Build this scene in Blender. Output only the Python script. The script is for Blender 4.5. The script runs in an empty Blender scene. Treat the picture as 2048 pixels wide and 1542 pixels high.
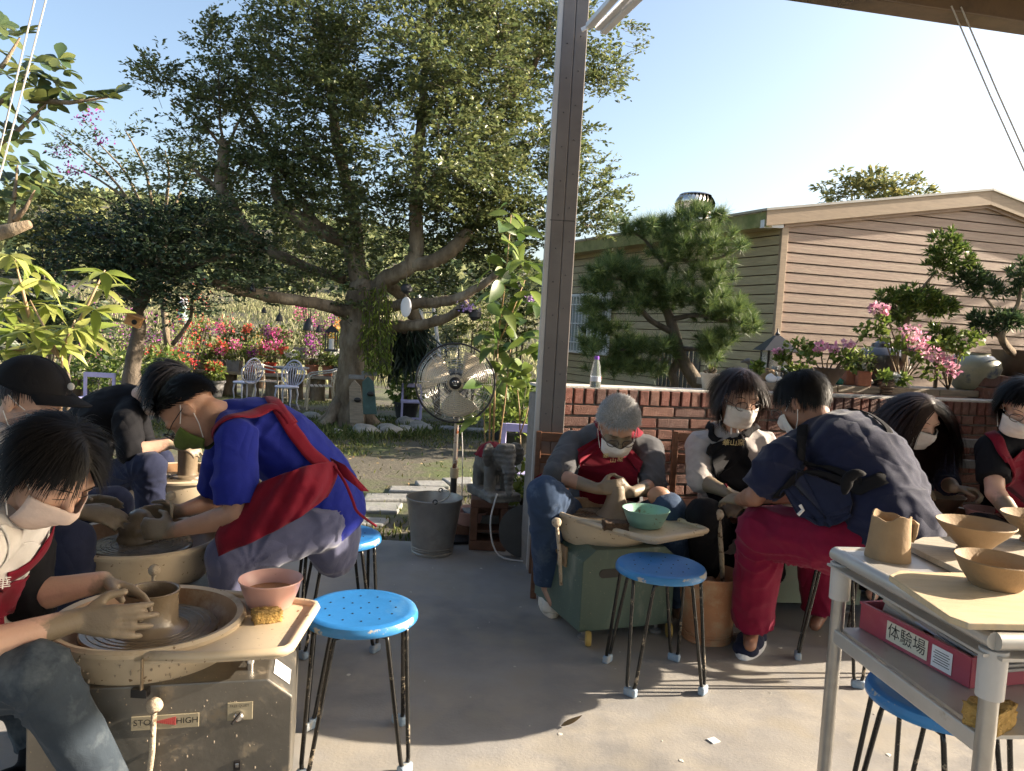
import bpy, bmesh, math, random
import numpy as np
from mathutils import Vector, Matrix
from mathutils.bvhtree import BVHTree

random.seed(11)
rng = np.random.default_rng(11)
sc = bpy.context.scene
col = sc.collection
rad = math.radians
V = Vector

# ------------------------------------------------------------------ camera
CAM_H, FPX, PITCH, ROLL = 1.30, 1500.0, 3.85, 3.15
cam_data = bpy.data.cameras.new('camera')
cam = bpy.data.objects.new('camera', cam_data)
col.objects.link(cam)
cam_data.sensor_width = 36.0
cam_data.lens = 36.0 * FPX / 2048.0
cam_data.clip_start = 0.02
cam_data.clip_end = 2000.0
CR = Matrix.Rotation(rad(90 - PITCH), 3, 'X') @ Matrix.Rotation(rad(ROLL), 3, 'Z')
cam.matrix_world = Matrix.Translation((0, 0, CAM_H)) @ CR.to_4x4()
sc.camera = cam

# ------------------------------------------------------------------ world, sun, exposure
SUN_AZ, SUN_EL = 81.0, 23.0            # azimuth clockwise from +Y (the view direction), elevation
world = bpy.data.worlds.new('World')
sc.world = world
world.use_nodes = True
wn = world.node_tree.nodes
wl = world.node_tree.links
wn.clear()
w_out = wn.new('ShaderNodeOutputWorld')
w_bg = wn.new('ShaderNodeBackground')
w_sky = wn.new('ShaderNodeTexSky')
w_sky.sky_type = 'NISHITA'
w_sky.sun_disc = False
w_sky.sun_elevation = rad(SUN_EL)
w_sky.sun_rotation = rad(SUN_AZ)
w_sky.air_density = 1.0
w_sky.dust_density = 2.9
w_sky.ozone_density = 0.8
w_bg.inputs['Strength'].default_value = 0.095
wl.new(w_sky.outputs[0], w_bg.inputs['Color'])
wl.new(w_bg.outputs[0], w_out.inputs['Surface'])
sun_d = bpy.data.lights.new('sun', 'SUN')
sun_d.energy = 5.0
sun_d.angle = rad(0.53)
sun_d.color = (1.0, 0.86, 0.68)
sun = bpy.data.objects.new('sun', sun_d)
col.objects.link(sun)
S_DIR = V((math.sin(rad(SUN_AZ)) * math.cos(rad(SUN_EL)), math.cos(rad(SUN_AZ)) * math.cos(rad(SUN_EL)), math.sin(rad(SUN_EL))))
sun.rotation_euler = S_DIR.to_track_quat('Z', 'Y').to_euler()
sun.location = S_DIR * 30
sc.view_settings.view_transform = 'Standard'
sc.view_settings.look = 'None'
sc.view_settings.exposure = 1.72
sc.view_settings.gamma = 1.0
sc.view_settings.use_curve_mapping = False
sc.render.engine = 'CYCLES'
sc.cycles.max_bounces = 5
sc.cycles.diffuse_bounces = 3
sc.cycles.glossy_bounces = 3
sc.cycles.use_adaptive_sampling = True
sc.cycles.adaptive_threshold = 0.02
sc.cycles.transparent_max_bounces = 12
sc.cycles.use_denoising = True

# ------------------------------------------------------------------ helpers
def ray(px, py):
    return CR @ V(((px - 1024) / FPX, -(py - 771) / FPX, -1.0))

def at(px, py, Y):
    """world point on the sight line of a photo pixel at forward distance Y"""
    d = ray(px, py)
    return V((0, 0, CAM_H)) + d * (Y / d.y)

def gnd(px, py, z=0.0):
    d = ray(px, py)
    return V((0, 0, CAM_H)) + d * ((z - CAM_H) / d.z)

def ppm(Y):
    return FPX / Y

def hash01(ix, iy, iz):
    h = (ix.astype(np.int64) * 374761393 + iy.astype(np.int64) * 668265263 + iz.astype(np.int64) * 2147483647) & 0xffffffff
    h = ((h ^ (h >> 13)) * 1274126177) & 0xffffffff
    h = h ^ (h >> 16)
    return (h & 0xffff) / 65535.0

def vnoise(p):
    """value noise in -1..1 for an (N,3) array"""
    p = np.asarray(p, dtype=float)
    i = np.floor(p).astype(np.int64)
    f = p - i
    f = f * f * (3 - 2 * f)
    r = 0
    for dx in (0, 1):
        wx = f[:, 0] if dx else 1 - f[:, 0]
        for dy in (0, 1):
            wy = f[:, 1] if dy else 1 - f[:, 1]
            for dz in (0, 1):
                wz = f[:, 2] if dz else 1 - f[:, 2]
                r = r + wx * wy * wz * hash01(i[:, 0] + dx, i[:, 1] + dy, i[:, 2] + dz)
    return r * 2 - 1

def frame(d, up=(0, 0, 1)):
    """3x3 matrix with columns x, y, z where z runs along d"""
    z = V(d).normalized()
    u = V(up)
    if abs(z.dot(u.normalized())) > 0.985:
        u = V((1, 0, 0)) if abs(z.x) < 0.9 else V((0, 1, 0))
    x = u.cross(z).normalized()
    y = z.cross(x)
    return Matrix((x, y, z)).transposed()

class MB:
    def __init__(s):
        s.v = []
        s.f = []
    def add(s, vs, fs):
        b = len(s.v)
        s.v.extend(tuple(v) for v in vs)
        s.f.extend(tuple(i + b for i in f) for f in fs)
        return s
    def box(s, c, size, rot=None):
        hx, hy, hz = size[0] / 2, size[1] / 2, size[2] / 2
        M = rot if rot is not None else Matrix.Identity(3)
        c = V(c)
        vs = [c + M @ V((x * hx, y * hy, z * hz)) for z in (-1, 1) for y in (-1, 1) for x in (-1, 1)]
        return s.add(vs, [(0, 2, 3, 1), (4, 5, 7, 6), (0, 1, 5, 4), (2, 6, 7, 3), (0, 4, 6, 2), (1, 3, 7, 5)])
    def bar(s, a, b, w, h, up=(0, 0, 1)):
        a, b = V(a), V(b)
        M = frame(b - a, up)
        return s.box((a + b) / 2, (w, h, (b - a).length), M)
    def tube(s, pts, r, n=8, cap=True, closed=False):
        pts = [V(p) for p in pts]
        m = len(pts)
        rs = r if isinstance(r, (list, tuple)) else [r] * m
        x = None
        vs = []
        for i, p in enumerate(pts):
            if closed:
                t = pts[(i + 1) % m] - pts[i - 1]
            else:
                t = pts[min(i + 1, m - 1)] - pts[max(i - 1, 0)]
            t = t.normalized() if t.length > 1e-9 else V((0, 0, 1))
            if x is None:
                x = frame(t).col[0].copy()
            x = x - t * x.dot(t)
            x = x.normalized() if x.length > 1e-6 else frame(t).col[0].copy()
            y = t.cross(x)
            for k in range(n):
                a = 2 * math.pi * k / n
                vs.append(p + (x * math.cos(a) + y * math.sin(a)) * rs[i])
        fs = []
        for i in range(m if closed else m - 1):
            j = (i + 1) % m
            for k in range(n):
                k2 = (k + 1) % n
                fs.append((i * n + k, i * n + k2, j * n + k2, j * n + k))
        if cap and not closed:
            fs.append(tuple(range(n - 1, -1, -1)))
            fs.append(tuple((m - 1) * n + k for k in range(n)))
        return s.add(vs, fs)
    def lathe(s, prof, n=24, M=None, c=(0, 0, 0), wob=0.0, caps=(True, True)):
        """prof: list of (r, z); surface of revolution about z"""
        c = V(c)
        vs, fs = [], []
        for (r, z) in prof:
            for k in range(n):
                a = 2 * math.pi * k / n
                w = 1 + wob * math.sin(2 * a + z * 9) + wob * .6 * math.sin(3 * a + 1 + z * 17)
                p = V((r * w * math.cos(a), r * w * math.sin(a), z))
                vs.append(c + (M @ p if M is not None else p))
        for i in range(len(prof) - 1):
            for k in range(n):
                k2 = (k + 1) % n
                fs.append((i * n + k, i * n + k2, (i + 1) * n + k2, (i + 1) * n + k))
        if prof[0][0] > 1e-6 and caps[0]:
            fs.append(tuple(range(n - 1, -1, -1)))
        if prof[-1][0] > 1e-6 and caps[1]:
            fs.append(tuple((len(prof) - 1) * n + k for k in range(n)))
        return s.add(vs, fs)
    def ell(s, c, r, M=None, nu=14, nv=9):
        c = V(c)
        vs, fs = [], []
        for j in range(1, nv):
            t = math.pi * j / nv
            for k in range(nu):
                a = 2 * math.pi * k / nu
                p = V((r[0] * math.sin(t) * math.cos(a), r[1] * math.sin(t) * math.sin(a), -r[2] * math.cos(t)))
                vs.append(c + (M @ p if M is not None else p))
        for e in (-1, 1):
            p = V((0, 0, e * r[2]))
            vs.append(c + (M @ p if M is not None else p))
        nb = (nv - 1) * nu
        for j in range(nv - 2):
            for k in range(nu):
                k2 = (k + 1) % nu
                fs.append((j * nu + k, j * nu + k2, (j + 1) * nu + k2, (j + 1) * nu + k))
        for k in range(nu):
            k2 = (k + 1) % nu
            fs.append((nb, k2, k))
            fs.append((nb + 1, (nv - 2) * nu + k, (nv - 2) * nu + k2))
        return s.add(vs, fs)
    def cap(s, a, b, ra, rb, n=12, flat_b=False, flat_a=False):
        """tapered capsule, closed"""
        a, b = V(a), V(b)
        d = b - a
        L = d.length
        if L < 1e-6:
            return s.ell(a, (ra, ra, ra))
        M = frame(d)
        prof = []
        if flat_a:
            prof.append((ra, 0))
        else:
            for i in range(5):
                t = math.pi / 2 * i / 4
                prof.append((max(1e-5, ra * math.sin(t)), -ra * math.cos(t)))
        if flat_b:
            prof.append((rb, L))
        else:
            for i in range(5):
                t = math.pi / 2 * i / 4
                prof.append((max(1e-5, rb * math.cos(t)), L + rb * math.sin(t)))
        return s.lathe(prof, n, M, a)
    def prism(s, outline, h, M=None, c=(0, 0, 0)):
        """outline: list of (x, y), extruded along local z from 0 to h"""
        c = V(c)
        n = len(outline)
        vs = []
        for z in (0, h):
            for (x, y) in outline:
                p = V((x, y, z))
                vs.append(c + (M @ p if M is not None else p))
        fs = [tuple(range(n - 1, -1, -1)), tuple(range(n, 2 * n))]
        for k in range(n):
            k2 = (k + 1) % n
            fs.append((k, k2, n + k2, n + k))
        return s.add(vs, fs)
    def grid(s, rows, flip=False):
        """rows: list of equally long point lists"""
        n = len(rows[0])
        vs = [p for r in rows for p in r]
        fs = []
        for i in range(len(rows) - 1):
            for k in range(n - 1):
                f = (i * n + k, i * n + k + 1, (i + 1) * n + k + 1, (i + 1) * n + k)
                fs.append(f[::-1] if flip else f)
        return s.add(vs, fs)
    def mesh(s, name):
        me = bpy.data.meshes.new(name)
        me.from_pydata([tuple(v) for v in s.v], [], s.f)
        me.update()
        return me
    def build(s, name, mat, parent=None, smooth=False, bevel=0.0, solid=0.0, sub=0, loc=None, rot=None, angle=35):
        o = bpy.data.objects.new(name, s.mesh(name))
        return finish(o, mat, parent, smooth, bevel, solid, sub, loc, rot, angle)

def finish(o, mat, parent=None, smooth=False, bevel=0.0, solid=0.0, sub=0, loc=None, rot=None, angle=35):
    col.objects.link(o)
    if mat is not None:
        o.data.materials.append(mat)
    if parent is not None:
        o.parent = parent
    if loc is not None:
        o.location = loc
    if rot is not None:
        o.rotation_euler = rot
    if solid:
        m = o.modifiers.new('solid', 'SOLIDIFY')
        m.thickness = solid
        m.offset = 0
    if sub:
        m = o.modifiers.new('sub', 'SUBSURF')
        m.levels = m.render_levels = sub
    if bevel:
        m = o.modifiers.new('bevel', 'BEVEL')
        m.width = bevel
        m.segments = 2
        m.limit_method = 'ANGLE'
    if smooth:
        if bevel or angle is None:
            o.data.shade_smooth()
        else:
            o.data.shade_smooth()
            try:
                o.data.set_sharp_from_angle(angle=rad(angle))
            except Exception:
                pass
    return o

def arr_mesh(name, verts, faces):
    """fast mesh from numpy arrays: verts (N,3), faces (M,k)"""
    me = bpy.data.meshes.new(name)
    verts = np.asarray(verts, dtype=np.float32)
    faces = np.asarray(faces, dtype=np.int32)
    k = faces.shape[1]
    me.vertices.add(len(verts))
    me.vertices.foreach_set('co', verts.ravel())
    me.loops.add(faces.size)
    me.loops.foreach_set('vertex_index', faces.ravel())
    me.polygons.add(len(faces))
    me.polygons.foreach_set('loop_start', np.arange(0, faces.size, k, dtype=np.int32))
    me.update(calc_edges=True)
    me.validate()
    return me

def tag(o, label=None, cat=None, group=None, kind=None):
    if label:
        o['label'] = label
    if cat:
        o['category'] = cat
    if group:
        o['group'] = group
    if kind:
        o['kind'] = kind
    return o

def thing(name, loc, label, cat, group=None, rz=0.0):
    o = bpy.data.objects.new(name, None)
    o.empty_display_size = 0.05
    col.objects.link(o)
    o.location = loc
    o.rotation_euler = (0, 0, rz)
    return tag(o, label, cat, group)

def copy_tree(o, parent=None):
    c = o.copy()
    col.objects.link(c)
    c.parent = parent
    for ch in list(o.children):
        copy_tree(ch, c)
    return c

def wthing(name, loc, label, cat, group=None):
    """thing whose parts are given in world coordinates"""
    o = thing(name, loc, label, cat, group)
    o.matrix_world = Matrix.Translation(loc)
    return o

def adopt(o, parent):
    """parent a mesh built in world coordinates without moving it"""
    o.parent = parent
    o.matrix_parent_inverse = Matrix.Translation(-V(parent.location))
    return o

# ------------------------------------------------------------------ materials
def nd(nt, kind, **kw):
    n = nt.nodes.new(kind)
    for k, v in kw.items():
        if k in n.inputs:
            n.inputs[k].default_value = v
        else:
            setattr(n, k, v)
    return n

def ramp(nt, fac, a, b):
    r = nt.nodes.new('ShaderNodeMapRange')
    r.inputs['From Min'].default_value = a
    r.inputs['From Max'].default_value = b
    nt.links.new(fac, r.inputs['Value'])
    return r.outputs['Result']

def mixc(nt, fac, a, b, blend='MIX'):
    m = nt.nodes.new('ShaderNodeMix')
    m.data_type = 'RGBA'
    m.blend_type = blend
    for sock, val in ((m.inputs['Factor'], fac), (m.inputs['A'], a), (m.inputs['B'], b)):
        if hasattr(val, 'is_output') or isinstance(val, bpy.types.NodeSocket):
            nt.links.new(val, sock)
        elif isinstance(val, (int, float)):
            sock.default_value = val
        else:
            sock.default_value = (*val[:3], 1.0)
    return m.outputs['Result']

def mat(name, colr, rough=0.6, metal=0.0, var=0.12, scale=6.0, bump=0.0, bscale=None, col2=None, amt2=(0.55, 0.7),
        scale2=4.0, rough2=None, stretch=(1, 1, 1), spec=0.5, island=0.0, coat=0.0, trans=0.0, sheen=0.0, attr=None, attrcol=None, speck=None):
    m = bpy.data.materials.new(name)
    m.use_nodes = True
    nt = m.node_tree
    b = nt.nodes['Principled BSDF']
    b.inputs['Roughness'].default_value = rough
    b.inputs['Metallic'].default_value = metal
    b.inputs['Specular IOR Level'].default_value = spec
    if coat:
        b.inputs['Coat Weight'].default_value = coat
        b.inputs['Coat Roughness'].default_value = 0.15
    if trans:
        b.inputs['Transmission Weight'].default_value = trans
    if sheen:
        b.inputs['Sheen Weight'].default_value = sheen
        b.inputs['Sheen Roughness'].default_value = 0.5
    tc = nt.nodes.new('ShaderNodeTexCoord')
    mp = nt.nodes.new('ShaderNodeMapping')
    mp.inputs['Scale'].default_value = stretch
    nt.links.new(tc.outputs['Object'], mp.inputs['Vector'])
    vec = mp.outputs['Vector']
    n1 = nd(nt, 'ShaderNodeTexNoise', Scale=scale, Detail=5.0, Roughness=0.62)
    nt.links.new(vec, n1.inputs['Vector'])
    lo = tuple(max(0, c * (1 - var)) for c in colr[:3])
    hi = tuple(min(1, c * (1 + var)) for c in colr[:3])
    c = mixc(nt, ramp(nt, n1.outputs['Fac'], 0.3, 0.7), lo, hi)
    if island:
        g = nt.nodes.new('ShaderNodeNewGeometry')
        hs = nt.nodes.new('ShaderNodeHueSaturation')
        nt.links.new(c, hs.inputs['Color'])
        nt.links.new(ramp2(nt, g.outputs['Random Per Island'], 1 - island, 1 + island), hs.inputs['Value'])
        c = hs.outputs['Color']
    if col2 is not None:
        n2 = nd(nt, 'ShaderNodeTexNoise', Scale=scale2, Detail=6.0, Roughness=0.68)
        nt.links.new(vec, n2.inputs['Vector'])
        f2 = ramp(nt, n2.outputs['Fac'], *amt2)
        c = mixc(nt, f2, c, col2)
        if rough2 is not None:
            mr = nt.nodes.new('ShaderNodeMapRange')
            mr.inputs['To Min'].default_value = rough
            mr.inputs['To Max'].default_value = rough2
            nt.links.new(f2, mr.inputs['Value'])
            nt.links.new(mr.outputs['Result'], b.inputs['Roughness'])
    if speck is not None:
        for sc_, th_ in ((speck[1], speck[2]), (speck[1] * .35, speck[2] + .045)):
            n4 = nd(nt, 'ShaderNodeTexNoise', Scale=sc_, Detail=2.0, Roughness=.5)
            nt.links.new(tc.outputs['Object'], n4.inputs['Vector'])
            c = mixc(nt, ramp(nt, n4.outputs['Fac'], th_, th_ + (speck[3] if len(speck) > 3 else .025)), c, speck[0])
    if attr:
        an = nt.nodes.new('ShaderNodeAttribute')
        an.attribute_name = attr
        n3 = nd(nt, 'ShaderNodeTexNoise', Scale=24.0, Detail=5.0, Roughness=.65)
        nt.links.new(tc.outputs['Object'], n3.inputs['Vector'])
        ad = nt.nodes.new('ShaderNodeMath')
        ad.operation = 'ADD'
        nt.links.new(an.outputs['Fac'], ad.inputs[0])
        nt.links.new(n3.outputs['Fac'], ad.inputs[1])
        c = mixc(nt, ramp(nt, ad.outputs[0], 0.86, 1.2), c, attrcol)
    nt.links.new(c, b.inputs['Base Color'])
    if bump:
        nb = nd(nt, 'ShaderNodeTexNoise', Scale=bscale or scale * 4, Detail=6.0, Roughness=0.6)
        nt.links.new(vec, nb.inputs['Vector'])
        bp = nt.nodes.new('ShaderNodeBump')
        bp.inputs['Strength'].default_value = bump
        bp.inputs['Distance'].default_value = 0.02
        nt.links.new(nb.outputs['Fac'], bp.inputs['Height'])
        nt.links.new(bp.outputs['Normal'], b.inputs['Normal'])
    return m

def ramp2(nt, fac, lo, hi):
    r = nt.nodes.new('ShaderNodeMapRange')
    r.inputs['To Min'].default_value = lo
    r.inputs['To Max'].default_value = hi
    nt.links.new(fac, r.inputs['Value'])
    return r.outputs['Result']

def leafmat(name, colr, col2, transl=0.35, rough=0.45, spec=0.4, val=0.35, share=0.5):
    """thin leaf: two tints chosen leaf by leaf, lets light through"""
    m = bpy.data.materials.new(name)
    m.use_nodes = True
    nt = m.node_tree
    b = nt.nodes['Principled BSDF']
    out = nt.nodes['Material Output']
    g = nt.nodes.new('ShaderNodeNewGeometry')
    oi = nt.nodes.new('ShaderNodeObjectInfo')
    ad = nt.nodes.new('ShaderNodeMath')
    ad.operation = 'ADD'
    nt.links.new(g.outputs['Random Per Island'], ad.inputs[0])
    nt.links.new(oi.outputs['Random'], ad.inputs[1])
    fr = nt.nodes.new('ShaderNodeMath')
    fr.operation = 'FRACT'
    nt.links.new(ad.outputs[0], fr.inputs[0])
    r = fr.outputs[0]
    c = mixc(nt, ramp(nt, r, share - 0.35, share + 0.35), colr, col2)
    hs = nt.nodes.new('ShaderNodeHueSaturation')
    mul = nt.nodes.new('ShaderNodeMath')
    mul.operation = 'MULTIPLY'
    mul.inputs[1].default_value = 7.31
    nt.links.new(r, mul.inputs[0])
    f2 = nt.nodes.new('ShaderNodeMath')
    f2.operation = 'FRACT'
    nt.links.new(mul.outputs[0], f2.inputs[0])
    nt.links.new(ramp2(nt, f2.outputs[0], 1 - val, 1 + val), hs.inputs['Value'])
    nt.links.new(c, hs.inputs['Color'])
    c = hs.outputs['Color']
    nt.links.new(c, b.inputs['Base Color'])
    b.inputs['Roughness'].default_value = rough
    b.inputs['Specular IOR Level'].default_value = spec
    t = nt.nodes.new('ShaderNodeBsdfTranslucent')
    nt.links.new(c, t.inputs['Color'])
    mx = nt.nodes.new('ShaderNodeMixShader')
    mx.inputs['Fac'].default_value = transl
    nt.links.new(b.outputs[0], mx.inputs[1])
    nt.links.new(t.outputs[0], mx.inputs[2])
    nt.links.new(mx.outputs[0], out.inputs['Surface'])
    return m

def text_mesh(txt, size, name='lettering', thick=0.0):
    cu = bpy.data.curves.new(name, 'FONT')
    cu.body = txt
    cu.size = size
    cu.extrude = thick
    cu.align_x = 'CENTER'
    cu.align_y = 'CENTER'
    cu.resolution_u = 3
    o = bpy.data.objects.new(name, cu)
    col.objects.link(o)
    dg = bpy.context.evaluated_depsgraph_get()
    me = bpy.data.meshes.new_from_object(o.evaluated_get(dg))
    me.name = name
    bpy.data.objects.remove(o)
    bpy.data.curves.remove(cu)
    return me

def place_mesh(me, name, M3, origin, material, parent):
    """mesh data placed by matrix (columns x, y, z) into world coordinates"""
    me.transform(Matrix.Translation(origin) @ M3.to_4x4())
    o = bpy.data.objects.new(name, me)
    col.objects.link(o)
    o.data.materials.clear()
    o.data.materials.append(material)
    if parent is not None:
        adopt(o, parent)
    return o

def leaves_arr(pos, along, nrm, length, width, fold=0.25, bend=0.0):
    """leaf blades (two triangles folded on the midrib) as arrays: pos, along, nrm (N,3); length, width (N,)"""
    pos = np.asarray(pos, float)
    along = along / np.maximum(1e-9, np.linalg.norm(along, axis=1, keepdims=True))
    side = np.cross(along, nrm)
    side /= np.maximum(1e-9, np.linalg.norm(side, axis=1, keepdims=True))
    up = np.cross(side, along)
    L = np.asarray(length)[:, None]
    W = np.asarray(width)[:, None] * 0.5
    base = pos
    tip = pos + along * L - up * (bend * L)
    mid = pos + along * L * 0.5 + up * (fold * W)
    l = mid + side * W
    r = mid - side * W
    n = len(pos)
    v = np.stack([base, l, tip, r], axis=1).reshape(-1, 3)
    i = np.arange(n)[:, None] * 4
    f = np.concatenate([i + np.array([[0, 1, 2]]), i + np.array([[0, 2, 3]])], axis=0)
    return v, f

def rand_unit(n):
    a = rng.normal(size=(n, 3))
    return a / np.linalg.norm(a, axis=1, keepdims=True)
# ------------------------------------------------------------------ shared materials
M_ = {}
M_['concrete'] = mat('concrete', (0.262, 0.252, 0.242), 0.5, var=0.28, scale=1.7, bump=0.10, bscale=90, col2=(0.36, 0.33, 0.285), amt2=(0.46, 0.72), scale2=3.6, rough2=0.85, speck=((0.30, 0.275, 0.235), 5.0, .50, .22))
M_['stone'] = mat('stone_slab', (0.235, 0.235, 0.225), 0.85, var=0.22, scale=9, bump=0.5, bscale=40, col2=(0.2, 0.22, 0.17), amt2=(0.56, 0.72))
M_['rock'] = mat('rock', (0.3, 0.29, 0.26), 0.9, var=0.3, scale=7, bump=0.7, bscale=25)
M_['bark'] = mat('bark', (0.19, 0.145, 0.10), 0.95, var=0.45, scale=9, bump=1.0, bscale=26, stretch=(1, 1, 0.4), col2=(0.36, 0.30, 0.22), amt2=(0.48, 0.7), scale2=4, spec=.2)
M_['bark_dark'] = mat('bark_dark', (0.12, 0.095, 0.07), 0.9, var=0.35, scale=14, bump=0.9, bscale=40, stretch=(1, 1, 0.4))
M_['steel'] = mat('painted_steel', (0.155, 0.135, 0.125), 0.5, var=0.14, scale=5, bump=0.05, col2=(0.2, 0.18, 0.165), amt2=(0.5, 0.75), scale2=3)
M_['steel_pale'] = mat('pale_steel', (0.5, 0.48, 0.46), 0.5, var=0.08, scale=5, col2=(0.3, 0.27, 0.24), amt2=(0.62, 0.75))
M_['white_paint'] = mat('white_paint', (0.72, 0.72, 0.74), 0.45, var=0.06, col2=(0.5, 0.48, 0.45), amt2=(0.6, 0.8))
M_['lavender'] = mat('lavender_paint', (0.46, 0.43, 0.66), 0.5, var=0.08, col2=(0.6, 0.58, 0.72), amt2=(0.6, 0.75))
M_['chrome'] = mat('chrome', (0.62, 0.6, 0.57), 0.22, metal=1.0, var=0.1, scale=30)
M_['dark_metal'] = mat('dark_metal', (0.05, 0.05, 0.052), 0.4, metal=0.6, var=0.2)
M_['roof_sheet'] = mat('roof_sheet', (0.45, 0.42, 0.37), 0.5, var=0.1)
M_['siding'] = mat('siding', (0.325, 0.218, 0.155), 0.62, var=0.16, scale=3.2, stretch=(1.2, 1.2, 14), bump=0.25, bscale=8, col2=(0.38, 0.275, 0.19), amt2=(0.5, 0.66), scale2=2.2)
M_['siding_side'] = mat('siding_side', (0.36, 0.29, 0.165), 0.65, var=0.16, scale=3.2, stretch=(1.2, 1.2, 14), bump=0.25, bscale=8, col2=(0.42, 0.34, 0.2), amt2=(0.5, 0.66), scale2=2.2)
M_['fascia'] = mat('fascia', (0.35, 0.25, 0.16), 0.6, var=0.14, scale=3, stretch=(2, 2, 14))
M_['mossy'] = mat('mossy_fascia', (0.3, 0.29, 0.12), 0.85, var=0.3, scale=5, col2=(0.16, 0.18, 0.06), amt2=(0.45, 0.65), bump=0.3)
M_['mortar'] = mat('mortar', (0.27, 0.245, 0.22), 0.95, var=0.15, scale=20, bump=0.5, bscale=120)
M_['mortar_pale'] = mat('mortar_pale', (0.58, 0.55, 0.5), 0.95, var=0.15, scale=20, bump=0.5, bscale=90)
M_['terracotta'] = mat('terracotta', (0.42, 0.16, 0.09), 0.8, var=0.2, scale=12, bump=0.2, col2=(0.5, 0.34, 0.26), amt2=(0.6, 0.75))
M_['brown_pot'] = mat('brown_pot', (0.13, 0.085, 0.055), 0.5, var=0.25, scale=9, bump=0.15)
M_['grey_pot'] = mat('grey_pot', (0.2, 0.195, 0.19), 0.75, var=0.25, scale=9, bump=0.3)
M_['black_pot'] = mat('black_pot', (0.03, 0.03, 0.03), 0.5, var=0.3)
M_['soil'] = mat('soil', (0.07, 0.05, 0.035), 0.95, var=0.4, scale=40, bump=0.8)
M_['old_wood'] = mat('old_wood', (0.3, 0.25, 0.19), 0.8, var=0.25, scale=6, stretch=(1, 1, 8), bump=0.4, bscale=20)
M_['wood_brown'] = mat('wood_brown', (0.16, 0.07, 0.035), 0.45, var=0.25, scale=6, stretch=(1, 1, 8), bump=0.1)
M_['plastic_red'] = mat('plastic_red', (0.55, 0.06, 0.03), 0.4, var=0.08)
M_['cord'] = mat('cord', (0.6, 0.58, 0.56), 0.6, var=0.05)
BRICKS = [mat('brick_tone', c, 0.9, var=0.22, scale=26, bump=0.6, bscale=130, col2=c2, amt2=(0.58, 0.72), scale2=14)
          for c, c2 in (((0.19, 0.088, 0.064), (0.30, 0.22, 0.185)), ((0.15, 0.08, 0.065), (0.31, 0.24, 0.21)), ((0.225, 0.112, 0.082), (0.32, 0.24, 0.205)), ((0.185, 0.068, 0.05), (0.29, 0.2, 0.17)))]

# ------------------------------------------------------------------ floor slab and ground
SLAB_Y = 4.55
sl = MB().box((1.0, (SLAB_Y - 6) / 2, -0.06), (18, SLAB_Y + 6, 0.12)).build('concrete_floor', M_['concrete'], bevel=0.01)
tag(sl, kind='structure')
def gz(x, y):
    """height of the garden, the field and the hill"""
    z = -0.06 - 0.02 * max(0.0, min(y, 19) - 4.5)
    if y > 19:
        t = y - 19
        z += 0.115 * t * (1 - math.exp(-t / 9)) if y < 80 else 0.115 * 61
    if y > 60:
        hx = (x + 75) / 85.0
        z += 21 * math.exp(-hx * hx) * (1 - math.exp(-((y - 60) / 70) ** 2))
    return z
M_['ground'] = mat('ground', (0.085, 0.075, 0.055), 0.95, var=0.3, scale=1.6, bump=0.9, bscale=24, col2=(0.075, 0.095, 0.03), amt2=(0.46, 0.62), scale2=0.9)
def ground_mesh():
    ys = [-60, -20, -6, -1, 2, 4.40] + [4.5 + 0.25 * i for i in range(1, 60)] + [19.6 + 1.2 * i for i in range(20)] + [44 + 4 * i for i in range(40)] + [205 + 25 * i for i in range(16)]
    xs = [-400, -300, -220, -160] + [-130 + 6 * i for i in range(18)] + [-22 + 0.8 * i for i in range(56)] + [24 + 6 * i for i in range(16)] + [125, 180, 260, 400]
    P = []
    for y in ys:
        row = []
        for x in xs:
            z = gz(x, y) if y > 4.45 else -0.14
            row.append((x, y, z))
        P.append(row)
    m = MB()
    m.grid(P)
    a = np.array(m.v)
    near = (a[:, 1] > 4.5) & (a[:, 1] < 40)
    a[near, 2] += 0.018 * vnoise(a[near] * 1.7) + 0.01 * vnoise(a[near] * 5)
    far = a[:, 1] > 60
    a[far, 2] += 2.2 * vnoise(a[far] * 0.06) + 0.9 * vnoise(a[far] * 0.2)
    m.v = [tuple(p) for p in a]
    return m
gr = ground_mesh().build('ground', M_['ground'], smooth=True, angle=None)
tag(gr, kind='structure')

# short turf and weeds
def blades(n, xr, yr, h, w, dens, lean=0.5):
    x = rng.uniform(*xr, n * 3)
    y = rng.uniform(*yr, n * 3)
    k = dens(x, y) > rng.random(n * 3)
    x, y = x[k][:n], y[k][:n]
    z = np.array([gz(a, b) for a, b in zip(x, y)])
    m = len(x)
    d = np.stack([rng.normal(0, lean, m), rng.normal(0, lean, m), np.ones(m)], 1)
    nn = rand_unit(m)
    L = h * rng.uniform(0.5, 1.4, m)
    return leaves_arr(np.stack([x, y, z], 1), d, nn, L, w * rng.uniform(0.6, 1.4, m), 0.3, 0.15)
def turf_d(x, y):
    p = np.stack([x * 0.9, y * 0.9, 0 * x], 1)
    p2 = np.stack([x * 3.1, y * 3.1, 0 * x + 5], 1)
    return np.clip(0.25 + 0.9 * vnoise(p) + 0.35 * vnoise(p2), 0.02, 1) * np.clip(1.35 - (y - 4.5) / 14, 0.3, 1)
v1, f1 = blades(34000, (-6.5, 4), (4.62, 15.5), 0.05, 0.012, turf_d)
M_['grass'] = leafmat('grass_blade', (0.07, 0.11, 0.025), (0.18, 0.17, 0.06), 0.3, 0.6, 0.2, 0.4, 0.55)
o = bpy.data.objects.new('grass', arr_mesh('grass', v1, f1)); finish(o, M_['grass']); tag(o, 'short patchy grass growing in the shaded yard', 'grass', kind='stuff')
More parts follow.
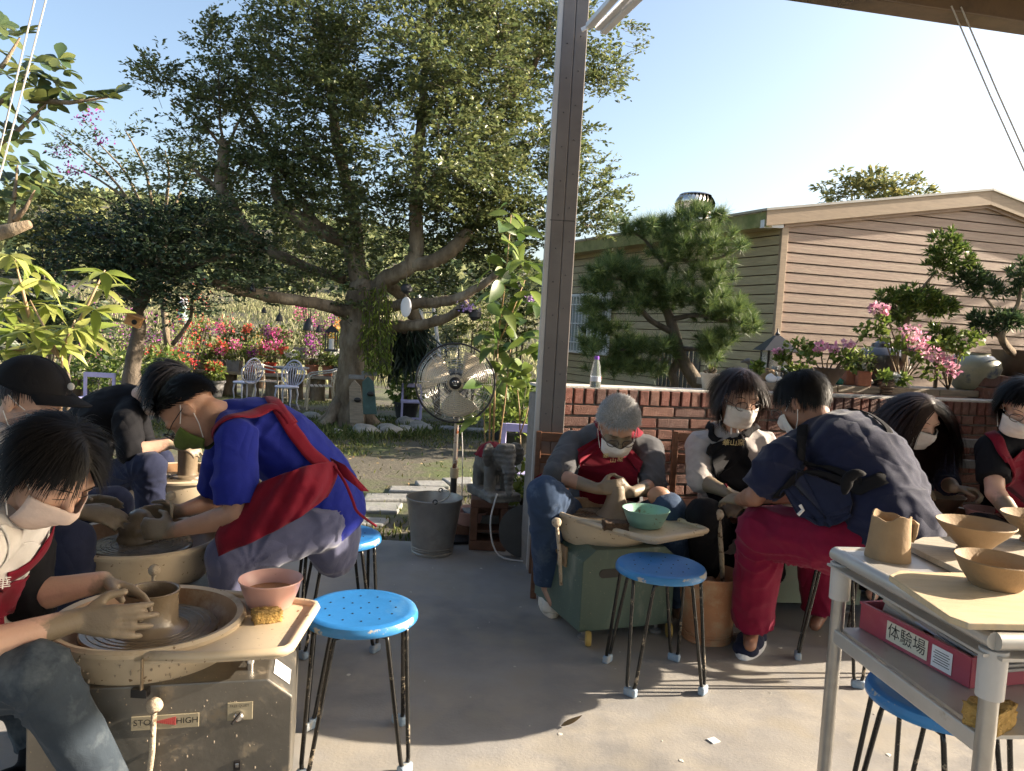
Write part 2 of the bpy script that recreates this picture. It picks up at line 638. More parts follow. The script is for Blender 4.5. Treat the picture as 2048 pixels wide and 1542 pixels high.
# dry sunlit field behind the flower bench
v2, f2 = blades(48000, (-26, 12), (19.5, 52), 0.30, 0.045, lambda x, y: np.clip(0.55 + 0.6 * vnoise(np.stack([x * .35, y * .35, 0 * x], 1)), 0.1, 1), 0.45)
M_['dry_grass'] = leafmat('dry_grass', (0.24, 0.26, 0.12), (0.42, 0.39, 0.24), 0.35, 0.7, 0.15, 0.35, 0.5)
o = bpy.data.objects.new('field_grass', arr_mesh('field_grass', v2, f2)); finish(o, M_['dry_grass']); tag(o, 'tall dry yellowish grass of the field beyond the flowers', 'grass', kind='stuff')
# fallen leaves on the yard
n = 900
x = rng.uniform(-5, 3, n); y = rng.uniform(4.7, 11, n)
z = np.array([gz(a, b) for a, b in zip(x, y)]) + 0.012
v3, f3 = leaves_arr(np.stack([x, y, z], 1), np.stack([rng.normal(size=n), rng.normal(size=n), rng.normal(0, .15, n)], 1), np.stack([rng.normal(0, .3, n), rng.normal(0, .3, n), np.ones(n)], 1), rng.uniform(.03, .06, n), rng.uniform(.015, .03, n), .3)
M_['litter'] = leafmat('leaf_litter', (0.16, 0.10, 0.05), (0.30, 0.24, 0.13), 0.15, 0.7, 0.2, 0.4)
o = bpy.data.objects.new('leaf_litter', arr_mesh('leaf_litter', v3, f3)); finish(o, M_['litter']); tag(o, 'dry fallen leaves scattered over the yard', 'leaves', kind='stuff')
# wooded hill: masses of far crowns
cl_v, cl_f = [], []
nb = 0
hp, hs_ = [], []
for _ in range(4200):
    hx = random.uniform(-170, 35); hy = 52 + 170 * random.random() ** 1.3
    r = random.uniform(.7, 1.7)
    d = rand_unit(16) * (rng.random((16, 1)) ** .4) * np.array([r, r, r * .9])
    hp.append(d + np.array([hx, hy, gz(hx, hy) + r * .6])); hs_.append(np.full(16, r * .75))
hp = np.concatenate(hp); hs_ = np.concatenate(hs_)
hv, hf = leaves_arr(hp, rand_unit(len(hp)), rand_unit(len(hp)) + np.array([0, 0, .8]), hs_, hs_ * .75, .3)
M_['hill'] = leafmat('hill_foliage', (0.09, 0.125, 0.055), (0.18, 0.195, 0.095), 0.15, 0.9, 0.1, 0.25)
o = bpy.data.objects.new('wooded_hillside', arr_mesh('wooded_hillside', hv, hf)); finish(o, M_['hill']); tag(o, 'far wooded hillside behind the trees on the left', 'woods', kind='stuff')

# stepping stones
path = bpy.data.objects.new('garden_path', None); col.objects.link(path); tag(path, kind='structure')
def c3(cx, cy):
    return (400 + cx / 3.2, 740 + cy / 3.2)
ST = [[(1545, 688), (1740, 682), (1745, 722), (1600, 722)], [(1375, 705), (1560, 706), (1600, 742), (1400, 736)], [(1225, 738), (1560, 745), (1600, 778), (1205, 772)],
      [(1065, 786), (1330, 790), (1345, 826), (1040, 828)], [(1010, 842), (1300, 846), (1260, 905), (1000, 892)], [(960, 935), (1215, 945), (1175, 985), (940, 985)], [(700, 1000), (960, 1010), (930, 1060), (660, 1050)]]
for k, q in enumerate(ST):
    pts = []
    for (cx, cy) in q:
        px, py = c3(cx, cy)
        zz = -0.07
        p = gnd(px, py, zz)
        pts.append(gnd(px, py, gz(p.x, p.y) + 0.035))
    m = MB()
    top = [p for p in pts]
    bot = [p - V((0, 0, 0.07)) for p in pts]
    m.add(bot + top, [(0, 1, 2, 3), (7, 6, 5, 4), (0, 4, 5, 1), (1, 5, 6, 2), (2, 6, 7, 3), (3, 7, 4, 0)])
    m.build('stepping_stone', M_['stone'], path, bevel=0.012)
for k in range(13):
    x = -3.4 + k * 0.42 + random.uniform(-.05, .05)
    y = 11.6 + random.uniform(-.12, .12) - 0.02 * k
    MB().lathe([(0.16, 0), (.185, .02), (.17, .05), (.05, .06)], 9, wob=.12).build('stepping_stone', M_['stone'], path, smooth=True, loc=(x, y, gz(x, y) - .01), rot=(0, 0, random.uniform(0, 3)))

# ------------------------------------------------------------------ the workshop roof, its beam and posts
ZB = 2.78
b0, b1 = gnd(1560, 0, ZB), gnd(2048, 72, ZB)
bd = (b1 - b0).normalized()
roof = wthing('workshop_roof', (0, 1.0, 3.0), 'open workshop roof with brown eave beam overhead at the upper right', 'roof')
e0, e1 = b0 - bd * 6.4, b0 + bd * 4.15
nrm = V((-bd.y, bd.x, 0))
M_['beam'] = mat('eave_beam', (0.085, 0.06, 0.042), 0.25, var=0.3, scale=3, col2=(0.15, 0.10, 0.06), amt2=(0.45, 0.65), scale2=2.0)
adopt(MB().bar(e0 + V((0, 0, .09)) - nrm * .06, e1 + V((0, 0, .09)) - nrm * .06, .18, .12, up=nrm).build('eave_beam', M_['beam'], bevel=.006), roof)
adopt(MB().bar(e0 + V((0, 0, .17)) - nrm * .34, e1 + V((0, 0, .17)) - nrm * .34, .08, .16, up=nrm).build('purlin', M_['dark_metal'], bevel=.006), roof)
def sheet(p0, p1, wdir, wlen, nwave, amp):
    rows = []
    for j in (0, 1):
        row = []
        for i in range(nwave * 4 + 1):
            t = i / (nwave * 4)
            row.append(p0 + (p1 - p0) * t + wdir * (wlen * j) + V((0, 0, amp * math.sin(i * math.pi / 2) + j * 0.35)))
        rows.append(row)
    return MB().grid(rows)
adopt(sheet(e0 + V((0, 0, .24)) + nrm * .1, e1 + V((0, 0, .24)) + nrm * .1, -nrm, 7.6, 60, .012).build('roof_sheet', M_['roof_sheet'], solid=.004), roof)
for k in range(1, 4):
    adopt(MB().bar(e0 + V((0, 0, .15 + .07 * k)) - nrm * (1.7 * k), e1 + V((0, 0, .15 + .07 * k)) - nrm * (1.7 * k), .06, .1, up=nrm).build('purlin', M_['dark_metal']), roof)

# the post in the middle: two channels with a seam and a pale edge trim
post = wthing('steel_post', at(1100, 940, 4.15), 'tall brown grey steel post with pale left edge in the middle', 'post')
pb = gnd(1062, 1085, 0.0)
pb = V((at(1095, 930, 4.15).x, 4.15, 0.0))
pt = V((pb.x + 0.004, 4.15, 3.4))
for s in (-1, 1):
    c = (pb + pt) / 2 + V((s * .034 + .006, 0, 0))
    adopt(MB().box(c, (.066, .10, pt.z)).build('channel', M_['steel'], bevel=.004), post)
adopt(MB().box((pb + pt) / 2 + V((-.075, .012, 0)), (.028, .115, pt.z)).build('edge_trim', M_['steel_pale'], bevel=.003), post)
rv = MB().cap((0, -.097 + .047, 0), (0, -.094 + .047, 0), .004, .004, 6).mesh('rivet'); rv.materials.append(M_['dark_metal'])
for k in range(12):
    for s in (-1, 1):
        o = bpy.data.objects.new('rivet', rv); col.objects.link(o); adopt(o, post)
        o.location = (pb.x + s * .034 + .006 + random.uniform(-.006, .006), 4.147, .9 + k * .18 + s * .02)
adopt(MB().box(pb + V((0.002, -.0505, 1.93)), (.137, .003, .004)).build('seam', M_['dark_metal']), post)
# folded awning rails beside the head of the post
rail = wthing('awning_rail', at(1190, 55, 4.0), 'pale aluminium awning rails fixed to the head of the post', 'rail')
for k, (dx, dy, r) in enumerate(((0, 0, .018), (22, 6, .013), (38, 12, .017))):
    a, b = at(1178 + dx * .75, 52 + dy, 4.02), at(1262 + dx * 1.1, -42 + dy, 3.5)
    adopt(MB().bar(a, b, r * 2.2, r * 1.6).build('rail_bar', M_['white_paint'], bevel=.005), rail)
adopt(MB().bar(at(1163, 60, 4.05), at(1240, 22, 4.0), .012, .02).build('bracket', M_['white_paint']), rail)

# cords hanging from the eave
for nm, a, b, lab in (('hanging_cord', at(1903, 12, 3.25), at(2062, 372, 3.0), 'thin pale cord slanting down at the right edge, left one of the pair'), ('hanging_cord', at(1922, 14, 3.25), at(2070, 352, 3.0), 'thin pale cord slanting down at the right edge, right one of the pair'),
                      ('hanging_cord', at(74, -20, 3.0), at(-30, 420, 3.0), 'pale cord crossing the upper left corner, left one of the pair'), ('hanging_cord', at(97, -20, 3.0), at(-24, 440, 3.0), 'pale cord crossing the upper left corner, right one of the pair')):
    o = MB().tube([a, a.lerp(b, .5) + V((0, 0, -.006)), b], .0032, 6).build(nm, M_['cord'], smooth=True); adopt(o, roof)

# ------------------------------------------------------------------ brick garden wall, brick by brick
WZ = 1.02
wa, wb = gnd(1130, 776, WZ), gnd(1985, 806, WZ)
wd = (wb - wa).normalized()
wnm = V((wd.y, -wd.x, 0))          # towards the camera
W0 = wa - wd * 0.16
WL = (wb - wa).length + 1.6
wall = wthing('brick_wall', W0, 'low red brick garden wall behind the seated potters', 'wall')
Mw = Matrix((wd, -wnm, V((0, 0, 1)))).transposed()
def wp(s, d, z):
    return W0 + wd * s + wnm * d + V((0, 0, z - W0.z))
W0.z = 0
wall.location = W0
adopt(MB().box(wp(WL / 2, -.075, .49), (WL, .15, .98), Mw).build('core', M_['mortar']), wall)
def brick_mesh(w, h, d, seed):
    bm = bmesh.new()
    bmesh.ops.create_cube(bm, size=1)
    bmesh.ops.scale(bm, vec=(w, d, h), verts=bm.verts)
    bmesh.ops.bevel(bm, geom=bm.edges[:], offset=.004, segments=1, affect='EDGES')
    r = random.Random(seed)
    for v in bm.verts:
        v.co += V((r.uniform(-1, 1), r.uniform(-1, 1), r.uniform(-1, 1))) * .0016
    me = bpy.data.meshes.new('brick')
    bm.to_mesh(me); bm.free()
    return me
BW, BH = .20, .054
bmeshes = []
for k in range(8):
    me = brick_mesh(BW, BH, .03, k); me.materials.append(BRICKS[k % 4]); bmeshes.append(me)
hmeshes = []
for k in range(8):
    me = brick_mesh(.055, .085, .03, 40 + k); me.materials.append(BRICKS[(k * 3) % 4]); hmeshes.append(me)
halfm = []
for k in range(8):
    me = brick_mesh(.094, BH, .03, 80 + k); me.materials.append(BRICKS[k % 4]); halfm.append(me)
def put(me, s, z, extra=0.0):
    o = bpy.data.objects.new('brick', me)
    col.objects.link(o)
    o.parent = wall
    o.matrix_parent_inverse = Matrix.Translation(-W0)
    o.matrix_basis = Matrix.Translation(wp(s, .004 + extra, z)) @ (Mw @ Matrix.Rotation(random.uniform(-.006, .006), 3, 'Y')).to_4x4()
row = 0
z = .90
while z > .12:
    off = (.0, .105)[row % 2]
    s = off + .1
    while s < WL - .1:
        if random.random() < .3:
            put(random.choice(halfm), s - .053, z, random.uniform(-.003, .003)); put(random.choice(halfm), s + .053, z, random.uniform(-.003, .003))
        else:
            put(random.choice(bmeshes), s, z, random.uniform(-.003, .003))
        s += .212
    z -= .066
    row += 1
s = .04
while s < WL - .03:
    put(random.choice(hmeshes), s, .978, random.uniform(-.002, .004))
    s += .067
adopt(MB().box(wp(WL / 2, -.072, 1.028), (WL, .166, .016), Mw).build('cap', M_['mortar_pale'], bevel=.004), wall)

# planter ledge behind the wall
ledge = wthing('planter_ledge', wp(1.5, -.5, 0), 'raised planter ledge of weathered grey planks behind the brick wall', 'ledge')
LZ = 1.085
def lp(s, d, z):
    return wp(s, -d, z)
for k in range(9):
    s = 1.5 + k * .42
    adopt(MB().box(lp(s, .36, LZ - .02), (.412, .36, .045), Mw).build('plank', M_['old_wood'], bevel=.005), ledge)
for k in range(17):
    adopt(MB().box(lp(1.36 + k * .215, .20, LZ - .075), (.205, .06, .058), Mw).build('brick', BRICKS[k % 4], bevel=.004), ledge)
adopt(MB().box(lp(3.2, .42, .5), (4.0, .35, 1.0), Mw).build('core', M_['mortar']), ledge)
# the pier at the right
s_p = 2.6
while True:
    q = lp(s_p, .14, 1.1); cx = CR.transposed() @ (q - V((0, 0, CAM_H)))
    if 1024 + FPX * cx.x / -cx.z >= 1968 or s_p > 4.2: break
    s_p += .01
pier = wthing('brick_pier', lp(s_p + .3, .24, 1.03), 'short red brick pier carrying the big bowl at the right edge', 'pier')
for r_ in range(2):
    for k in range(4):
        adopt(MB().box(lp(s_p + .07 + k * .15 + r_ * .0, .24, 1.075 + r_ * .085), (.142, .2, .078), Mw).build('brick', BRICKS[(k + r_) % 4], bevel=.005), pier)
adopt(MB().box(lp(s_p + .3, .25, 1.11), (.58, .16, .14), Mw).build('core', M_['mortar']), pier)

# ------------------------------------------------------------------ the wooden house
hc = at(1562, 455, 10.0)                                   # top of its near corner
gd = V((math.cos(rad(14)), math.sin(rad(14)), 0))          # along the gable
sd = V((-math.sin(rad(27)), math.cos(rad(27)), 0))         # along the side wall
gn = V((gd.y, -gd.x, 0)); sn = V((-sd.y, sd.x, 0)) * 1.0
if sn.y > 0: sn = -sn
HB = V((hc.x, hc.y, gz(hc.x, hc.y) - .1))
house = wthing('wooden_house', HB, 'tan clapboard house with low gable behind the brick wall', 'house')
def on_gable(px, py):
    d = ray(px, py); o = V((0, 0, CAM_H))
    t = (HB - o).dot(gn) / d.dot(gn)
    p = o + d * t
    return ((p - HB).dot(gd), p.z)
pk_s, pk_z = on_gable(1970, 410)
lf_s, lf_z = on_gable(1562, 448)
slope_l = (pk_z - lf_z) / (pk_s - lf_s)
re_s, re_z = on_gable(2048, 440)
slope_r = (re_z - pk_z) / (re_s - pk_s)
G_END = pk_s + 3.2
def roofz(s):
    return pk_z + slope_l * (s - pk_s) if s < pk_s else pk_z + slope_r * (s - pk_s)
BDH = .131
def board(p_of, s0, s1, z0, z1, clip, name, material, n=12):
    """one clapboard; its lower edge stands proud"""
    pts = []
    ss = [s0 + (s1 - s0) * i / n for i in range(n + 1)]
    rows = [[], [], [], []]
    ok = False
    for s in ss:
        zt = min(z1, clip(s)) if clip else z1
        zt = max(zt, z0 + .002)
        if clip and clip(s) < z0 + .004:
            continue
        ok = True
        k = (zt - z0) / (z1 - z0)
        zb = min(z0 + .015, zt - .001)
        rows[0].append(p_of(s, -.012, zb)); rows[1].append(p_of(s, .015, zb)); rows[2].append(p_of(s, .015 - .006 * k, zt)); rows[3].append(p_of(s, -.012, zt))
    if not ok or len(rows[0]) < 2:
        return
    m = MB()
    m.grid(rows)
    adopt(m.build(name, material), house)
pg = lambda s, d, z: V((HB.x, HB.y, z)) + gd * s + gn * d
ps = lambda s, d, z: V((HB.x, HB.y, z)) + sd * s + sn * d
M_['board_gap_shade'] = mat('board_gap_shade', (0.09, 0.06, 0.04), .9)  # dark backing behind the board gaps, standing in for their shadow lines
m = MB(); m.add([pg(0, -.014, HB.z), pg(G_END, -.014, HB.z), pg(G_END, -.014, roofz(G_END)), pg(pk_s, -.014, pk_z), pg(0, -.014, roofz(0))], [(0, 1, 2, 3, 4)])
m.add([ps(0, -.014, HB.z), ps(5.4, -.014, HB.z), ps(5.4, -.014, hc.z + .1), ps(0, -.014, hc.z + .1)], [(0, 1, 2, 3)])
adopt(m.build('board_gap_shade', M_['board_gap_shade']), house)
z = HB.z + .1
while z < pk_z:
    board(pg, 0.0, G_END, z, z + BDH, roofz, 'board', M_['siding'], 40)
    z += BDH
top_side = hc.z + .02
z = HB.z + .1
while z < top_side:
    board(ps, 0.0, 5.4, z, z + BDH * .985, None, 'board', M_['siding_side'], 2)
    z += BDH * .985
adopt(MB().box(pg(.04, .02, (HB.z + hc.z) / 2), (.10, .06, hc.z - HB.z), Matrix((gd, -gn, V((0, 0, 1)))).transposed()).build('corner_trim', M_['fascia'], bevel=.006), house)
def strip(p_of, pts_top, h, d0, d1, name, material):
    rows = [[], [], [], []]
    for s, zt in pts_top:
        rows[0].append(p_of(s, d0, zt - h)); rows[1].append(p_of(s, d1, zt - h)); rows[2].append(p_of(s, d1, zt)); rows[3].append(p_of(s, d0, zt))
    m = MB(); m.grid(rows)
    for e in (0, -1):
        b = len(m.v); m.v += [tuple(r[e]) for r in rows]; m.f.append((b, b + 1, b + 2, b + 3))
    adopt(m.build(name, material), house)
ov = -.28
strip(pg, [(ov, roofz(0) + slope_l * ov + .19), (pk_s, pk_z + .19)], .20, -.02, .10, 'fascia_board', M_['fascia'])
strip(pg, [(pk_s + .002, pk_z + .19), (G_END + .3, roofz(G_END + .3) + .19)], .20, -.02, .10, 'fascia_board', M_['fascia'])
strip(pg, [(0.02, roofz(0) + .0), (pk_s, pk_z)], .05, -.01, .05, 'trim', M_['siding'])
strip(pg, [(pk_s, pk_z), (G_END, roofz(G_END))], .05, -.01, .05, 'trim', M_['siding'])
# roof planes, side eave
def roofpl(s0, s1):
    za, zb = roofz(s0) + .2, roofz(s1) + .2
    m = MB()
    n = 24
    rows = []
    for j in range(n + 1):
        t = j / n
        rows.append([pg(s0, .12, za) + sd * (5.7 * t), pg(s1, .12, zb) + sd * (5.7 * t)])
    m.grid(rows)
    return m
adopt(roofpl(ov - .02, pk_s).build('roof', M_['roof_sheet'], solid=.03), house)
adopt(roofpl(pk_s, G_END + .3).build('roof', M_['roof_sheet'], solid=.03), house)
ez = roofz(0) + slope_l * ov + .17
strip(ps, [(-.02, ez), (5.6, ez)], .19, .24, .29, 'side_fascia', M_['mossy'])
strip(ps, [(-.02, ez - .17), (5.6, ez - .17)], .02, .0, .24, 'soffit', M_['siding_side'])
strip(pg, [(ov - .02, ez - .1), (-.0, ez - .1 + .02)], .1, -.02, .06, 'gutter_end', M_['white_paint'])
# barred window in the side wall
def on_side(px, py):
    d = ray(px, py); o = V((0, 0, CAM_H))
    t = (HB - o).dot(sn) / d.dot(sn)
    p = o + d * t
    return ((p - HB).dot(sd), p.z)
(s_r, z_t), (s_l, z_b) = on_side(1226, 598), on_side(1140, 712)
z_t = on_side(1190, 590)[1]; z_b = on_side(1190, 706)[1]
s_l = min(s_l, 5.2)
Ms = Matrix((sd, -sn, V((0, 0, 1)))).transposed()
win = adopt(MB().box(ps((s_l + s_r) / 2, .03, (z_t + z_b) / 2), (abs(s_l - s_r), .03, z_t - z_b), Ms).build('window', mat('window_glass', (0.35, 0.38, 0.38), 0.1, var=.1)), house)
m = MB()
for s_, w_ in ((s_l, .05), (s_r, .05), ((s_l + s_r) / 2, .05)):
    m.box(ps(s_, .06, (z_t + z_b) / 2), (w_, .05, z_t - z_b + .05), Ms)
for z_ in (z_t, z_b):
    m.box(ps((s_l + s_r) / 2, .06, z_), (abs(s_l - s_r) + .05, .055, .05), Ms)
fr = m.build('frame', M_['white_paint'], win)
for k in range(12):
    s_ = s_r + (s_l - s_r) * (k + .5) / 12
    MB().box(ps(s_, .1, (z_t + z_b) / 2), (.018, .018, z_t - z_b), Ms).build('bar', M_['white_paint'], win)
for k in range(3):
    z_ = z_b + (z_t - z_b) * (k + .5) / 3
    MB().box(ps((s_l + s_r) / 2, .112, z_), (abs(s_l - s_r), .014, .022), Ms).build('bar', M_['white_paint'], win)
# low dark window with grille further along
(s1_, z1_) = on_side(1330, 690); (s0_, z0_) = on_side(1390, 780)
w2 = adopt(MB().box(ps((s0_ + s1_) / 2, .03, (z0_ + z1_) / 2), (abs(s0_ - s1_) + .2, .03, abs(z1_ - z0_)), Ms).build('window', mat('window_dark', (0.1, 0.1, 0.095), 0.2)), house)
for k in range(9):
    MB().box(ps(s1_ + (s0_ - s1_) * k / 8, .07, (z0_ + z1_) / 2), (.016, .02, abs(z1_ - z0_)), Ms).build('bar', M_['chrome'], w2)
# turbine ventilator on the roof ridge behind
tv = at(1388, 432, 12.2)
vent = wthing('turbine_vent', tv, 'shiny ribbed turbine ventilator on the house roof', 'ventilator')
adopt(MB().lathe([(.24, -.55), (.24, .02), (.27, .03), (.27, .06), (.2, .07)], 24, c=tv).build('collar', M_['chrome'], smooth=True), vent)
adopt(MB().lathe([(.02, .36), (.24, .34), (.26, .32), (.2, .315)][::-1], 24, c=tv).build('lid', M_['chrome'], smooth=True), vent)
adopt(MB().lathe([(.17, .05), (.25, .12), (.26, .2), (.22, .3), (.1, .34)], 24, c=tv).build('core', M_['dark_metal'], smooth=True), vent)
for k in range(28):
    a0 = 2 * math.pi * k / 28
    L_, R_ = [], []
    for j in range(9):
        t = j / 8
        r = .22 + .10 * math.sin(math.pi * (t * .9 + .08))
        a = a0 + .35 * t
        zz = .05 + .29 * t
        L_.append(tv + V((r * math.cos(a), r * math.sin(a), zz)))
        R_.append(tv + V(((r - .035) * math.cos(a + .27), (r - .035) * math.sin(a + .27), zz)))
    adopt(MB().grid([L_, R_]).build('vane', M_['chrome'], smooth=True), vent)
# ------------------------------------------------------------------ trees and foliage
def smooth_path(pts, rs, sub=5, wob=0.0):
    pts = [V(p) for p in pts]
    n = len(pts)
    out, ro = [], []
    for i in range(n - 1):
        p0, p1, p2, p3 = pts[max(i - 1, 0)], pts[i], pts[i + 1], pts[min(i + 2, n - 1)]
        for k in range(sub):
            t = k / sub
            q = 0.5 * ((2 * p1) + (p2 - p0) * t + (2 * p0 - 5 * p1 + 4 * p2 - p3) * t * t + (3 * p1 - p0 - 3 * p2 + p3) * t ** 3)
            if wob:
                q = q + V((random.uniform(-1, 1), random.uniform(-1, 1), random.uniform(-1, 1))) * wob
            out.append(q)
            ro.append(rs[i] + (rs[i + 1] - rs[i]) * t)
    out.append(pts[-1]); ro.append(rs[-1])
    return out, ro

def limb(mb, px, rs, n=10, sub=5, wob=0.0):
    """px: (x, y, Y) photo points"""
    p, r = smooth_path([at(*q) for q in px], rs, sub, wob)
    r = [a * random.uniform(.93, 1.09) for a in r]
    mb.tube(p, r, n)
    return p

def pad_sprays(clumps, base_Y_jit, pads_per, sprays_per, pad_r, leaf_L, leaf_W, per_spray, thick=.10, droop=.25, twig_r=.004):
    """layered sprays of small leaves. clumps: (px, py, rx, ry, Y[, weight])"""
    P, A, N = [], [], []
    tw = MB()
    for c in clumps:
        px, py, rx, ry, Y = c[:5]
        wgt = c[5] if len(c) > 5 else 1.0
        area = rx * ry * (Y / FPX) ** 2
        npad = max(2, int(pads_per * area * wgt))
        for _ in range(npad):
            while True:
                a, b, d = random.uniform(-1, 1), random.uniform(-1, 1), random.uniform(-1, 1)
                q = a * a + b * b + d * d
                if q < 1 and random.random() < .35 + .65 * q:
                    break
            cen = at(px + a * rx, py + b * ry, Y + d * base_Y_jit * max(.4, rx / 200))
            outd = V((a, d * .8, .15 - .35 * b)).normalized()
            r0 = pad_r * random.uniform(.6, 1.25)
            ns = max(3, int(sprays_per * (r0 / pad_r) ** 2))
            root = cen - outd * r0 * .9 + V((0, 0, -.04))
            for _s in range(ns):
                ang = random.uniform(-1.5, 1.5)
                dr = Matrix.Rotation(ang, 3, 'Z') @ outd
                dr = (dr + V((0, 0, random.uniform(-.3, .32)))).normalized()
                rr = r0 * math.sqrt(random.random()) * 1.3
                st = root + dr * rr * .55 + V((0, 0, random.gauss(0, thick)))
                tl = random.uniform(.16, .34) * (pad_r / .45) ** .5
                en = st + dr * tl + V((0, 0, -droop * tl * random.random()))
                if random.random() < .5:
                    tw.tube([st - dr * .12, en], [twig_r, twig_r * .5], 3, cap=False)
                for k in range(per_spray):
                    t = (k + random.random()) / per_spray
                    p = st.lerp(en, t)
                    sd_ = dr.cross(V((0, 0, 1))).normalized() * (1 if k % 2 else -1)
                    off = random.random() * .06 * (pad_r / .45) ** .5
                    P.append(p + sd_ * off + V((0, 0, random.gauss(0, .012))))
                    A.append(dr * .55 + sd_ * random.uniform(.3, 1.1) + V((0, 0, random.gauss(0, .35))))
                    N.append(V((random.gauss(.15, .85), random.gauss(-.1, .75), 1)))
    n = len(P)
    L = leaf_L * rng.uniform(.65, 1.3, n)
    v, f = leaves_arr(np.array(P), np.array(A), np.array(N), L, L / leaf_L * leaf_W, .3, .1)
    return v, f, tw

# ---- the big garden tree
tree_base = at(700, 852, 11.0)
tree_base.z = gz(tree_base.x, 11.0)
big = wthing('garden_tree', tree_base, 'big spreading tree with layered small leaves in the middle of the yard', 'tree')
Y = 11.0
m = MB()
tb = [(698, 868, Y), (702, 840, Y), (708, 780, Y), (716, 710, Y), (722, 650, Y), (728, 600, Y), (735, 560, Y)]
limb(m, tb, [.33, .265, .25, .28, .29, .26, .2], 18, 5)
for a in (-2.4, -1.2, -.2, .9, 2.0, 3.0):          # root flare
    d = V((math.cos(a), math.sin(a), 0))
    m.tube([tree_base + V((0, 0, .42)) + d * .16, tree_base + d * .32 + V((0, 0, .12)), tree_base + d * .62 + V((0, 0, -.06))], [.1, .1, .04], 8)
adopt(m.build('trunk', M_['bark'], smooth=True, angle=None), big)
LIMBS = [([(735, 640, 11), (690, 622, 10.8), (640, 608, 10.5), (560, 596, 10.2), (480, 582, 10.0), (425, 562, 9.8)], [.17, .13, .105, .095, .085, .05]),
         ([(728, 610, 11), (716, 540, 11), (695, 488, 11), (645, 462, 10.9), (592, 432, 10.8), (556, 392, 10.8), (553, 358, 10.8)], [.2, .17, .16, .15, .12, .10, .07]),
         ([(690, 560, 11.1), (580, 520, 11.2), (510, 480, 11.1), (466, 420, 11), (440, 372, 11), (447, 320, 11), (450, 282, 11)], [.08, .09, .10, .115, .115, .11, .10]),
         ([(440, 378, 11), (410, 358, 11), (388, 338, 10.9)], [.06, .05, .03]),
         ([(735, 600, 11), (770, 560, 10.8), (815, 535, 10.6), (832, 500, 10.6), (832, 430, 10.6), (834, 350, 10.6), (842, 240, 10.8), (850, 120, 11), (860, 0, 11)], [.18, .15, .14, .13, .115, .105, .08, .06, .04]),
         ([(826, 530, 10.6), (870, 520, 10.5), (908, 495, 10.4), (936, 462, 10.4)], [.12, .125, .115, .10]),
         ([(738, 622, 11), (790, 612, 10.8), (850, 606, 10.6), (910, 598, 10.5), (965, 570, 10.4), (1005, 536, 10.3)], [.14, .10, .095, .085, .07, .05]),
         ([(745, 652, 11), (800, 652, 10.7), (850, 648, 10.5), (895, 634, 10.4), (935, 606, 10.3)], [.13, .1, .095, .085, .06]),
         ([(710, 520, 11), (712, 450, 11.2), (700, 390, 11.3), (675, 290, 11.4), (660, 170, 11.4), (636, 20, 11.4)], [.13, .12, .115, .1, .085, .06]),
         ([(834, 400, 10.6), (900, 330, 10.9), (985, 240, 11.1), (1060, 150, 11.2), (1100, 40, 11.3)], [.08, .07, .06, .05, .03]),
         ([(640, 460, 10.9), (590, 380, 11.1), (520, 260, 11.0), (470, 150, 11.0)], [.08, .06, .05, .03]),
         ([(448, 300, 11), (440, 230, 11), (438, 120, 11)], [.03, .022, .012]), ([(448, 300, 11), (400, 240, 10.9), (340, 200, 10.8)], [.03, .022, .012]), ([(448, 300, 11), (480, 240, 10.9), (500, 190, 10.9)], [.03, .022, .012]),
         ([(760, 560, 11.2), (810, 600, 11.5), (845, 680, 11.8), (850, 760, 12)], [.12, .12, .13, .16])]
for pts, rs in LIMBS:
    m = MB()
    limb(m, pts, [q * .8 for q in rs], 12, 6, .010)
    adopt(m.build('limb', M_['bark'], smooth=True, angle=None), big)
CL = [(640, 420, 140, 60, 10.5, .45), (760, 395, 130, 56, 10.4, .8), (560, 350, 100, 66, 10.6, .45), (930, 370, 120, 66, 10.4, .9), (700, 495, 90, 34, 10.6, .5), (480, 300, 70, 50, 10.7, .4), (1000, 420, 100, 60, 10.7, .8), (800, 50, 330, 150, 11), (640, 150, 170, 120, 10.7), (950, 140, 200, 140, 11), (1120, 70, 120, 90, 11.4), (1210, 140, 75, 55, 11.4, .8), (1240, 60, 50, 30, 11.4, .6), (830, 280, 260, 120, 10.4), (560, 290, 100, 80, 10.8),
      (1010, 320, 170, 110, 11), (1140, 280, 65, 60, 11.5), (1185, 375, 75, 45, 11.4), (1150, 425, 110, 36, 11.2), (650, 370, 140, 80, 11.1, .8), (900, 410, 130, 60, 10.9, .8), (1030, 440, 110, 60, 11), (560, 480, 80, 36, 11.5, 1.0),
      (620, 540, 130, 40, 11.5, .8), (790, 545, 110, 32, 11.3, .6), (900, 560, 100, 34, 11.3, .8), (1030, 540, 70, 50, 11.3, .9), (470, 390, 90, 60, 11.4, .7), (410, 290, 90, 50, 11.2, .5), (760, 470, 140, 50, 11.4, .6), (890, 490, 110, 46, 11.3, .7), (990, 480, 90, 56, 11.2, .9), (330, 330, 80, 40, 11.3, .6), (500, 560, 80, 30, 11.0, .5), (500, 150, 100, 90, 11.2, .75), (425, 90, 60, 80, 11, .8), (430, 180, 110, 46, 10.8, .7), (320, 165, 70, 30, 10.8, .8),
      (370, 240, 80, 34, 10.8, .8), (490, 250, 60, 50, 10.8), (700, -50, 330, 60, 11), (1000, -40, 200, 50, 11), (320, 120, 50, 18, 10.8, .6), (480, 330, 60, 40, 11.2, .7), (700, 590, 60, 30, 11, .5), (1220, 430, 60, 20, 11.2, .5)]
v, f, tw = pad_sprays(CL, 1.5, 58, 10, .40, .074, .040, 13)
M_['leaf_big'] = leafmat('tree_leaf', (0.095, 0.13, 0.052), (0.20, 0.22, 0.08), 0.40, 0.34, 0.65, 0.4, 0.55)
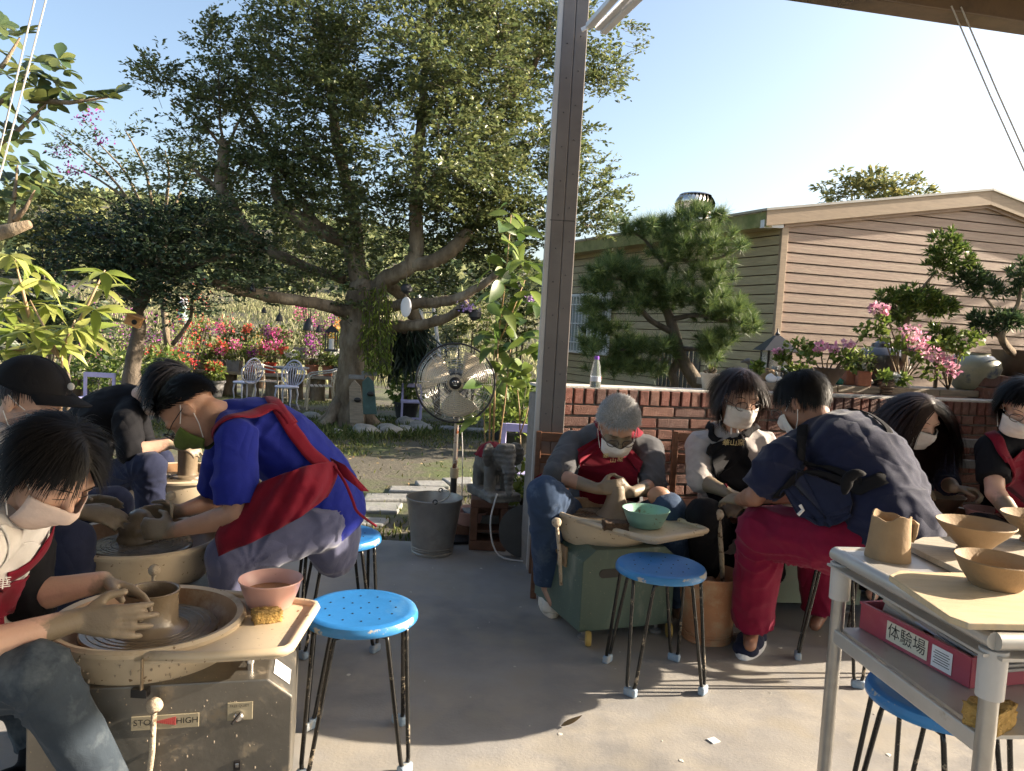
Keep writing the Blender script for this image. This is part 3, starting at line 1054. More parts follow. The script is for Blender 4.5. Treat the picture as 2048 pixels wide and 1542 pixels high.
o = bpy.data.objects.new('crown', arr_mesh('crown', v, f)); finish(o, M_['leaf_big']); adopt(o, big)
adopt(tw.build('twigs', M_['bark_dark']), big); tag(big.children[-1], kind='stuff')
print('big tree leaves', len(f) // 2)
# hanging creeper on its trunk
P, A, N = [], [], []
cr = MB()
for _ in range(46):
    x0 = random.gauss(757, 16); y0 = random.uniform(560, 640); ln = random.uniform(60, 190)
    p0 = at(x0, y0, 10.55 + random.uniform(-.15, .15)); p1 = at(x0 + random.uniform(-8, 8), min(y0 + ln, 742), 10.5)
    cr.tube([p0, p1], .004, 3, cap=False)
    for k in range(int(ln / 5)):
        p = p0.lerp(p1, random.random())
        P.append(p + V((random.gauss(0, .02), random.gauss(0, .02), 0))); A.append(V((random.gauss(0, .6), random.gauss(0, .6), -1))); N.append(V((random.gauss(0, 1), -1, random.gauss(0, .5))))
nP = len(P)
v, f = leaves_arr(np.array(P), np.array(A), np.array(N), rng.uniform(.06, .12, nP), rng.uniform(.018, .03, nP), .3, .2)
creep = wthing('hanging_creeper', at(757, 560, 10.5), 'yellow green creeper hanging in strands from the big trunk', 'creeper')
o = bpy.data.objects.new('leaves', arr_mesh('leaves', v, f)); finish(o, leafmat('creeper_leaf', (0.16, 0.22, 0.035), (0.25, 0.3, 0.06), .4, .5, .3, .3)); adopt(o, creep)
adopt(cr.build('stems', M_['bark_dark']), creep); tag(creep.children[-1], kind='stuff')

# ---- low dark tree on the left with the bird box
dk = at(268, 735, 9.4); dk.z = gz(dk.x, 9.4)
dark = wthing('low_tree', dk, 'low dark tree with flat layered crown left of the big tree', 'tree')
m = MB()
limb(m, [(256, 866, 9.4), (262, 770, 9.4), (268, 715, 9.4), (278, 660, 9.4), (276, 620, 9.4), (296, 585, 9.4), (330, 545, 9.3), (380, 500, 9.2)], [.13, .11, .095, .08, .07, .065, .05, .03], 10, 4, .004)
adopt(m.build('trunk', M_['bark_dark'], smooth=True, angle=None), dark)
for pts, rs in (([(280, 605, 9.4), (245, 585, 9.4), (232, 570, 9.4)], [.05, .045, .02]), ([(300, 580, 9.4), (260, 520, 9.4), (200, 470, 9.4)], [.05, .035, .02]), ([(330, 545, 9.3), (420, 520, 9.3), (470, 510, 9.3)], [.045, .03, .015]), ([(345, 690, 9.6), (380, 640, 9.6), (384, 600, 9.6), (400, 560, 9.6)], [.03, .025, .02, .015])):
    m = MB(); limb(m, pts, rs, 8, 4, .003); adopt(m.build('limb', M_['bark_dark'], smooth=True, angle=None), dark)
CL = [(300, 470, 150, 40, 9.4), (190, 440, 90, 30, 9.5), (420, 480, 80, 30, 9.4), (330, 530, 130, 34, 9.3), (220, 515, 90, 26, 9.4), (440, 540, 60, 24, 9.3), (150, 480, 60, 26, 9.5), (330, 430, 120, 28, 9.5), (360, 580, 80, 26, 9.3), (300, 570, 70, 20, 9.3), (430, 430, 50, 24, 9.5), (490, 470, 60, 34, 9.8), (510, 530, 46, 24, 9.8), (110, 520, 60, 30, 9.5), (240, 560, 80, 18, 9.4), (400, 400, 60, 24, 9.7)]
v, f, tw = pad_sprays(CL, .8, 110, 11, .36, .066, .034, 12)
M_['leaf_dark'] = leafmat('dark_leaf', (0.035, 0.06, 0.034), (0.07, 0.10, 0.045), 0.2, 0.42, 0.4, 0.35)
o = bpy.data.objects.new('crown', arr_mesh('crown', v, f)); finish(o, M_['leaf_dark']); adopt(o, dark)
adopt(tw.build('twigs', M_['bark_dark']), dark); tag(dark.children[-1], kind='stuff')

# ---- airy tree with purple blossom behind
ai = at(330, 690, 14.0); ai.z = gz(ai.x, 14.0)
airy = wthing('airy_tree', ai, 'thin airy tree with sparse leaves and purple blossom at the left', 'tree')
FP = []
for (x1, y1, x2, y2) in ((300, 420, 190, 280), (300, 420, 130, 330), (310, 410, 250, 260), (330, 400, 330, 300), (300, 430, 110, 260), (340, 400, 390, 320), (290, 440, 150, 380)):
    m = MB()
    pth = limb(m, [(335, 690, 14), (322, 560, 14), (x1, y1 + 40, 14), ((x1 + x2) / 2 + 8, (y1 + y2) / 2, 14), (x2, y2, 13.8)], [.05, .045, .035, .022, .008], 6, 4, .01)
    adopt(m.build('stem', M_['bark'], smooth=True, angle=None), airy)
v, f, tw = pad_sprays([(230, 300, 120, 60, 14, .45), (160, 300, 60, 50, 14, .5), (330, 340, 90, 60, 14, .5), (220, 370, 110, 50, 14, .5), (400, 330, 60, 70, 14, .45), (120, 370, 60, 40, 14, .5)], 1.2, 40, 7, .4, .085, .042, 9)
o = bpy.data.objects.new('crown', arr_mesh('crown', v, f)); finish(o, leafmat('airy_leaf', (0.06, 0.09, 0.04), (0.11, 0.13, 0.06), .35, .5, .3, .35)); adopt(o, airy)
n = 170
cs = [(130, 335), (155, 345), (185, 225), (205, 280), (120, 300), (165, 240)]
P = np.array([at(cs[k % 6][0] + random.gauss(0, 12), cs[k % 6][1] + random.gauss(0, 7), 13.8) for k in range(n)])
v, f = leaves_arr(P, rand_unit(n), rand_unit(n), rng.uniform(.04, .08, n), rng.uniform(.03, .05, n), .3)
M_['purple'] = leafmat('purple_bract', (0.33, 0.05, 0.30), (0.45, 0.10, 0.40), .35, .6, .2, .3)
o = bpy.data.objects.new('blossom', arr_mesh('blossom', v, f)); finish(o, M_['purple']); adopt(o, airy)

# ---- leafy screens at the back: shrubs and small trees between the yard and the field
M_['leaf_mid'] = leafmat('shrub_leaf', (0.075, 0.11, 0.03), (0.17, 0.19, 0.06), .35, .5, .3, .4)
def shrub(px, py, rx, ry, Yd, label, wgt, material, leaf=(.07, .035), base=None, name='shrub', cat='shrub'):
    p = at(px, base or (py + ry), Yd)
    p.z = min(p.z, gz(p.x, Yd)) if base is None else gz(p.x, Yd)
    t = wthing(name, p, label, cat, 'shrubs behind the yard')
    v, f, tw = pad_sprays([(px, py, rx, ry, Yd, wgt)], .9, 48, 9, .36, leaf[0] * 1.2, leaf[1] * 1.3, 12)
    o = bpy.data.objects.new('foliage', arr_mesh('foliage', v, f)); finish(o, material); adopt(o, t)
    m = MB()
    top = at(px, py, Yd)
    for k in range(4):
        q = at(px + random.uniform(-.5, .5) * rx, py + random.uniform(-.3, .5) * ry, Yd)
        m.tube([p + V((random.uniform(-.1, .1), 0, -.05)), p.lerp(q, .5) + V((random.uniform(-.1, .1), 0, 0)), q], [.03, .022, .01], 6)
    adopt(m.build('stem', M_['bark_dark'], smooth=True, angle=None), t)
    return t
shrub(940, 640, 80, 60, 15.5, 'bushy green shrub behind the right side of the fan', 1.0, M_['leaf_mid'], base=760)
shrub(1030, 620, 60, 80, 15.0, 'tall loose shrub beside the post behind the fan', .9, M_['leaf_mid'], base=760)
shrub(620, 500, 90, 60, 22, 'pale green far tree seen under the big crown', .55, leafmat('far_leaf', (0.16, 0.19, 0.09), (0.26, 0.27, 0.13), .3, .6, .2, .3), (.12, .06), 690, 'far_tree', 'tree')
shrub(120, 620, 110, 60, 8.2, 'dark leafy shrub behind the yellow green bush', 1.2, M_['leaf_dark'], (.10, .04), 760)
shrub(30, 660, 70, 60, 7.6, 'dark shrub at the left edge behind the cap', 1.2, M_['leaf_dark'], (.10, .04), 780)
shrub(100, 420, 130, 60, 17, 'pale green distant bush under the big oval leaves', .7, leafmat('far_leaf2', (0.13, 0.16, 0.06), (0.24, 0.25, 0.1), .3, .6, .2, .3), (.12, .05), 680)
shrub(880, 690, 60, 50, 13.5, 'pale bush behind the fan cage', .9, leafmat('pale_leaf', (0.2, 0.22, 0.1), (0.34, 0.33, 0.17), .35, .6, .2, .3), (.07, .03), 780)
shrub(1755, 378, 130, 46, 19, 'yellow flecked tree top rising behind the house roof', .6, leafmat('gold_leaf', (0.18, 0.21, 0.09), (0.38, 0.33, 0.1), .4, .5, .3, .3, .65), (.12, .042), 640, 'far_tree', 'tree')

# strap-leaved clump behind the trunk
P, A, N, Ls = [], [], [], []
for _ in range(420):
    b = at(random.gauss(808, 26), random.uniform(640, 700), 11.6)
    P.append(b); A.append(V((random.gauss(0, .7), random.gauss(0, .5), -1.1))); N.append(V((random.gauss(0, 1), -1, .3))); Ls.append(random.uniform(.3, .75))
v, f = leaves_arr(np.array(P), np.array(A), np.array(N), np.array(Ls), np.full(len(P), .035), .4, .1)
strap = wthing('strap_leaf_plant', at(808, 640, 11.6), 'dark drooping strap-leaved plant hung right of the big trunk', 'plant')
o = bpy.data.objects.new('leaves', arr_mesh('leaves', v, f)); finish(o, leafmat('strap_leaf', (0.03, 0.055, 0.035), (0.07, 0.10, 0.06), .2, .35, .5, .4)); adopt(o, strap)
o = MB().lathe([(.12, -.1), (.17, 0), (.15, .1), (.05, .1)], 12, c=at(808, 655, 11.6)).build('basket', M_['bark_dark']); adopt(o, strap)

# ---- the pine
pine_b = at(1390, 800, 6.6)
pine = wthing('pine_tree', V((pine_b.x, 6.6, gz(pine_b.x, 6.6))), 'trained pine with needle pads beyond the brick wall', 'pine')
m = MB()
pb_ = V((pine_b.x, 6.6, gz(pine_b.x, 6.6) - .05))
pp, rr = smooth_path([pb_, at(1408, 800, 6.6), at(1388, 758, 6.6), at(1362, 715, 6.6), at(1350, 672, 6.6), at(1338, 632, 6.6), at(1322, 595, 6.6), at(1330, 540, 6.6), at(1370, 470, 6.6)], [.075, .07, .065, .055, .05, .042, .032, .025, .015], 5)
m.tube(pp, rr, 10)
adopt(m.build('trunk', M_['bark_dark'], smooth=True, angle=None), pine)
for pts, rs in (([(1345, 665, 6.6), (1300, 640, 6.5), (1275, 612, 6.4), (1240, 600, 6.4)], [.03, .025, .02, .012]), ([(1325, 600, 6.6), (1290, 590, 6.5), (1250, 560, 6.5), (1215, 560, 6.4)], [.028, .022, .018, .01]), ([(1340, 640, 6.6), (1390, 630, 6.5), (1440, 640, 6.5), (1500, 640, 6.5)], [.026, .02, .016, .01]), ([(1360, 715, 6.6), (1345, 745, 6.6), (1350, 770, 6.6), (1335, 785, 6.6)], [.04, .04, .035, .03]),
                ([(1352, 690, 6.6), (1300, 690, 6.5), (1240, 700, 6.4)], [.025, .018, .01]), ([(1335, 540, 6.6), (1290, 480, 6.6), (1240, 450, 6.6)], [.02, .014, .008]), ([(1345, 520, 6.6), (1420, 520, 6.6), (1475, 500, 6.6)], [.02, .014, .008]), ([(1355, 695, 6.6), (1400, 700, 6.5), (1430, 690, 6.5)], [.022, .016, .01])):
    m = MB(); limb(m, pts, rs, 7, 4, .004); adopt(m.build('limb', M_['bark_dark'], smooth=True, angle=None), pine)
PADS = [(1400, 425, 60, 24, 9), (1290, 450, 60, 22, 10), (1355, 450, 60, 30, 10), (1395, 480, 80, 34, 16), (1482, 487, 8, 6, 2), (1235, 530, 55, 30, 14), (1300, 560, 70, 34, 16), (1280, 600, 80, 28, 15), (1420, 540, 60, 34, 14), (1415, 590, 60, 30, 14), (1450, 620, 60, 34, 16),
        (1500, 640, 26, 18, 6), (1200, 560, 36, 30, 9), (1205, 650, 45, 22, 9), (1265, 690, 70, 26, 14), (1330, 690, 50, 20, 9), (1420, 700, 30, 26, 8), (1235, 730, 60, 22, 11), (1180, 690, 26, 20, 6), (1300, 735, 40, 16, 6), (1360, 590, 40, 30, 8), (1345, 500, 60, 26, 10), (1190, 610, 30, 20, 6), (1440, 670, 50, 20, 8)]
P, A, Ls = [], [], []
for (px, py, rx, ry, nt_) in PADS:
    for _ in range(int(nt_ * 3.1)):
        a, b = random.gauss(0, .42), random.gauss(0, .36)
        c = at(px + a * rx, py + b * ry, 6.5 + random.gauss(0, .12))
        up = V((a * .5, random.gauss(0, .35) - .15, .75 - b * .3)).normalized()
        for _n in range(110):
            d = V((random.gauss(0, .62), random.gauss(0, .62), random.gauss(0, .62))) + up * .75
            P.append(c - up * random.uniform(0, .05)); A.append(d.normalized()); Ls.append(random.uniform(.075, .135))
P = np.array(P); A = np.array(A); Ls = np.array(Ls)[:, None]
sdv = np.cross(A, rand_unit(len(P))); sdv /= np.linalg.norm(sdv, axis=1, keepdims=True)
v = np.stack([P - sdv * .0022, P + sdv * .0022, P + A * Ls + np.array([0, 0, -.008])], 1).reshape(-1, 3)
f = np.arange(len(v)).reshape(-1, 3)
o = bpy.data.objects.new('needles', arr_mesh('needles', v, f)); finish(o, leafmat('needle', (0.07, 0.125, 0.045), (0.16, 0.21, 0.06), .3, .45, .4, .35)); adopt(o, pine)
print('needles', len(f))

# ---- individual big leaves
def leaf_mesh(name, L, W, shape, curl=.15, fold=.2):
    """a blade with rounded outline, 6 stations along the midrib"""
    m = MB()
    rows = []
    n = 6
    for i in range(n + 1):
        t = i / n
        if shape == 'obovate':
            w = math.sin(math.pi * min(1, t * .93 + .04) ** 1.6) * W * .5
        elif shape == 'lance':
            w = math.sin(math.pi * t ** .75) ** 1.1 * W * .5
        else:
            w = math.sin(math.pi * t ** .8) ** .8 * W * .5
        w = max(w, .0015)
        z = -curl * L * t * t
        rows.append([V((-w, t * L, z + fold * w)), V((0, t * L, z)), V((w, t * L, z + fold * w))])
    m.grid(rows)
    me = m.mesh(name)
    me.shade_smooth()
    return me

def put_leaf(me, p, along, nrm, parent, sc_=1.0, name='leaf'):
    along = V(along).normalized()
    x = along.cross(V(nrm))
    x = x.normalized() if x.length > 1e-4 else V((1, 0, 0))
    z = x.cross(along)
    o = bpy.data.objects.new(name, me)
    col.objects.link(o)
    o.parent = parent
    o.matrix_parent_inverse = Matrix.Translation(-V(parent.location))
    o.matrix_basis = Matrix.Translation(p) @ (Matrix((x, along, z)).transposed() * sc_).to_4x4()
    return o

# oval-leaved tree reaching in at the upper left
bl = wthing('oval_leaf_tree', V((-5.2, 5.6, gz(-5.2, 5.6))), 'tree with big oval leaves reaching in at the upper left', 'tree')
M_['leaf_oval'] = leafmat('oval_leaf', (0.065, 0.105, 0.045), (0.14, 0.16, 0.045), .3, .35, .5, .3, .6)
ov_me = []
for k in range(3):
    me = leaf_mesh('leaf', .125, .07, 'obovate', .1 + .1 * k, .15); me.materials.append(M_['leaf_oval']); ov_me.append(me)
m = MB()
m.tube([V((-5.2, 5.6, gz(-5.2, 5.6) - .05)), V((-5.1, 5.6, 1.2)), at(-60, 480, 5.6), at(20, 460, 5.6), at(60, 448, 5.6)], [.12, .1, .07, .05, .03], 9)
adopt(m.build('trunk', M_['bark'], smooth=True, angle=None), bl)
ROS = [(8, 68), (0, 50), (-8, 100), (40, 68), (10, 150), (50, 140), (75, 125), (118, 118), (25, 185), (70, 175), (110, 165), (130, 140), (90, 205), (140, 195), (170, 205), (210, 195), (225, 190), (30, 230), (75, 240), (10, 260), (40, 280), (5, 320), (40, 330), (80, 322), (15, 360), (60, 370), (85, 372), (5, 395), (45, 400), (100, 345), (-5, 290), (0, 210)]
for (x1, y1, x2, y2) in ((-30, 470, -20, 200), (20, 460, 35, 330), (-20, 300, 100, 200), (60, 200, 215, 195), (-20, 220, 60, 140), (-20, 160, 40, 75), (30, 440, 70, 380)):
    adopt(MB().tube([at(x1, y1, 5.6), at((x1 + x2) / 2, (y1 + y2) / 2 + 8, 5.6), at(x2, y2, 5.6)], [.025, .016, .006], 6).build('branch', M_['bark'], smooth=True, angle=None), bl)
for (x, y) in ROS:
    c = at(x + random.uniform(-5, 5), y, 5.6 + random.gauss(0, .2))
    ax = V((random.gauss(.3, .4), random.gauss(-.2, .3), .7)).normalized()
    for k in range(11):
        a = 2 * math.pi * k / 8 + random.uniform(-.3, .3)
        F = frame(ax)
        d = F @ V((math.cos(a), math.sin(a), random.uniform(-.1, .6)))
        put_leaf(random.choice(ov_me), c, d, ax + V((random.gauss(0, .3), random.gauss(0, .3), 0)), bl, random.uniform(.8, 1.25))

# yellow-green bush at the left edge
yb = wthing('yellow_green_bush', at(110, 800, 4.6), 'sunlit yellow green bush with long pointed leaves at the left edge', 'bush')
yb.location.z = 0
M_['leaf_yellow'] = leafmat('yellow_leaf', (0.25, 0.32, 0.06), (0.42, 0.43, 0.13), .42, .4, .4, .25, .5)
yl_me = []
for k in range(3):
    me = leaf_mesh('leaf', .2, .06, 'lance', .12 + .16 * k, .25); me.materials.append(M_['leaf_yellow']); yl_me.append(me)
for (x1, y1, x2, y2) in ((120, 830, 125, 690), (125, 700, 150, 640), (122, 720, 60, 600), (125, 720, 20, 620), (60, 640, 30, 520), (150, 660, 210, 540), (60, 700, 10, 700)):
    adopt(MB().tube([at(x1, y1, 4.6), at((x1 + x2) / 2, (y1 + y2) / 2, 4.55), at(x2, y2, 4.6)], [.012, .009, .004], 6).build('stem', mat('stem_tan', (0.4, 0.27, 0.16), .7), smooth=True, angle=None), yb)
for (x, y, n) in ((20, 510, 6), (60, 530, 6), (25, 570, 7), (80, 560, 6), (45, 610, 8), (10, 620, 7), (95, 610, 5), (30, 660, 8), (70, 660, 7), (10, 700, 6), (60, 710, 6), (210, 545, 7), (205, 580, 6), (150, 660, 7), (190, 620, 5), (175, 660, 5), (130, 690, 5), (100, 690, 4)):
    c = at(x, y, 4.6 + random.gauss(0, .12))
    n += 3
    for k in range(n):
        a = 2 * math.pi * k / n + random.uniform(-.4, .4)
        d = V((math.cos(a), math.sin(a) * .8, random.uniform(-.75, .55)))
        put_leaf(random.choice(yl_me), c, d, V((random.gauss(0, .4), random.gauss(-.3, .4), 1)), yb, random.uniform(.7, 1.15))

# climbing plant beside the fan
vp = wthing('leafy_climber', V((at(985, 900, 4.75).x, 4.75, gz(0, 4.75))), 'tall leafy climber on thin canes between fan and post', 'plant')
M_['leaf_vine'] = leafmat('vine_leaf', (0.075, 0.135, 0.03), (0.19, 0.25, 0.05), .4, .38, .5, .25, .55)
vl_me = []
for k in range(3):
    me = leaf_mesh('leaf', .15, .075, 'ovate', .1 + .18 * k, .25); me.materials.append(M_['leaf_vine']); vl_me.append(me)
cane = mat('cane', (0.38, 0.25, 0.12), .6, var=.2)
for (x1, y1, x2, y2, r) in ((985, 930, 1000, 640, .008), (978, 930, 990, 700, .007), (992, 930, 1022, 690, .006), (975, 930, 968, 800, .004), (1000, 650, 1022, 430, .006), (1000, 680, 1050, 560, .005), (1045, 930, 1040, 860, .006), (1040, 870, 1060, 800, .005), (1040, 860, 1035, 780, .005)):
    adopt(MB().tube([at(x1, y1, 4.75), at((x1 + x2) / 2 + random.uniform(-4, 4), (y1 + y2) / 2, 4.75), at(x2, y2, 4.75)], [r, r * .9, r * .6], 6).build('cane', cane, smooth=True, angle=None), vp)
VL = [(1018, 430), (1000, 445), (1035, 462), (1022, 410), (1005, 480), (1045, 490), (1020, 500), (975, 510), (1050, 530), (1030, 545), (985, 540), (1060, 560), (1020, 580), (990, 590), (1045, 600), (1065, 610), (1010, 620), (975, 610), (1050, 640), (1025, 650), (985, 650), (1070, 660), (1045, 680), (1010, 690), (1060, 700), (980, 690), (1030, 720), (995, 720), (1060, 735), (965, 730), (1005, 560), (1062, 585), (1040, 520), (960, 670), (1075, 690), (955, 760), (960, 840), (1000, 760), (1050, 770)]
for (x, y) in VL:
    for k in range(3 if y > 420 else 1):
        c = at(x + random.uniform(-8, 8), y + random.uniform(-6, 6), 4.75 + random.gauss(0, .08))
        a = random.uniform(0, 6.28)
        put_leaf(random.choice(vl_me), c, V((math.cos(a), .7 * math.sin(a), random.uniform(-.6, .3))), V((random.gauss(0, .5), random.gauss(-.5, .5), .8)), vp, random.uniform(.7, 1.25))
o = MB().lathe([(.10, 0), (.14, .02), (.17, .22), (.18, .24), (.15, .24)], 18, c=V((at(985, 930, 4.75).x, 4.75, gz(0, 4.75)))).build('pot', M_['grey_pot'], smooth=True); adopt(o, vp)
P = np.array([at(random.gauss(1060, 4) if k < 40 else random.gauss(938, 8), random.gauss(598, 4) if k < 40 else random.gauss(613, 5), 4.7) for k in range(80)])
v, f = leaves_arr(P, rand_unit(80), rand_unit(80), rng.uniform(.015, .03, 80), rng.uniform(.012, .02, 80), .3)
o = bpy.data.objects.new('blossom', arr_mesh('blossom', v, f)); finish(o, leafmat('lilac_bract', (0.42, 0.25, 0.6), (0.6, 0.45, 0.7), .3)); adopt(o, vp)
# ------------------------------------------------------------------ people
CLAY = (0.205, 0.158, 0.105)
def skinmat(name, c):
    m = mat(name, c, 0.5, var=.1, scale=14, bump=.12, bscale=160, attr='clay', attrcol=CLAY)
    b = m.node_tree.nodes['Principled BSDF']
    b.inputs['Subsurface Weight'].default_value = 0.12
    b.inputs['Subsurface Radius'].default_value = (.012, .005, .003)
    return m
SKIN = skinmat('skin_light', (0.56, 0.345, 0.25))
SKIN_T = skinmat('skin_tan', (0.40, 0.215, 0.135))
SKIN_D = skinmat('skin_deep', (0.27, 0.13, 0.08))
def cloth(name, c, **k):
    k.setdefault('var', .1)
    cr = k.pop('crease', .16); shn = k.pop('sheen', .06)
    m = mat(name, c, k.pop('rough', .85), scale=k.pop('scale', 20), bump=k.pop('bump', .08), bscale=k.pop('bscale', 160), sheen=shn, spec=.15, **k)
    nt = m.node_tree
    b = nt.nodes['Principled BSDF']
    fine = next(n for n in nt.nodes if n.type == 'BUMP')
    tc = nt.nodes.new('ShaderNodeTexCoord')
    nz = nd(nt, 'ShaderNodeTexNoise', Scale=5.5, Detail=1.5, Roughness=.45, Distortion=.6)
    nt.links.new(tc.outputs['Object'], nz.inputs['Vector'])
    ab = nt.nodes.new('ShaderNodeMath'); ab.operation = 'SUBTRACT'; ab.inputs[1].default_value = .5
    nt.links.new(nz.outputs['Fac'], ab.inputs[0])
    a2 = nt.nodes.new('ShaderNodeMath'); a2.operation = 'ABSOLUTE'
    nt.links.new(ab.outputs[0], a2.inputs[0])
    b2 = nt.nodes.new('ShaderNodeBump'); b2.inputs['Strength'].default_value = cr; b2.inputs['Distance'].default_value = .06
    nt.links.new(ramp(nt, a2.outputs[0], 0.0, .22), b2.inputs['Height'])
    nt.links.new(fine.outputs['Normal'], b2.inputs['Normal'])
    nt.links.new(b2.outputs['Normal'], b.inputs['Normal'])
    return m
C_RED = cloth('apron_red', (0.155, 0.006, 0.018))
C_BLACK = cloth('cloth_black', (0.009, 0.009, 0.011), sheen=0)
C_NAVY = cloth('cloth_navy', (0.010, 0.013, 0.038), sheen=.18)
C_BLUE = cloth('cloth_royal_blue', (0.012, 0.02, 0.21))
C_GREY = cloth('cloth_charcoal', (0.075, 0.075, 0.08))
C_HOOD = cloth('hoodie_beige', (0.40, 0.365, 0.35))
C_WHITE = cloth('cloth_white', (0.68, 0.65, 0.62))
C_JEAN = cloth('denim_dark', (0.035, 0.06, 0.115), col2=(0.13, 0.18, 0.25), amt2=(.52, .75), scale2=5)
C_JEAN2 = cloth('denim_faded', (0.035, 0.047, 0.062), col2=(0.13, 0.15, 0.165), amt2=(.5, .7), scale2=4)
C_SLATE = cloth('slate_trousers', (0.10, 0.105, 0.18), sheen=.3)
C_MAG = cloth('crimson_trousers', (0.165, 0.006, 0.03))
C_NAVYP = cloth('navy_trousers', (0.016, 0.02, 0.045))
C_MASK = cloth('mask_white', (0.66, 0.61, 0.56), rough=.8, bump=.1, crease=.15)
C_MASKP = cloth('mask_pink', (0.60, 0.47, 0.41), rough=.8, bump=.1, crease=.15)
C_MASKG = cloth('mask_green', (0.12, 0.16, 0.035), rough=.8, bump=.1, crease=.15)
HAIR_B = mat('hair_black', (0.007, 0.006, 0.006), .5, var=.3, scale=60, spec=.2)
HAIR_BR = mat('hair_brown', (0.022, 0.011, 0.008), .42, var=.35, scale=60, spec=.32)
HAIR_G = mat('hair_grey', (0.27, 0.265, 0.26), .45, var=.55, scale=70, spec=.5, stretch=(3, 3, 1))
DARKM = mat('dark_detail', (0.012, 0.01, 0.01), .4)
GOLD = mat('gold_thread', (0.62, 0.5, 0.24), .6)
LENSM = mat('glasses_metal', (0.10, 0.08, 0.07), .3, metal=.6)

def remeshed(mb, voxel, it=4):
    o = bpy.data.objects.new('tmp', mb.mesh('tmp'))
    col.objects.link(o)
    r = o.modifiers.new('r', 'REMESH'); r.mode = 'VOXEL'; r.voxel_size = voxel
    s = o.modifiers.new('s', 'SMOOTH'); s.factor = .5; s.iterations = it
    dg = bpy.context.evaluated_depsgraph_get()
    me = bpy.data.meshes.new_from_object(o.evaluated_get(dg))
    old = o.data
    bpy.data.objects.remove(o); bpy.data.meshes.remove(old)
    me.shade_smooth()
    return me

def coords(me):
    a = np.empty(len(me.vertices) * 3, np.float32); me.vertices.foreach_get('co', a)
    return a.reshape(-1, 3)
def normals(me):
    a = np.empty(len(me.vertices) * 3, np.float32); me.vertices.foreach_get('normal', a)
    return a.reshape(-1, 3)
def folds(me, amp, freq=11, seed=0, dirn=None, pts=()):
    """cloth folds: broad ridged noise, and creases that fan out from the points where the cloth is pulled"""
    p = coords(me).astype(float); n = normals(me)
    q = p.copy()
    if dirn is not None:
        d = np.array(V(dirn).normalized())
        q = q - .72 * (q @ d)[:, None] * d
    w = .06 * np.stack([vnoise(p * 6 + seed), vnoise(p * 6 + 9 + seed), vnoise(p * 6 + 17 + seed)], 1)
    a = 1 - np.abs(vnoise((q + w) * freq + seed * 3.1))
    b = 1 - np.abs(vnoise((q + w * 1.6) * freq * 2.1 + 40 + seed))
    m = .5 + .5 * vnoise(p * 4.5 + 70 + seed)
    dd = amp * ((a ** 2.5 - .4) * (.35 + .8 * m) + .3 * (b ** 3 - .3) * m)
    for k, pt in enumerate(pts):
        T, K, R_ = pt[:3]
        wt = pt[3] if len(pt) > 3 else 1.0
        v = p - np.array(T)
        dist = np.linalg.norm(v, axis=1)
        ang = np.arctan2(v[:, 2], v[:, 0] + .35 * v[:, 1])
        ph = ang * K / math.pi + .55 * vnoise(p * 8 + 13 * k + seed) + 3.1 * k
        rg = (1 - np.abs(np.sin(ph * math.pi))) ** 1.8
        mk = np.clip((dist - .02) / .05, 0, 1) * np.exp(-(dist / R_) ** 2) * np.clip(.55 + 1.1 * vnoise(p * 5 + 31 * k + seed), 0, 1)
        dd += amp * wt * (rg - .3) * mk
    p += n * dd[:, None]
    me.vertices.foreach_set('co', p.astype(np.float32).ravel())
    me.update()

def bez(a, c, b, t):
    return a * (1 - t) ** 2 + c * (2 * t * (1 - t)) + b * t * t
TW = [(0, .175, .13), (.2, .165, .128), (.42, .15, .118), (.62, .16, .118), (.8, .17, .108), (.92, .12, .085), (1, .062, .06)]
def torso(mb, pel, nb, hax, sax, infl=0.0, bulge=V((0, 0, 0)), ws=1.0, ds=1.0, t0=0.0, t1=1.0, n=12):
    c = (pel + nb) / 2 + bulge * 2
    for i in range(n + 1):
        t = t0 + (t1 - t0) * i / n
        for k in range(len(TW) - 1):
            if TW[k][0] <= t <= TW[k + 1][0] + 1e-6:
                u = (t - TW[k][0]) / (TW[k + 1][0] - TW[k][0])
                w = TW[k][1] + (TW[k + 1][1] - TW[k][1]) * u
                d = TW[k][2] + (TW[k + 1][2] - TW[k][2]) * u
        p = bez(pel, c, nb, t)
        tg = (bez(pel, c, nb, min(1, t + .02)) - bez(pel, c, nb, max(0, t - .02))).normalized()
        ax = hax.lerp(sax, t)
        ax = (ax - tg * ax.dot(tg)).normalized()
        th = tg.cross(ax)
        M = Matrix((ax, th, tg)).transposed()
        L = (nb - pel).length / n * 1.9 + .02
        mb.ell(p, (w * ws + infl, d * ds + infl, L), M, 16, 9)

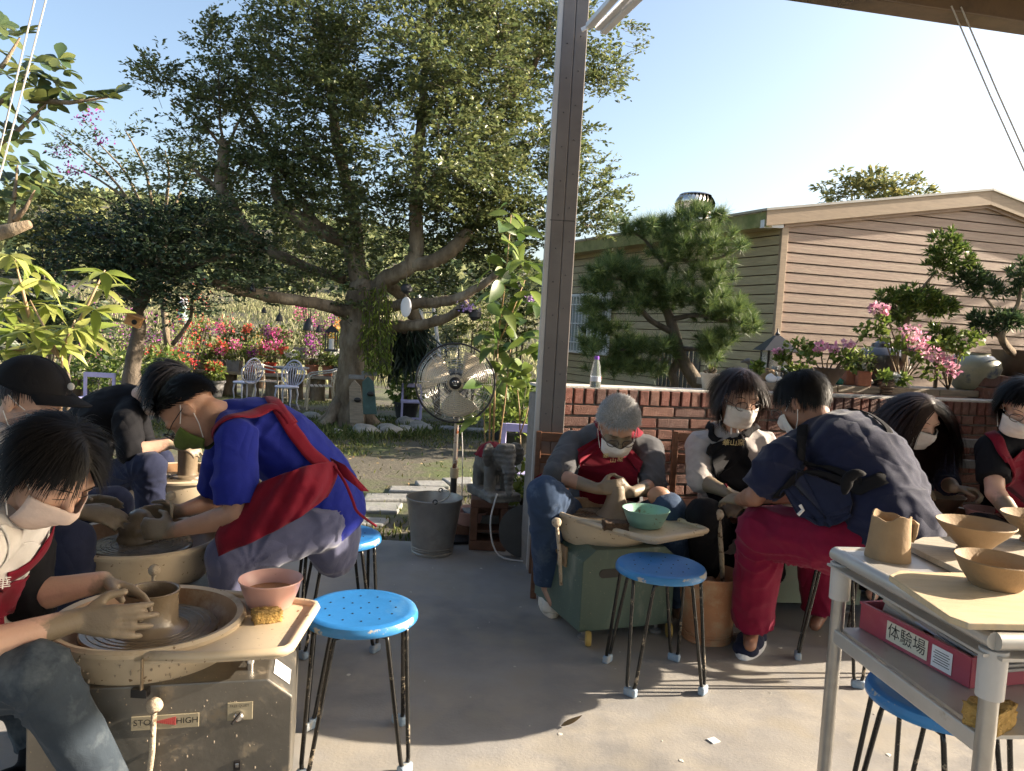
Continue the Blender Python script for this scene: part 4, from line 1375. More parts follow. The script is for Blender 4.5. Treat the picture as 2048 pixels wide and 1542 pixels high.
def hand(mb, w, d, n, th, curl=.5, s=1.0, spread=.12, point=None):
    d = V(d).normalized(); n = V(n); n = (n - d * n.dot(d)).normalized()
    side = d.cross(n)
    if side.dot(V(th)) < 0:
        side = -side
    mb.ell(w + d * .05 * s, (.037 * s, .0145 * s, .05 * s), Matrix((side, n, d)).transposed())
    for i, (off, ln) in enumerate(((.028, .072), (.0095, .081), (-.0095, .075), (-.0275, .06))):
        k = w + (d * (.09 - .005 * abs(i - 1)) + side * off) * s
        mb.cap(w + (d * .012 + side * off * .55) * s, k, .0145 * s, .0112 * s, 10)
        ang = .1
        p = k
        r = .0098 * s
        cu = curl if point is None or i != 0 else point
        for ph, fr in enumerate((.46, .31, .25)):
            ang += cu * (.55, .85, .6)[ph]
            dd = (d * math.cos(ang) + n * math.sin(ang) + side * (off / .028) * spread * (1 if ph == 0 else .6)).normalized()
            q = p + dd * ln * fr * s
            mb.cap(p, q, r, r * .9, 10)
            p = q; r *= .9
    b = w + (d * .028 + side * .024 + n * .006) * s
    d1 = (side * .7 + d * .6 + n * .4).normalized()
    q1 = b + d1 * .042 * s
    d2 = (d * .85 + side * .2 + n * .45).normalized()
    mb.cap(b, q1, .0145 * s, .0115 * s, 10)
    mb.cap(q1, q1 + d2 * .034 * s, .0112 * s, .009 * s, 10)

def head_frame(f, u):
    f = V(f).normalized(); u = V(u)
    u = (u - f * u.dot(f)).normalized()
    r = f.cross(u)
    return Matrix((r, f, u)).transposed()

def head_prims(mb, c, M, hs):
    def T(x, y, z): return c + M @ (V((x, y, z)) * hs)
    def E(p, r): mb.ell(T(*p), tuple(k * hs for k in r), M, 18, 12)
    E((0, -.012, .03), (.074, .093, .084))
    E((0, .028, -.03), (.061, .06, .085))
    E((0, .045, -.083), (.042, .042, .033))
    E((.03, .05, -.035), (.03, .034, .034)); E((-.03, .05, -.035), (.03, .034, .034))
    mb.cap(T(0, .084, .004), T(0, .102, -.032), .0095 * hs, .0145 * hs, 10)
    mb.cap(T(-.036, .07, .024), T(.036, .07, .024), .0155 * hs, .0155 * hs, 10)
    for s in (-1, 1):
        E((s * .077, -.008, -.012), (.009, .02, .031))
        E((s * .081, -.016, -.006), (.006, .013, .024))

def mask_obj(c, M, hs, m, parent, lowered=0.0):
    def T(x, y, z): return c + M @ (V((x, y, z)) * hs)
    rows = []
    for j in range(11):
        v = j / 10
        row = []
        z = -.010 - .104 * v - lowered
        bul = math.sin(math.pi * min(1, v * .9 + .18)) ** .8
        for i in range(17):
            u = -1 + 2 * i / 16
            a = u * 1.18
            y = .012 + (.080 + .018 * bul) * math.cos(a) ** .9 - .012 * v * (1 - abs(u))
            x = .073 * math.sin(a) / math.sin(1.18) * (1 - .12 * v * abs(u))
            y += .024 * math.exp(-(u / .26) ** 2 - ((v - .16) / .3) ** 2)
            y += .0035 * math.sin(v * 22) * (1 - u * u) * (1 if .2 < v < .85 else .3)
            zz = z + .018 * abs(u) ** 2 * (.5 - v) * -1.0
            row.append(T(x, y, zz))
        rows.append(row)
    mk = adopt(MB().grid(rows).build('face_mask', m, smooth=True, angle=None, solid=.0025), parent)
    for s in (-1, 1):
        for zz, ze in ((-.012, .016), (-.098, -.034)):
            pts = [T(s * .0705, .042, zz - lowered), T(s * .079, .01, (zz + ze) / 2), T(s * .0845, -.012, ze)]
            o = MB().tube(pts, .0016, 5).build('ear_loop', C_WHITE); o.parent = mk
            o.matrix_parent_inverse = mk.matrix_parent_inverse.copy(); o.matrix_parent_inverse = Matrix.Identity(4)
    return mk

def glasses_obj(c, M, hs, parent, m=None, drop=0.0):
    def T(x, y, z): return c + M @ (V((x, y, z - drop)) * hs)
    mb = MB()
    for s in (-1, 1):
        pts = [T(s * .034 + .025 * math.cos(a), .108 - .006 * abs(math.cos(a)), .006 + .02 * math.sin(a)) for a in [2 * math.pi * k / 16 for k in range(16)]]
        mb.tube(pts, .0021, 5, closed=True)
        mb.tube([T(s * .06, .098, .006), T(s * .08, .05, .006), T(s * .083, -.01, .004)], .0016, 5)
    mb.tube([T(-.009, .106, .004), T(0, .109, .007), T(.009, .106, .004)], .0016, 5)
    return adopt(mb.build('glasses', m or LENSM), parent)

def face_bits(c, M, hs, parent, lids=True):
    def T(x, y, z): return c + M @ (V((x, y, z)) * hs)
    for s in (-1, 1):
        adopt(MB().tube([T(s * .018, .0875, .003), T(s * .033, .0885, .0055), T(s * .047, .082, .002)], [.0008, .0013, .0008], 6).build('eyelid', DARKM), parent)
        adopt(MB().tube([T(s * .015, .088, .026), T(s * .034, .086, .032), T(s * .052, .074, .026)], [.0010, .0018, .0008], 6).build('eyebrow', HAIR_BR), parent)

def scalp_ok(d, line=0.0):
    x, y, z = d
    return z > (-.12 + .78 * y + line if y > 0 else -.15 + .5 * y + line)

def hair_obj(c, M, hs, m, parent, n=1500, length=(.06, .09), grav=.5, lift=.012, crown=(0, -.35, .93), width=.007, line=0.0, bangs=None, wave=.004, up_bias=0.0, extra_col=(), name='hair', seed=1, part=0.0):
    rs = random.Random(seed)
    cc = c + M @ (V((0, -.012, .03)) * hs)
    R0 = V((.079, .099, .089)) * hs
    Mi = M.transposed()
    g = Mi @ V((0, 0, -1))
    cr = V(crown).normalized()
    mb = MB()
    # scalp
    nu, nv = 40, 24
    idx = {}
    def dirv(i, j):
        t = math.pi * j / nv; a = 2 * math.pi * (i % nu) / nu
        return V((math.sin(t) * math.cos(a), math.sin(t) * math.sin(a), math.cos(t)))
    vs, fs = [], []
    for j in range(nv):
        for i in range(nu):
            q = [dirv(i, j), dirv(i + 1, j), dirv(i + 1, j + 1), dirv(i, j + 1)]
            if all(scalp_ok(d, line) for d in q):
                b = len(vs)
                vs += [cc + M @ V((d.x * R0.x, d.y * R0.y, d.z * R0.z)) for d in q]
                fs.append((b, b + 1, b + 2, b + 3))
    mb.add(vs, fs)
    k = 0
    while k < n:
        d = V((rs.gauss(0, 1), rs.gauss(0, 1), rs.gauss(0, 1))).normalized()
        if not scalp_ok(d, line):
            continue
        k += 1
        L = rs.uniform(*length) * hs
        front = d.y > .25 and bangs is not None
        if front:
            L = rs.uniform(*bangs) * hs
        p = V((d.x * R0.x, d.y * R0.y, d.z * R0.z))
        tg = d - cr
        tg = tg - d * tg.dot(d)
        if tg.length < .05:
            tg = V((rs.gauss(0, 1), rs.gauss(0, 1), 0))
        if part and d.y > -.2:
            tg = tg + V((part * (1 if d.x > 0 else -1), -.35 * part, 0))
            tg = tg - d * tg.dot(d)
        tg.normalize()
        seg = 6
        st = L / seg
        pts = [p.copy()]
        dirn = tg.copy()
        lf = 1 + lift * rs.uniform(.3, 1.2) / .09
        wv = V((rs.gauss(0, 1), rs.gauss(0, 1), rs.gauss(0, 1))) * wave
        for s_ in range(seg):
            dirn = (dirn + g * grav * (.25 + .75 * s_ / seg) + wv * 12 * rs.gauss(0, .4)).normalized()
            p = p + dirn * st
            e = math.sqrt((p.x / R0.x) ** 2 + (p.y / R0.y) ** 2 + (p.z / R0.z) ** 2)
            lim = 1 + (lf - 1) * min(1, (s_ + 1) / 3)
            if e < lim:
                p = p * (lim / e)
            # keep off the face and neck
            fc = V((0, .028, -.03)) * hs - V((0, -.012, .03)) * hs
            q = p - fc
            rr = V((.072, .07, .092)) * hs
            e2 = math.sqrt((q.x / rr.x) ** 2 + (q.y / rr.y) ** 2 + (q.z / rr.z) ** 2)
            if e2 < 1:
                p = fc + q * (1 / e2)
            if len(pts) > 0:
                dirn = (p - pts[-1]).normalized()
            pts.append(p.copy())
        b = len(mb.v)
        w0 = width * rs.uniform(.6, 1.3) * hs
        for i, q in enumerate(pts):
            t = (pts[min(i + 1, seg)] - pts[max(i - 1, 0)]).normalized()
            nn = V((q.x / R0.x ** 2, q.y / R0.y ** 2, q.z / R0.z ** 2)).normalized()
            sd_ = t.cross(nn)
            sd_ = sd_.normalized() if sd_.length > 1e-4 else V((1, 0, 0))
            w = w0 * (1 - .75 * (i / seg) ** 1.5) * .5
            mb.v.append(tuple(cc + M @ (q - sd_ * w))); mb.v.append(tuple(cc + M @ (q + sd_ * w)))
        for i in range(seg):
            mb.f.append((b + 2 * i, b + 2 * i + 1, b + 2 * i + 3, b + 2 * i + 2))
    return adopt(mb.build(name, m, smooth=True, angle=None), parent)

def band(bvhs, pts, width, m, parent, name='strap', off=.011, n=26, thick=.003, taper=1.0):
    """ribbon laid on a surface along a polyline of world points"""
    p, _ = smooth_path(pts, [1] * len(pts), max(2, n // max(1, len(pts) - 1)))
    rows = []
    for i, q in enumerate(p):
        best = None
        for b in bvhs:
            loc, nr, _i, dist = b.find_nearest(q)
            if loc is not None and (best is None or dist < best[2]):
                best = (loc, nr, dist)
        nr = best[1]
        t = (p[min(i + 1, len(p) - 1)] - p[max(i - 1, 0)]).normalized()
        sd_ = t.cross(nr).normalized()
        w = width * (1 + (taper - 1) * i / (len(p) - 1))
        row = []
        for k in (-.5, -.25, 0, .25, .5):
            qq = best[0] + sd_ * (k * w)
            l2 = None
            for b in bvhs:
                loc, n2, _i, dist = b.find_nearest(qq)
                if loc is not None and (l2 is None or dist < l2[2]):
                    l2 = (loc, n2, dist)
            row.append(l2[0] + l2[1] * off)
        rows.append(row)
    for _ in range(4):
        rows = [rows[0]] + [[(rows[i - 1][k] + rows[i][k] * 2 + rows[i + 1][k]) / 4 for k in range(5)] for i in range(1, len(rows) - 1)] + [rows[-1]]
    return adopt(MB().grid(rows).build(name, m, smooth=True, angle=None, solid=thick), parent)

def patch(bvhs, rows_pts, m, parent, name, off=.010, nu=18, nv=16, thick=.003, wr=.004, maxd=.2, free=False):
    """cloth panel between polylines (list of point lists) laid on a surface"""
    R_ = [smooth_path(r, [1] * len(r), max(2, nu // (len(r) - 1)))[0] for r in rows_pts]
    k = len(R_[0])
    cols = []
    for i in range(k):
        cols.append(smooth_path([r[i] for r in R_], [1] * len(R_), max(2, nv // (len(R_) - 1)))[0])
    rows = []
    for i, cl in enumerate(cols):
        row = []
        for j, q in enumerate(cl):
            l2 = None
            for b in bvhs:
                loc, n2, _i, dist = b.find_nearest(q)
                if loc is not None and (l2 is None or dist < l2[2]):
                    l2 = (loc, n2, dist)
            wv = wr * math.sin(i * 1.3 + .4 * j) + wr * .6 * math.sin(i * .7 - j * .5)
            row.append(q + V((.2, -1, .1)) * (2.2 * wv) if free else ((l2[0] + l2[1] * (off + wv)) if l2 and l2[2] < maxd else q))
        rows.append(row)
    return adopt(MB().grid(rows).build(name, m, smooth=True, angle=None, solid=thick), parent)

def bvh_of(me):
    return BVHTree.FromPolygons([v.co.copy() for v in me.vertices], [p.vertices[:] for p in me.polygons])

def wobj(me, name, m, parent):
    o = bpy.data.objects.new(name, me)
    me.materials.clear(); me.materials.append(m)
    col.objects.link(o)
    return adopt(o, parent)

def shoe(a, toe, m, sole, parent, w=.045):
    """shoe from ankle point a towards toe point (both near the ground)"""
    d = (toe - a); d.z = 0; L = d.length; d.normalize()
    mb = MB()
    z0 = toe.z
    up = V((0, 0, 1)); sd_ = d.cross(up)
    M = Matrix((sd_, d, up)).transposed()
    heel = a - d * .05; heel.z = z0
    mb.ell(heel + d * .05 + up * .045, (w * .85, .06, .05), M); mb.ell(heel + d * .14 + up * .04, (w, .09, .04), M); mb.ell(heel + d * .22 + up * .032, (w * .95, .055, .032), M); mb.cap(heel + d * .05 + up * .03, heel + d * .055 + up * .095, w * .9, w * .8)
    o = wobj(remeshed(mb, .006, 5), 'shoe', m, parent)
    pr = [(w * .95 * math.sin(t), .115 + .165 * -math.cos(t)) for t in [2 * math.pi * k / 20 for k in range(20)]]
    s = MB().prism(pr, .026, M, heel + V((0, 0, .0))).build('sole', sole, bevel=.006); adopt(s, parent)
    return o

def person(label, S, group):
    root = wthing('person', S.get('base', V((S['pel'].x, S['pel'].y, 0))), label, 'person', group)
    vx = S.get('voxel', .0072); cvx = S.get('cvoxel', .009)
    c, M, hs = S['head'], head_frame(S['f'], S['u']), S.get('hs', 1.0)
    pel, nb = S['pel'], S['nb']
    arms, legs = S['arms'], S['legs']
    hax = (legs[0][0] - legs[1][0]).normalized() if 'hax' not in S else V(S['hax']).normalized()
    sax = (arms[0][0] - arms[1][0]).normalized()
    if sax.dot(hax) < 0: hax = -hax
    bul = S.get('bulge', V((0, 0, 0)))
    ws, ds = S.get('ws', 1.0), S.get('ds', 1.0)
    # body
    mb = MB()
    head_prims(mb, c, M, hs)
    mb.cap(c + M @ V((0, -.025, -.05)) * hs, nb, .052 * hs, .06, 14)
    torso(mb, pel, nb, hax, sax, -.012, bul, ws, ds)
    wr_pts = []
    for A_ in arms:
        s_, e_, w_ = A_[:3]
        mb.cap(nb.lerp(s_, .35), s_, .055, .05); mb.cap(s_, e_, .046, .041, 14); mb.cap(e_, w_, .043, .0265, 14)
        mb.cap(e_.lerp(w_, .3), e_.lerp(w_, .55), .041, .034, 12)
        if len(A_) > 3 and A_[3] is not None:
            hd = A_[3]
            hand(mb, w_, hd['d'], hd['n'], hd['t'], hd.get('curl', .5), hd.get('s', 1.0), hd.get('spread', .12), hd.get('point'))
            wr_pts.append((w_, hd.get('clay', .12), V(hd['d']).normalized()))
    for L_ in legs:
        h_, k_, a_ = L_[:3]
        mb.cap(h_, k_, .07, .05); mb.cap(k_, a_, .05, .035)
        if len(L_) > 3: mb.cap(a_, L_[3], .034, .028)
    me = remeshed(mb, vx, S.get('sm', 5))
    cl = np.zeros(len(me.vertices), np.float32)
    p = coords(me)
    for w_, rd, hd_ in wr_pts:
        dist = np.linalg.norm(p - np.array(w_), axis=1)
        alo = (p - np.array(w_)) @ np.array(hd_)
        cl = np.maximum(cl, np.clip(.55 + alo / .11, 0, .85) * (dist < .26) * (rd > 0))
        # towards the fingers always covered
    at_ = me.attributes.new('clay', 'FLOAT', 'POINT'); at_.data.foreach_set('value', cl)
    body = wobj(me, 'body', S['skin'], root)
    B = []
    # top
    if S.get('top'):
        mb = MB()
        torso(mb, pel, nb, hax, sax, S.get('topi', .012), bul, ws, ds, 0.0, S.get('topt', .97))
        for A_, fr in zip(arms, S['sleeve']):
            s_, e_, w_ = A_[:3]
            mb.cap(nb.lerp(s_, .25), s_, .066, .068)
            tot = fr
            r0, r1 = S.get('slr', (.068, .06))
            if tot <= 1:
                mb.cap(s_, s_.lerp(e_, tot), r0, r1, 14, flat_b=True)
            else:
                mb.cap(s_, e_, r0, r1, 14); mb.cap(e_, e_.lerp(w_, tot - 1), r1, r1 * .82, 14, flat_b=True)
        if S.get('hood'):
            u = (nb - pel).normalized()
            back = M @ V((0, -1, 0))
            for k in range(7):
                a = -1.5 + 3.0 * k / 6
                mb.ell(nb + sax * .085 * math.sin(a) + back * (.045 * math.cos(a) + .01) + u * .015, (.045, .045, .035))
        if S.get('topx'):
            S['topx'](mb)
        me = remeshed(mb, cvx, 4)
        folds(me, S.get('tfold', .010) * 1.15, S.get('tfreq', 8), S.get('seed', 1), sax, [(A_[0].lerp(pel, .18), 6, .20) for A_ in arms] + [(A_[1], 5, .09) for A_ in arms] + [(pel + hax * .12, 6, .22), (pel - hax * .12, 6, .22)])
        B.append(bvh_of(me))
        root['n'] = 0; del root['n']
        wobj(me, S.get('topname', 'shirt'), S['top'], root)
    if S.get('pants'):
        mb = MB()
        torso(mb, pel, nb, hax, sax, S.get('topi', .012) - .038, bul, ws, ds, 0.0, .10, 4)
        lr = S.get('legr', (.095, .08, .062))
        for L_ in legs:
            h_, k_, a_ = L_[:3]
            fr = L_[4] if len(L_) > 4 else .93
            mb.cap(h_, k_, lr[0], lr[1], 14); mb.cap(k_, k_.lerp(a_, fr), lr[1] * .97, lr[2], 14, flat_b=True)
        me = remeshed(mb, cvx, 4)
        folds(me, S.get('pfold', .010) * 1.2, 7, S.get('seed', 1) + 5, V((0, 0, 1)), [(L_[0] + (L_[0] - L_[1]) * .25 + V((0, 0, .04)), 5, .26, .7) for L_ in legs] + [(L_[1] + (L_[2] - L_[1]) * .1 - (L_[1] - L_[0]) * .18, 6, .2) for L_ in legs] + [(L_[2], 5, .14) for L_ in legs])
        B.append(bvh_of(me))
        wobj(me, 'trousers', S['pants'], root)
    S['bvh'] = B
    S['root'], S['M'], S['c'], S['hs'] = root, M, c, hs
    return S

# soft hand shorthand
def H(d, n, t, curl=.5, **k):
    return dict(d=V(d), n=V(n), t=V(t), curl=curl, **k)
A = at
GL, GRT = 'potters at the left wheels', 'potters at the right wheels'

# ---- man in royal blue shirt bending over the second wheel
S = person('man in royal blue shirt and red apron bending over a wheel, green mask', dict(
    skin=SKIN_T, head=A(383, 822, 2.60), f=(-.46, -.14, -.86), u=(-.82, 0, .52), hs=1.04, nb=A(468, 842, 2.68), pel=A(650, 1030, 2.80), bulge=V((.045, 0, .05)), ws=1.06, ds=1.12, hax=(0, 1, 0),
    arms=[(A(472, 880, 2.46), A(474, 1030, 2.42), A(350, 1060, 2.46), H((-1, .1, -.05), (.1, 1, -.25), (0, 0, 1), .55, clay=.1)),
          (A(458, 862, 2.90), A(432, 1000, 2.98), A(362, 1022, 2.80), H((-1, -.15, -.1), (0, -1, -.2), (0, 0, 1), .5, clay=.1))],
    legs=[(A(640, 1045, 2.68), A(462, 1112, 2.52), A(478, 1290, 2.56), A(430, 1320, 2.56)), (A(650, 1040, 2.94), A(478, 1090, 3.02), A(480, 1240, 3.05), A(430, 1260, 3.05))],
    topx=lambda mb: (mb.ell(A(652, 1004, 2.80), (.135, .20, .13)), mb.ell(A(610, 1020, 2.76), (.14, .19, .09))), top=C_BLUE, sleeve=(.86, .86), slr=(.074, .078), pants=C_SLATE, legr=(.105, .085, .066), seed=2, tfold=.011), GL)
r, M, c, hs = S['root'], S['M'], S['c'], S['hs']
hair_obj(c, M, hs, HAIR_B, r, 4200, (.022, .04), .02, .006, seed=2, line=.12, width=.0026, crown=(0, .62, .78))
mask_obj(c, M, hs, C_MASKG, r); glasses_obj(c, M, hs, r, DARKM); face_bits(c, M, hs, r)
bv = S['bvh']
band(bv, [A(425, 870, 2.5), A(447, 838, 2.44), A(500, 815, 2.5), A(545, 812, 2.62), A(585, 850, 2.6)], .045, C_RED, r)
band(bv, [A(535, 795, 2.85), A(545, 812, 2.66), A(580, 850, 2.58), A(625, 885, 2.56), A(658, 930, 2.62)], .05, C_RED, r)
patch(bv, [[A(470, 985, 2.46), A(560, 950, 2.42), A(620, 930, 2.46), A(670, 922, 2.62)], [A(455, 1030, 2.42), A(540, 995, 2.38), A(622, 962, 2.42), A(676, 942, 2.60)], [A(430, 1072, 2.38), A(530, 1040, 2.36), A(618, 1000, 2.41), A(668, 968, 2.58)], [A(438, 1112, 2.37), A(530, 1072, 2.36), A(606, 1030, 2.42), A(656, 992, 2.58)]], C_RED, r, 'apron', free=True, wr=.005, nu=24, nv=20)
adopt(MB().grid([[A(660, 915, 2.62), A(690, 930, 2.6), A(712, 955, 2.6), A(738, 983, 2.6)], [A(668, 940, 2.6), A(695, 960, 2.58), A(715, 975, 2.57), A(722, 982, 2.58)]]).build('apron_tie', C_RED, solid=.003, smooth=True, angle=None), r)
adopt(MB().tube(smooth_path([A(668, 932, 2.58), A(690, 965, 2.56), A(705, 1000, 2.58), A(716, 1025, 2.6), A(752, 1052, 2.66)], [1] * 5)[0], .005, 6).build('apron_string', C_RED), r)

# ---- person in black cap at the far left of the second wheel
S = person('person in black baseball cap and pale hoodie at the left edge', dict(
    skin=SKIN, head=A(64, 800, 2.35), f=(.93, -.12, -.30), u=(.30, 0, .95), hs=1.04, nb=A(5, 868, 2.42), pel=A(-70, 1060, 2.5), bulge=V((-.03, 0, .03)), hax=(0, 1, 0),
    arms=[(A(5, 905, 2.24), A(30, 1035, 2.26), A(155, 1022, 2.46), H((1, .12, -.12), (.1, .6, -.8), (0, .8, .5), .45, clay=.13)),
          (A(15, 890, 2.62), A(60, 1005, 2.75), A(160, 1004, 2.66), H((1, .0, .08), (.1, -.7, -.6), (0, -.3, 1), .15, clay=.13))],
    legs=[(A(-50, 1070, 2.4), A(140, 1085, 2.32), A(150, 1290, 2.36), A(200, 1310, 2.36)), (A(-50, 1060, 2.65), A(225, 1010, 2.98), A(240, 1160, 3.0), A(280, 1180, 3.0))],
    top=C_HOOD, sleeve=(1.15, 1.1), pants=C_NAVYP, hood=True, seed=3), GL)
r, M, c, hs = S['root'], S['M'], S['c'], S['hs']
hair_obj(c, M, hs, HAIR_BR, r, 1200, (.04, .06), .1, .004, seed=3, line=.1, width=.004)
mask_obj(c, M, hs, C_MASK, r); face_bits(c, M, hs, r)
C_STR = bpy.data.materials.new('striped_cuff'); C_STR.use_nodes = True
nt = C_STR.node_tree; wv = nd(nt, 'ShaderNodeTexWave', Scale=26.0); tcn = nt.nodes.new('ShaderNodeTexCoord'); wv.bands_direction = 'Z'
nt.links.new(tcn.outputs['Object'], wv.inputs['Vector']); nt.links.new(mixc(nt, ramp(nt, wv.outputs['Fac'], .45, .55), (.03, .03, .04), (.62, .6, .58)), nt.nodes['Principled BSDF'].inputs['Base Color'])
mb = MB(); mb.cap(A(30, 1040, 2.24), A(92, 1042, 2.33), .075, .06, flat_b=True)
me = remeshed(mb, .008); folds(me, .008, 12, 4); wobj(me, 'striped_sleeve', C_STR, r)
# cap: dome and brim
def Tc(x, y, z): return c + M @ (V((x, y, z)) * hs)
mb = MB(); rows = []
for j in range(9):
    t = j / 8 * 1.5
    rows.append([Tc(.094 * math.cos(t) * math.sin(a), -.012 + .112 * math.cos(t) * math.cos(a), .036 + .096 * math.sin(t)) for a in [2 * math.pi * k / 24 for k in range(25)]])
mb.grid(rows)
cap_o = adopt(mb.build('cap', C_BLACK, smooth=True, angle=None, solid=.003), r)
rows = []
for j in range(7):
    t = j / 6
    rows.append([Tc(.084 * math.sin(a), -.012 + .108 * math.cos(a) + .085 * t * math.cos(a * .8), .052 - .004 * t - .03 * (a / 1.2) ** 2 * t) for a in [-1.2 + 2.4 * k / 12 for k in range(13)]])
MB().grid(rows).build('brim', C_BLACK, cap_o, smooth=True, angle=None, solid=.004)
MB().ell(Tc(0, .105, .085), (.004, .012, .012), M).build('badge', C_WHITE, cap_o)

# ---- person in black stooping over the third wheel
S = person('person in black stooping low with dark hair hanging forward at the third wheel', dict(
    skin=SKIN, head=A(336, 778, 3.66), f=(.42, -.12, -.9), u=(.8, .05, .45), hs=1.1, nb=A(268, 806, 3.74), pel=A(140, 965, 3.85), bulge=V((-.05, 0, .06)), ws=1.1, ds=1.15, hax=(0, 1, 0),
    arms=[(A(255, 845, 3.52), A(262, 905, 3.45), A(338, 888, 3.52), H((1, .1, -.1), (0, .4, -.9), (0, 1, .2), .5, clay=.1)), (A(270, 835, 3.95), A(290, 900, 4.0), A(350, 880, 3.8), H((1, -.2, -.1), (0, -.4, -.9), (0, -1, .2), .5, clay=.1))],
    legs=[(A(150, 975, 3.7), A(300, 935, 3.42), A(300, 1060, 3.5), A(330, 1070, 3.5)), (A(150, 975, 4.0), A(320, 925, 4.15), A(320, 1040, 4.2), A(350, 1050, 4.2))],
    top=C_BLACK, sleeve=(1.3, 1.3), pants=C_NAVYP, seed=4, topname='hoodie'), GL)
r, M, c, hs = S['root'], S['M'], S['c'], S['hs']
hair_obj(c, M, hs, HAIR_B, r, 2200, (.10, .17), .35, .016, seed=4, line=-.05, bangs=(.08, .12), width=.006)
mask_obj(c, M, hs, C_MASK, r)

# ---- woman in the foreground at the nearest wheel
S = person('woman in red apron and faded jeans throwing a pot at the nearest wheel', dict(
    skin=SKIN, head=A(106, 938, 1.60), f=(.66, -.28, -.70), u=(.62, -.15, .77), hs=.95, nb=A(12, 1030, 1.66), pel=A(-120, 1330, 1.78), bulge=V((-.04, 0, .03)), hax=(0, 1, 0), voxel=.0046, cvoxel=.0075, sm=4,
    arms=[(A(-70, 1110, 1.46), A(-115, 1318, 1.50), A(152, 1240, 1.64), H((1, .08, -.02), (.0, .95, -.2), (0, .2, 1), .34, clay=.15, spread=.15)),
          (A(42, 1080, 1.84), A(52, 1195, 1.84), A(205, 1163, 1.84), H((.93, .05, -.28), (-.1, -.6, -.8), (.2, -1, .1), .75, clay=.15, point=.35))],
    legs=[(A(-80, 1365, 1.62), A(80, 1348, 1.56), A(250, 1650, 1.66), A(330, 1690, 1.66), .96), (A(-60, 1360, 1.95), A(50, 1385, 1.98), A(84, 1500, 1.98), A(60, 1560, 1.94), .88)],
    top=C_WHITE, sleeve=(.8, .5), slr=(.06, .056), pants=C_JEAN2, legr=(.082, .072, .058), seed=6, tfold=.008, pfold=.008), GL)
r, M, c, hs = S['root'], S['M'], S['c'], S['hs']
hair_obj(c, M, hs, HAIR_B, r, 8000, (.05, .14), .24, .010, seed=6, bangs=(.03, .085), width=.0022, crown=(0, -.2, .97), part=.5)
mb = MB()
for k in range(90):                      # hair clip and gathered tail at the nape
    q = c + M @ (V((random.gauss(0, .018), -.098 + random.gauss(0, .010), -.05 + random.gauss(0, .016))) * hs)
    mb.ell(q, (.009, .009, .009), None, 7, 5)
adopt(mb.build('hair_tie', C_BLACK), r); tag(r.children[-1], kind='stuff')
mask_obj(c, M, hs, C_MASKP, r); face_bits(c, M, hs, r)
bv = S['bvh']
band(bv, [A(28, 1020, 1.75), A(45, 1075, 1.72), A(38, 1130, 1.68), A(20, 1180, 1.62)], .04, C_RED, r)
mb = MB(); mb.cap(A(40, 1078, 1.84), A(52, 1195, 1.84), .074, .066); mb.cap(A(52, 1195, 1.84), A(88, 1188, 1.84), .066, .058, flat_b=True); mb.ell(A(18, 1050, 1.72), (.07, .12, .06))
me = remeshed(mb, .007); folds(me, .014, 11, 8); wobj(me, 'black_cardigan', C_BLACK, r)
patch(bv, [[A(-10, 1060, 1.5), A(14, 1068, 1.6), A(34, 1075, 1.72)], [A(-12, 1110, 1.5), A(12, 1125, 1.6), A(30, 1130, 1.7)], [A(-12, 1170, 1.5), A(5, 1178, 1.6), A(20, 1180, 1.7)]], C_WHITE, r, 'white_shirt_front', .004, wr=.002)
patch(bv, [[A(-40, 1150, 1.5), A(8, 1165, 1.62), A(36, 1140, 1.74)], [A(-40, 1220, 1.5), A(5, 1230, 1.64), A(25, 1215, 1.78)], [A(-60, 1330, 1.55), A(10, 1290, 1.66), A(70, 1225, 1.8)]], C_RED, r, 'apron', .012, wr=.003)
patch(bv, [[A(-70, 1300, 1.5), A(-20, 1290, 1.62), A(30, 1270, 1.8)], [A(-60, 1360, 1.5), A(0, 1320, 1.6), A(40, 1300, 1.8)], [A(-50, 1420, 1.5), A(-10, 1400, 1.52), A(18, 1330, 1.56)]], C_RED, r, 'apron_skirt', .012, wr=.004)
shoe(A(70, 1540, 1.95), A(30, 1590, 1.9), C_BLACK, M_['white_paint'], r)
me = text_mesh('華', .03); place_mesh(me, 'lettering', Matrix((V((.8, .6, 0)), V((.15, -.1, 1)), V((.6, -.8, .1)))).transposed(), A(6, 1168, 1.52), C_WHITE, r)

# ---- grey-haired man
S = person('grey-haired man with glasses in charcoal shirt and red apron, hands round a clay cone', dict(
    skin=SKIN_T, head=A(1236, 852, 3.52), f=(.04, -.74, -.67), u=(.0, -.66, .75), hs=1.08, nb=A(1222, 872, 3.80), pel=A(1205, 1055, 4.0), bulge=V((0, .06, .04)), ws=1.15, ds=1.1, hax=(1, 0, 0),
    arms=[(A(1145, 893, 3.82), A(1112, 952, 3.56), A(1196, 978, 3.42), H((.8, -.12, .16), (.45, .9, -.1), (.1, 0, 1), .85, clay=.09)), (A(1295, 900, 3.82), A(1308, 972, 3.58), A(1264, 985, 3.44), H((-.85, -.2, .12), (-.35, .9, 0), (0, -.1, 1), .85, clay=.09))],
    legs=[(A(1165, 1062, 3.9), A(1090, 990, 3.32), A(1096, 1175, 3.50), A(1108, 1205, 3.42), .9), (A(1255, 1062, 3.9), A(1338, 1022, 3.40), A(1352, 1210, 3.6), A(1360, 1230, 3.5))],
    top=C_GREY, sleeve=(1.05, 1.05), slr=(.08, .068), pants=C_JEAN, legr=(.1, .088, .07), seed=7, topi=.02, tfold=.014), GRT)
r, M, c, hs = S['root'], S['M'], S['c'], S['hs']
hair_obj(c, M, hs, HAIR_G, r, 4800, (.03, .055), .06, .010, seed=7, line=.10, bangs=(.025, .045), width=.0024, crown=(.25, .55, .8))
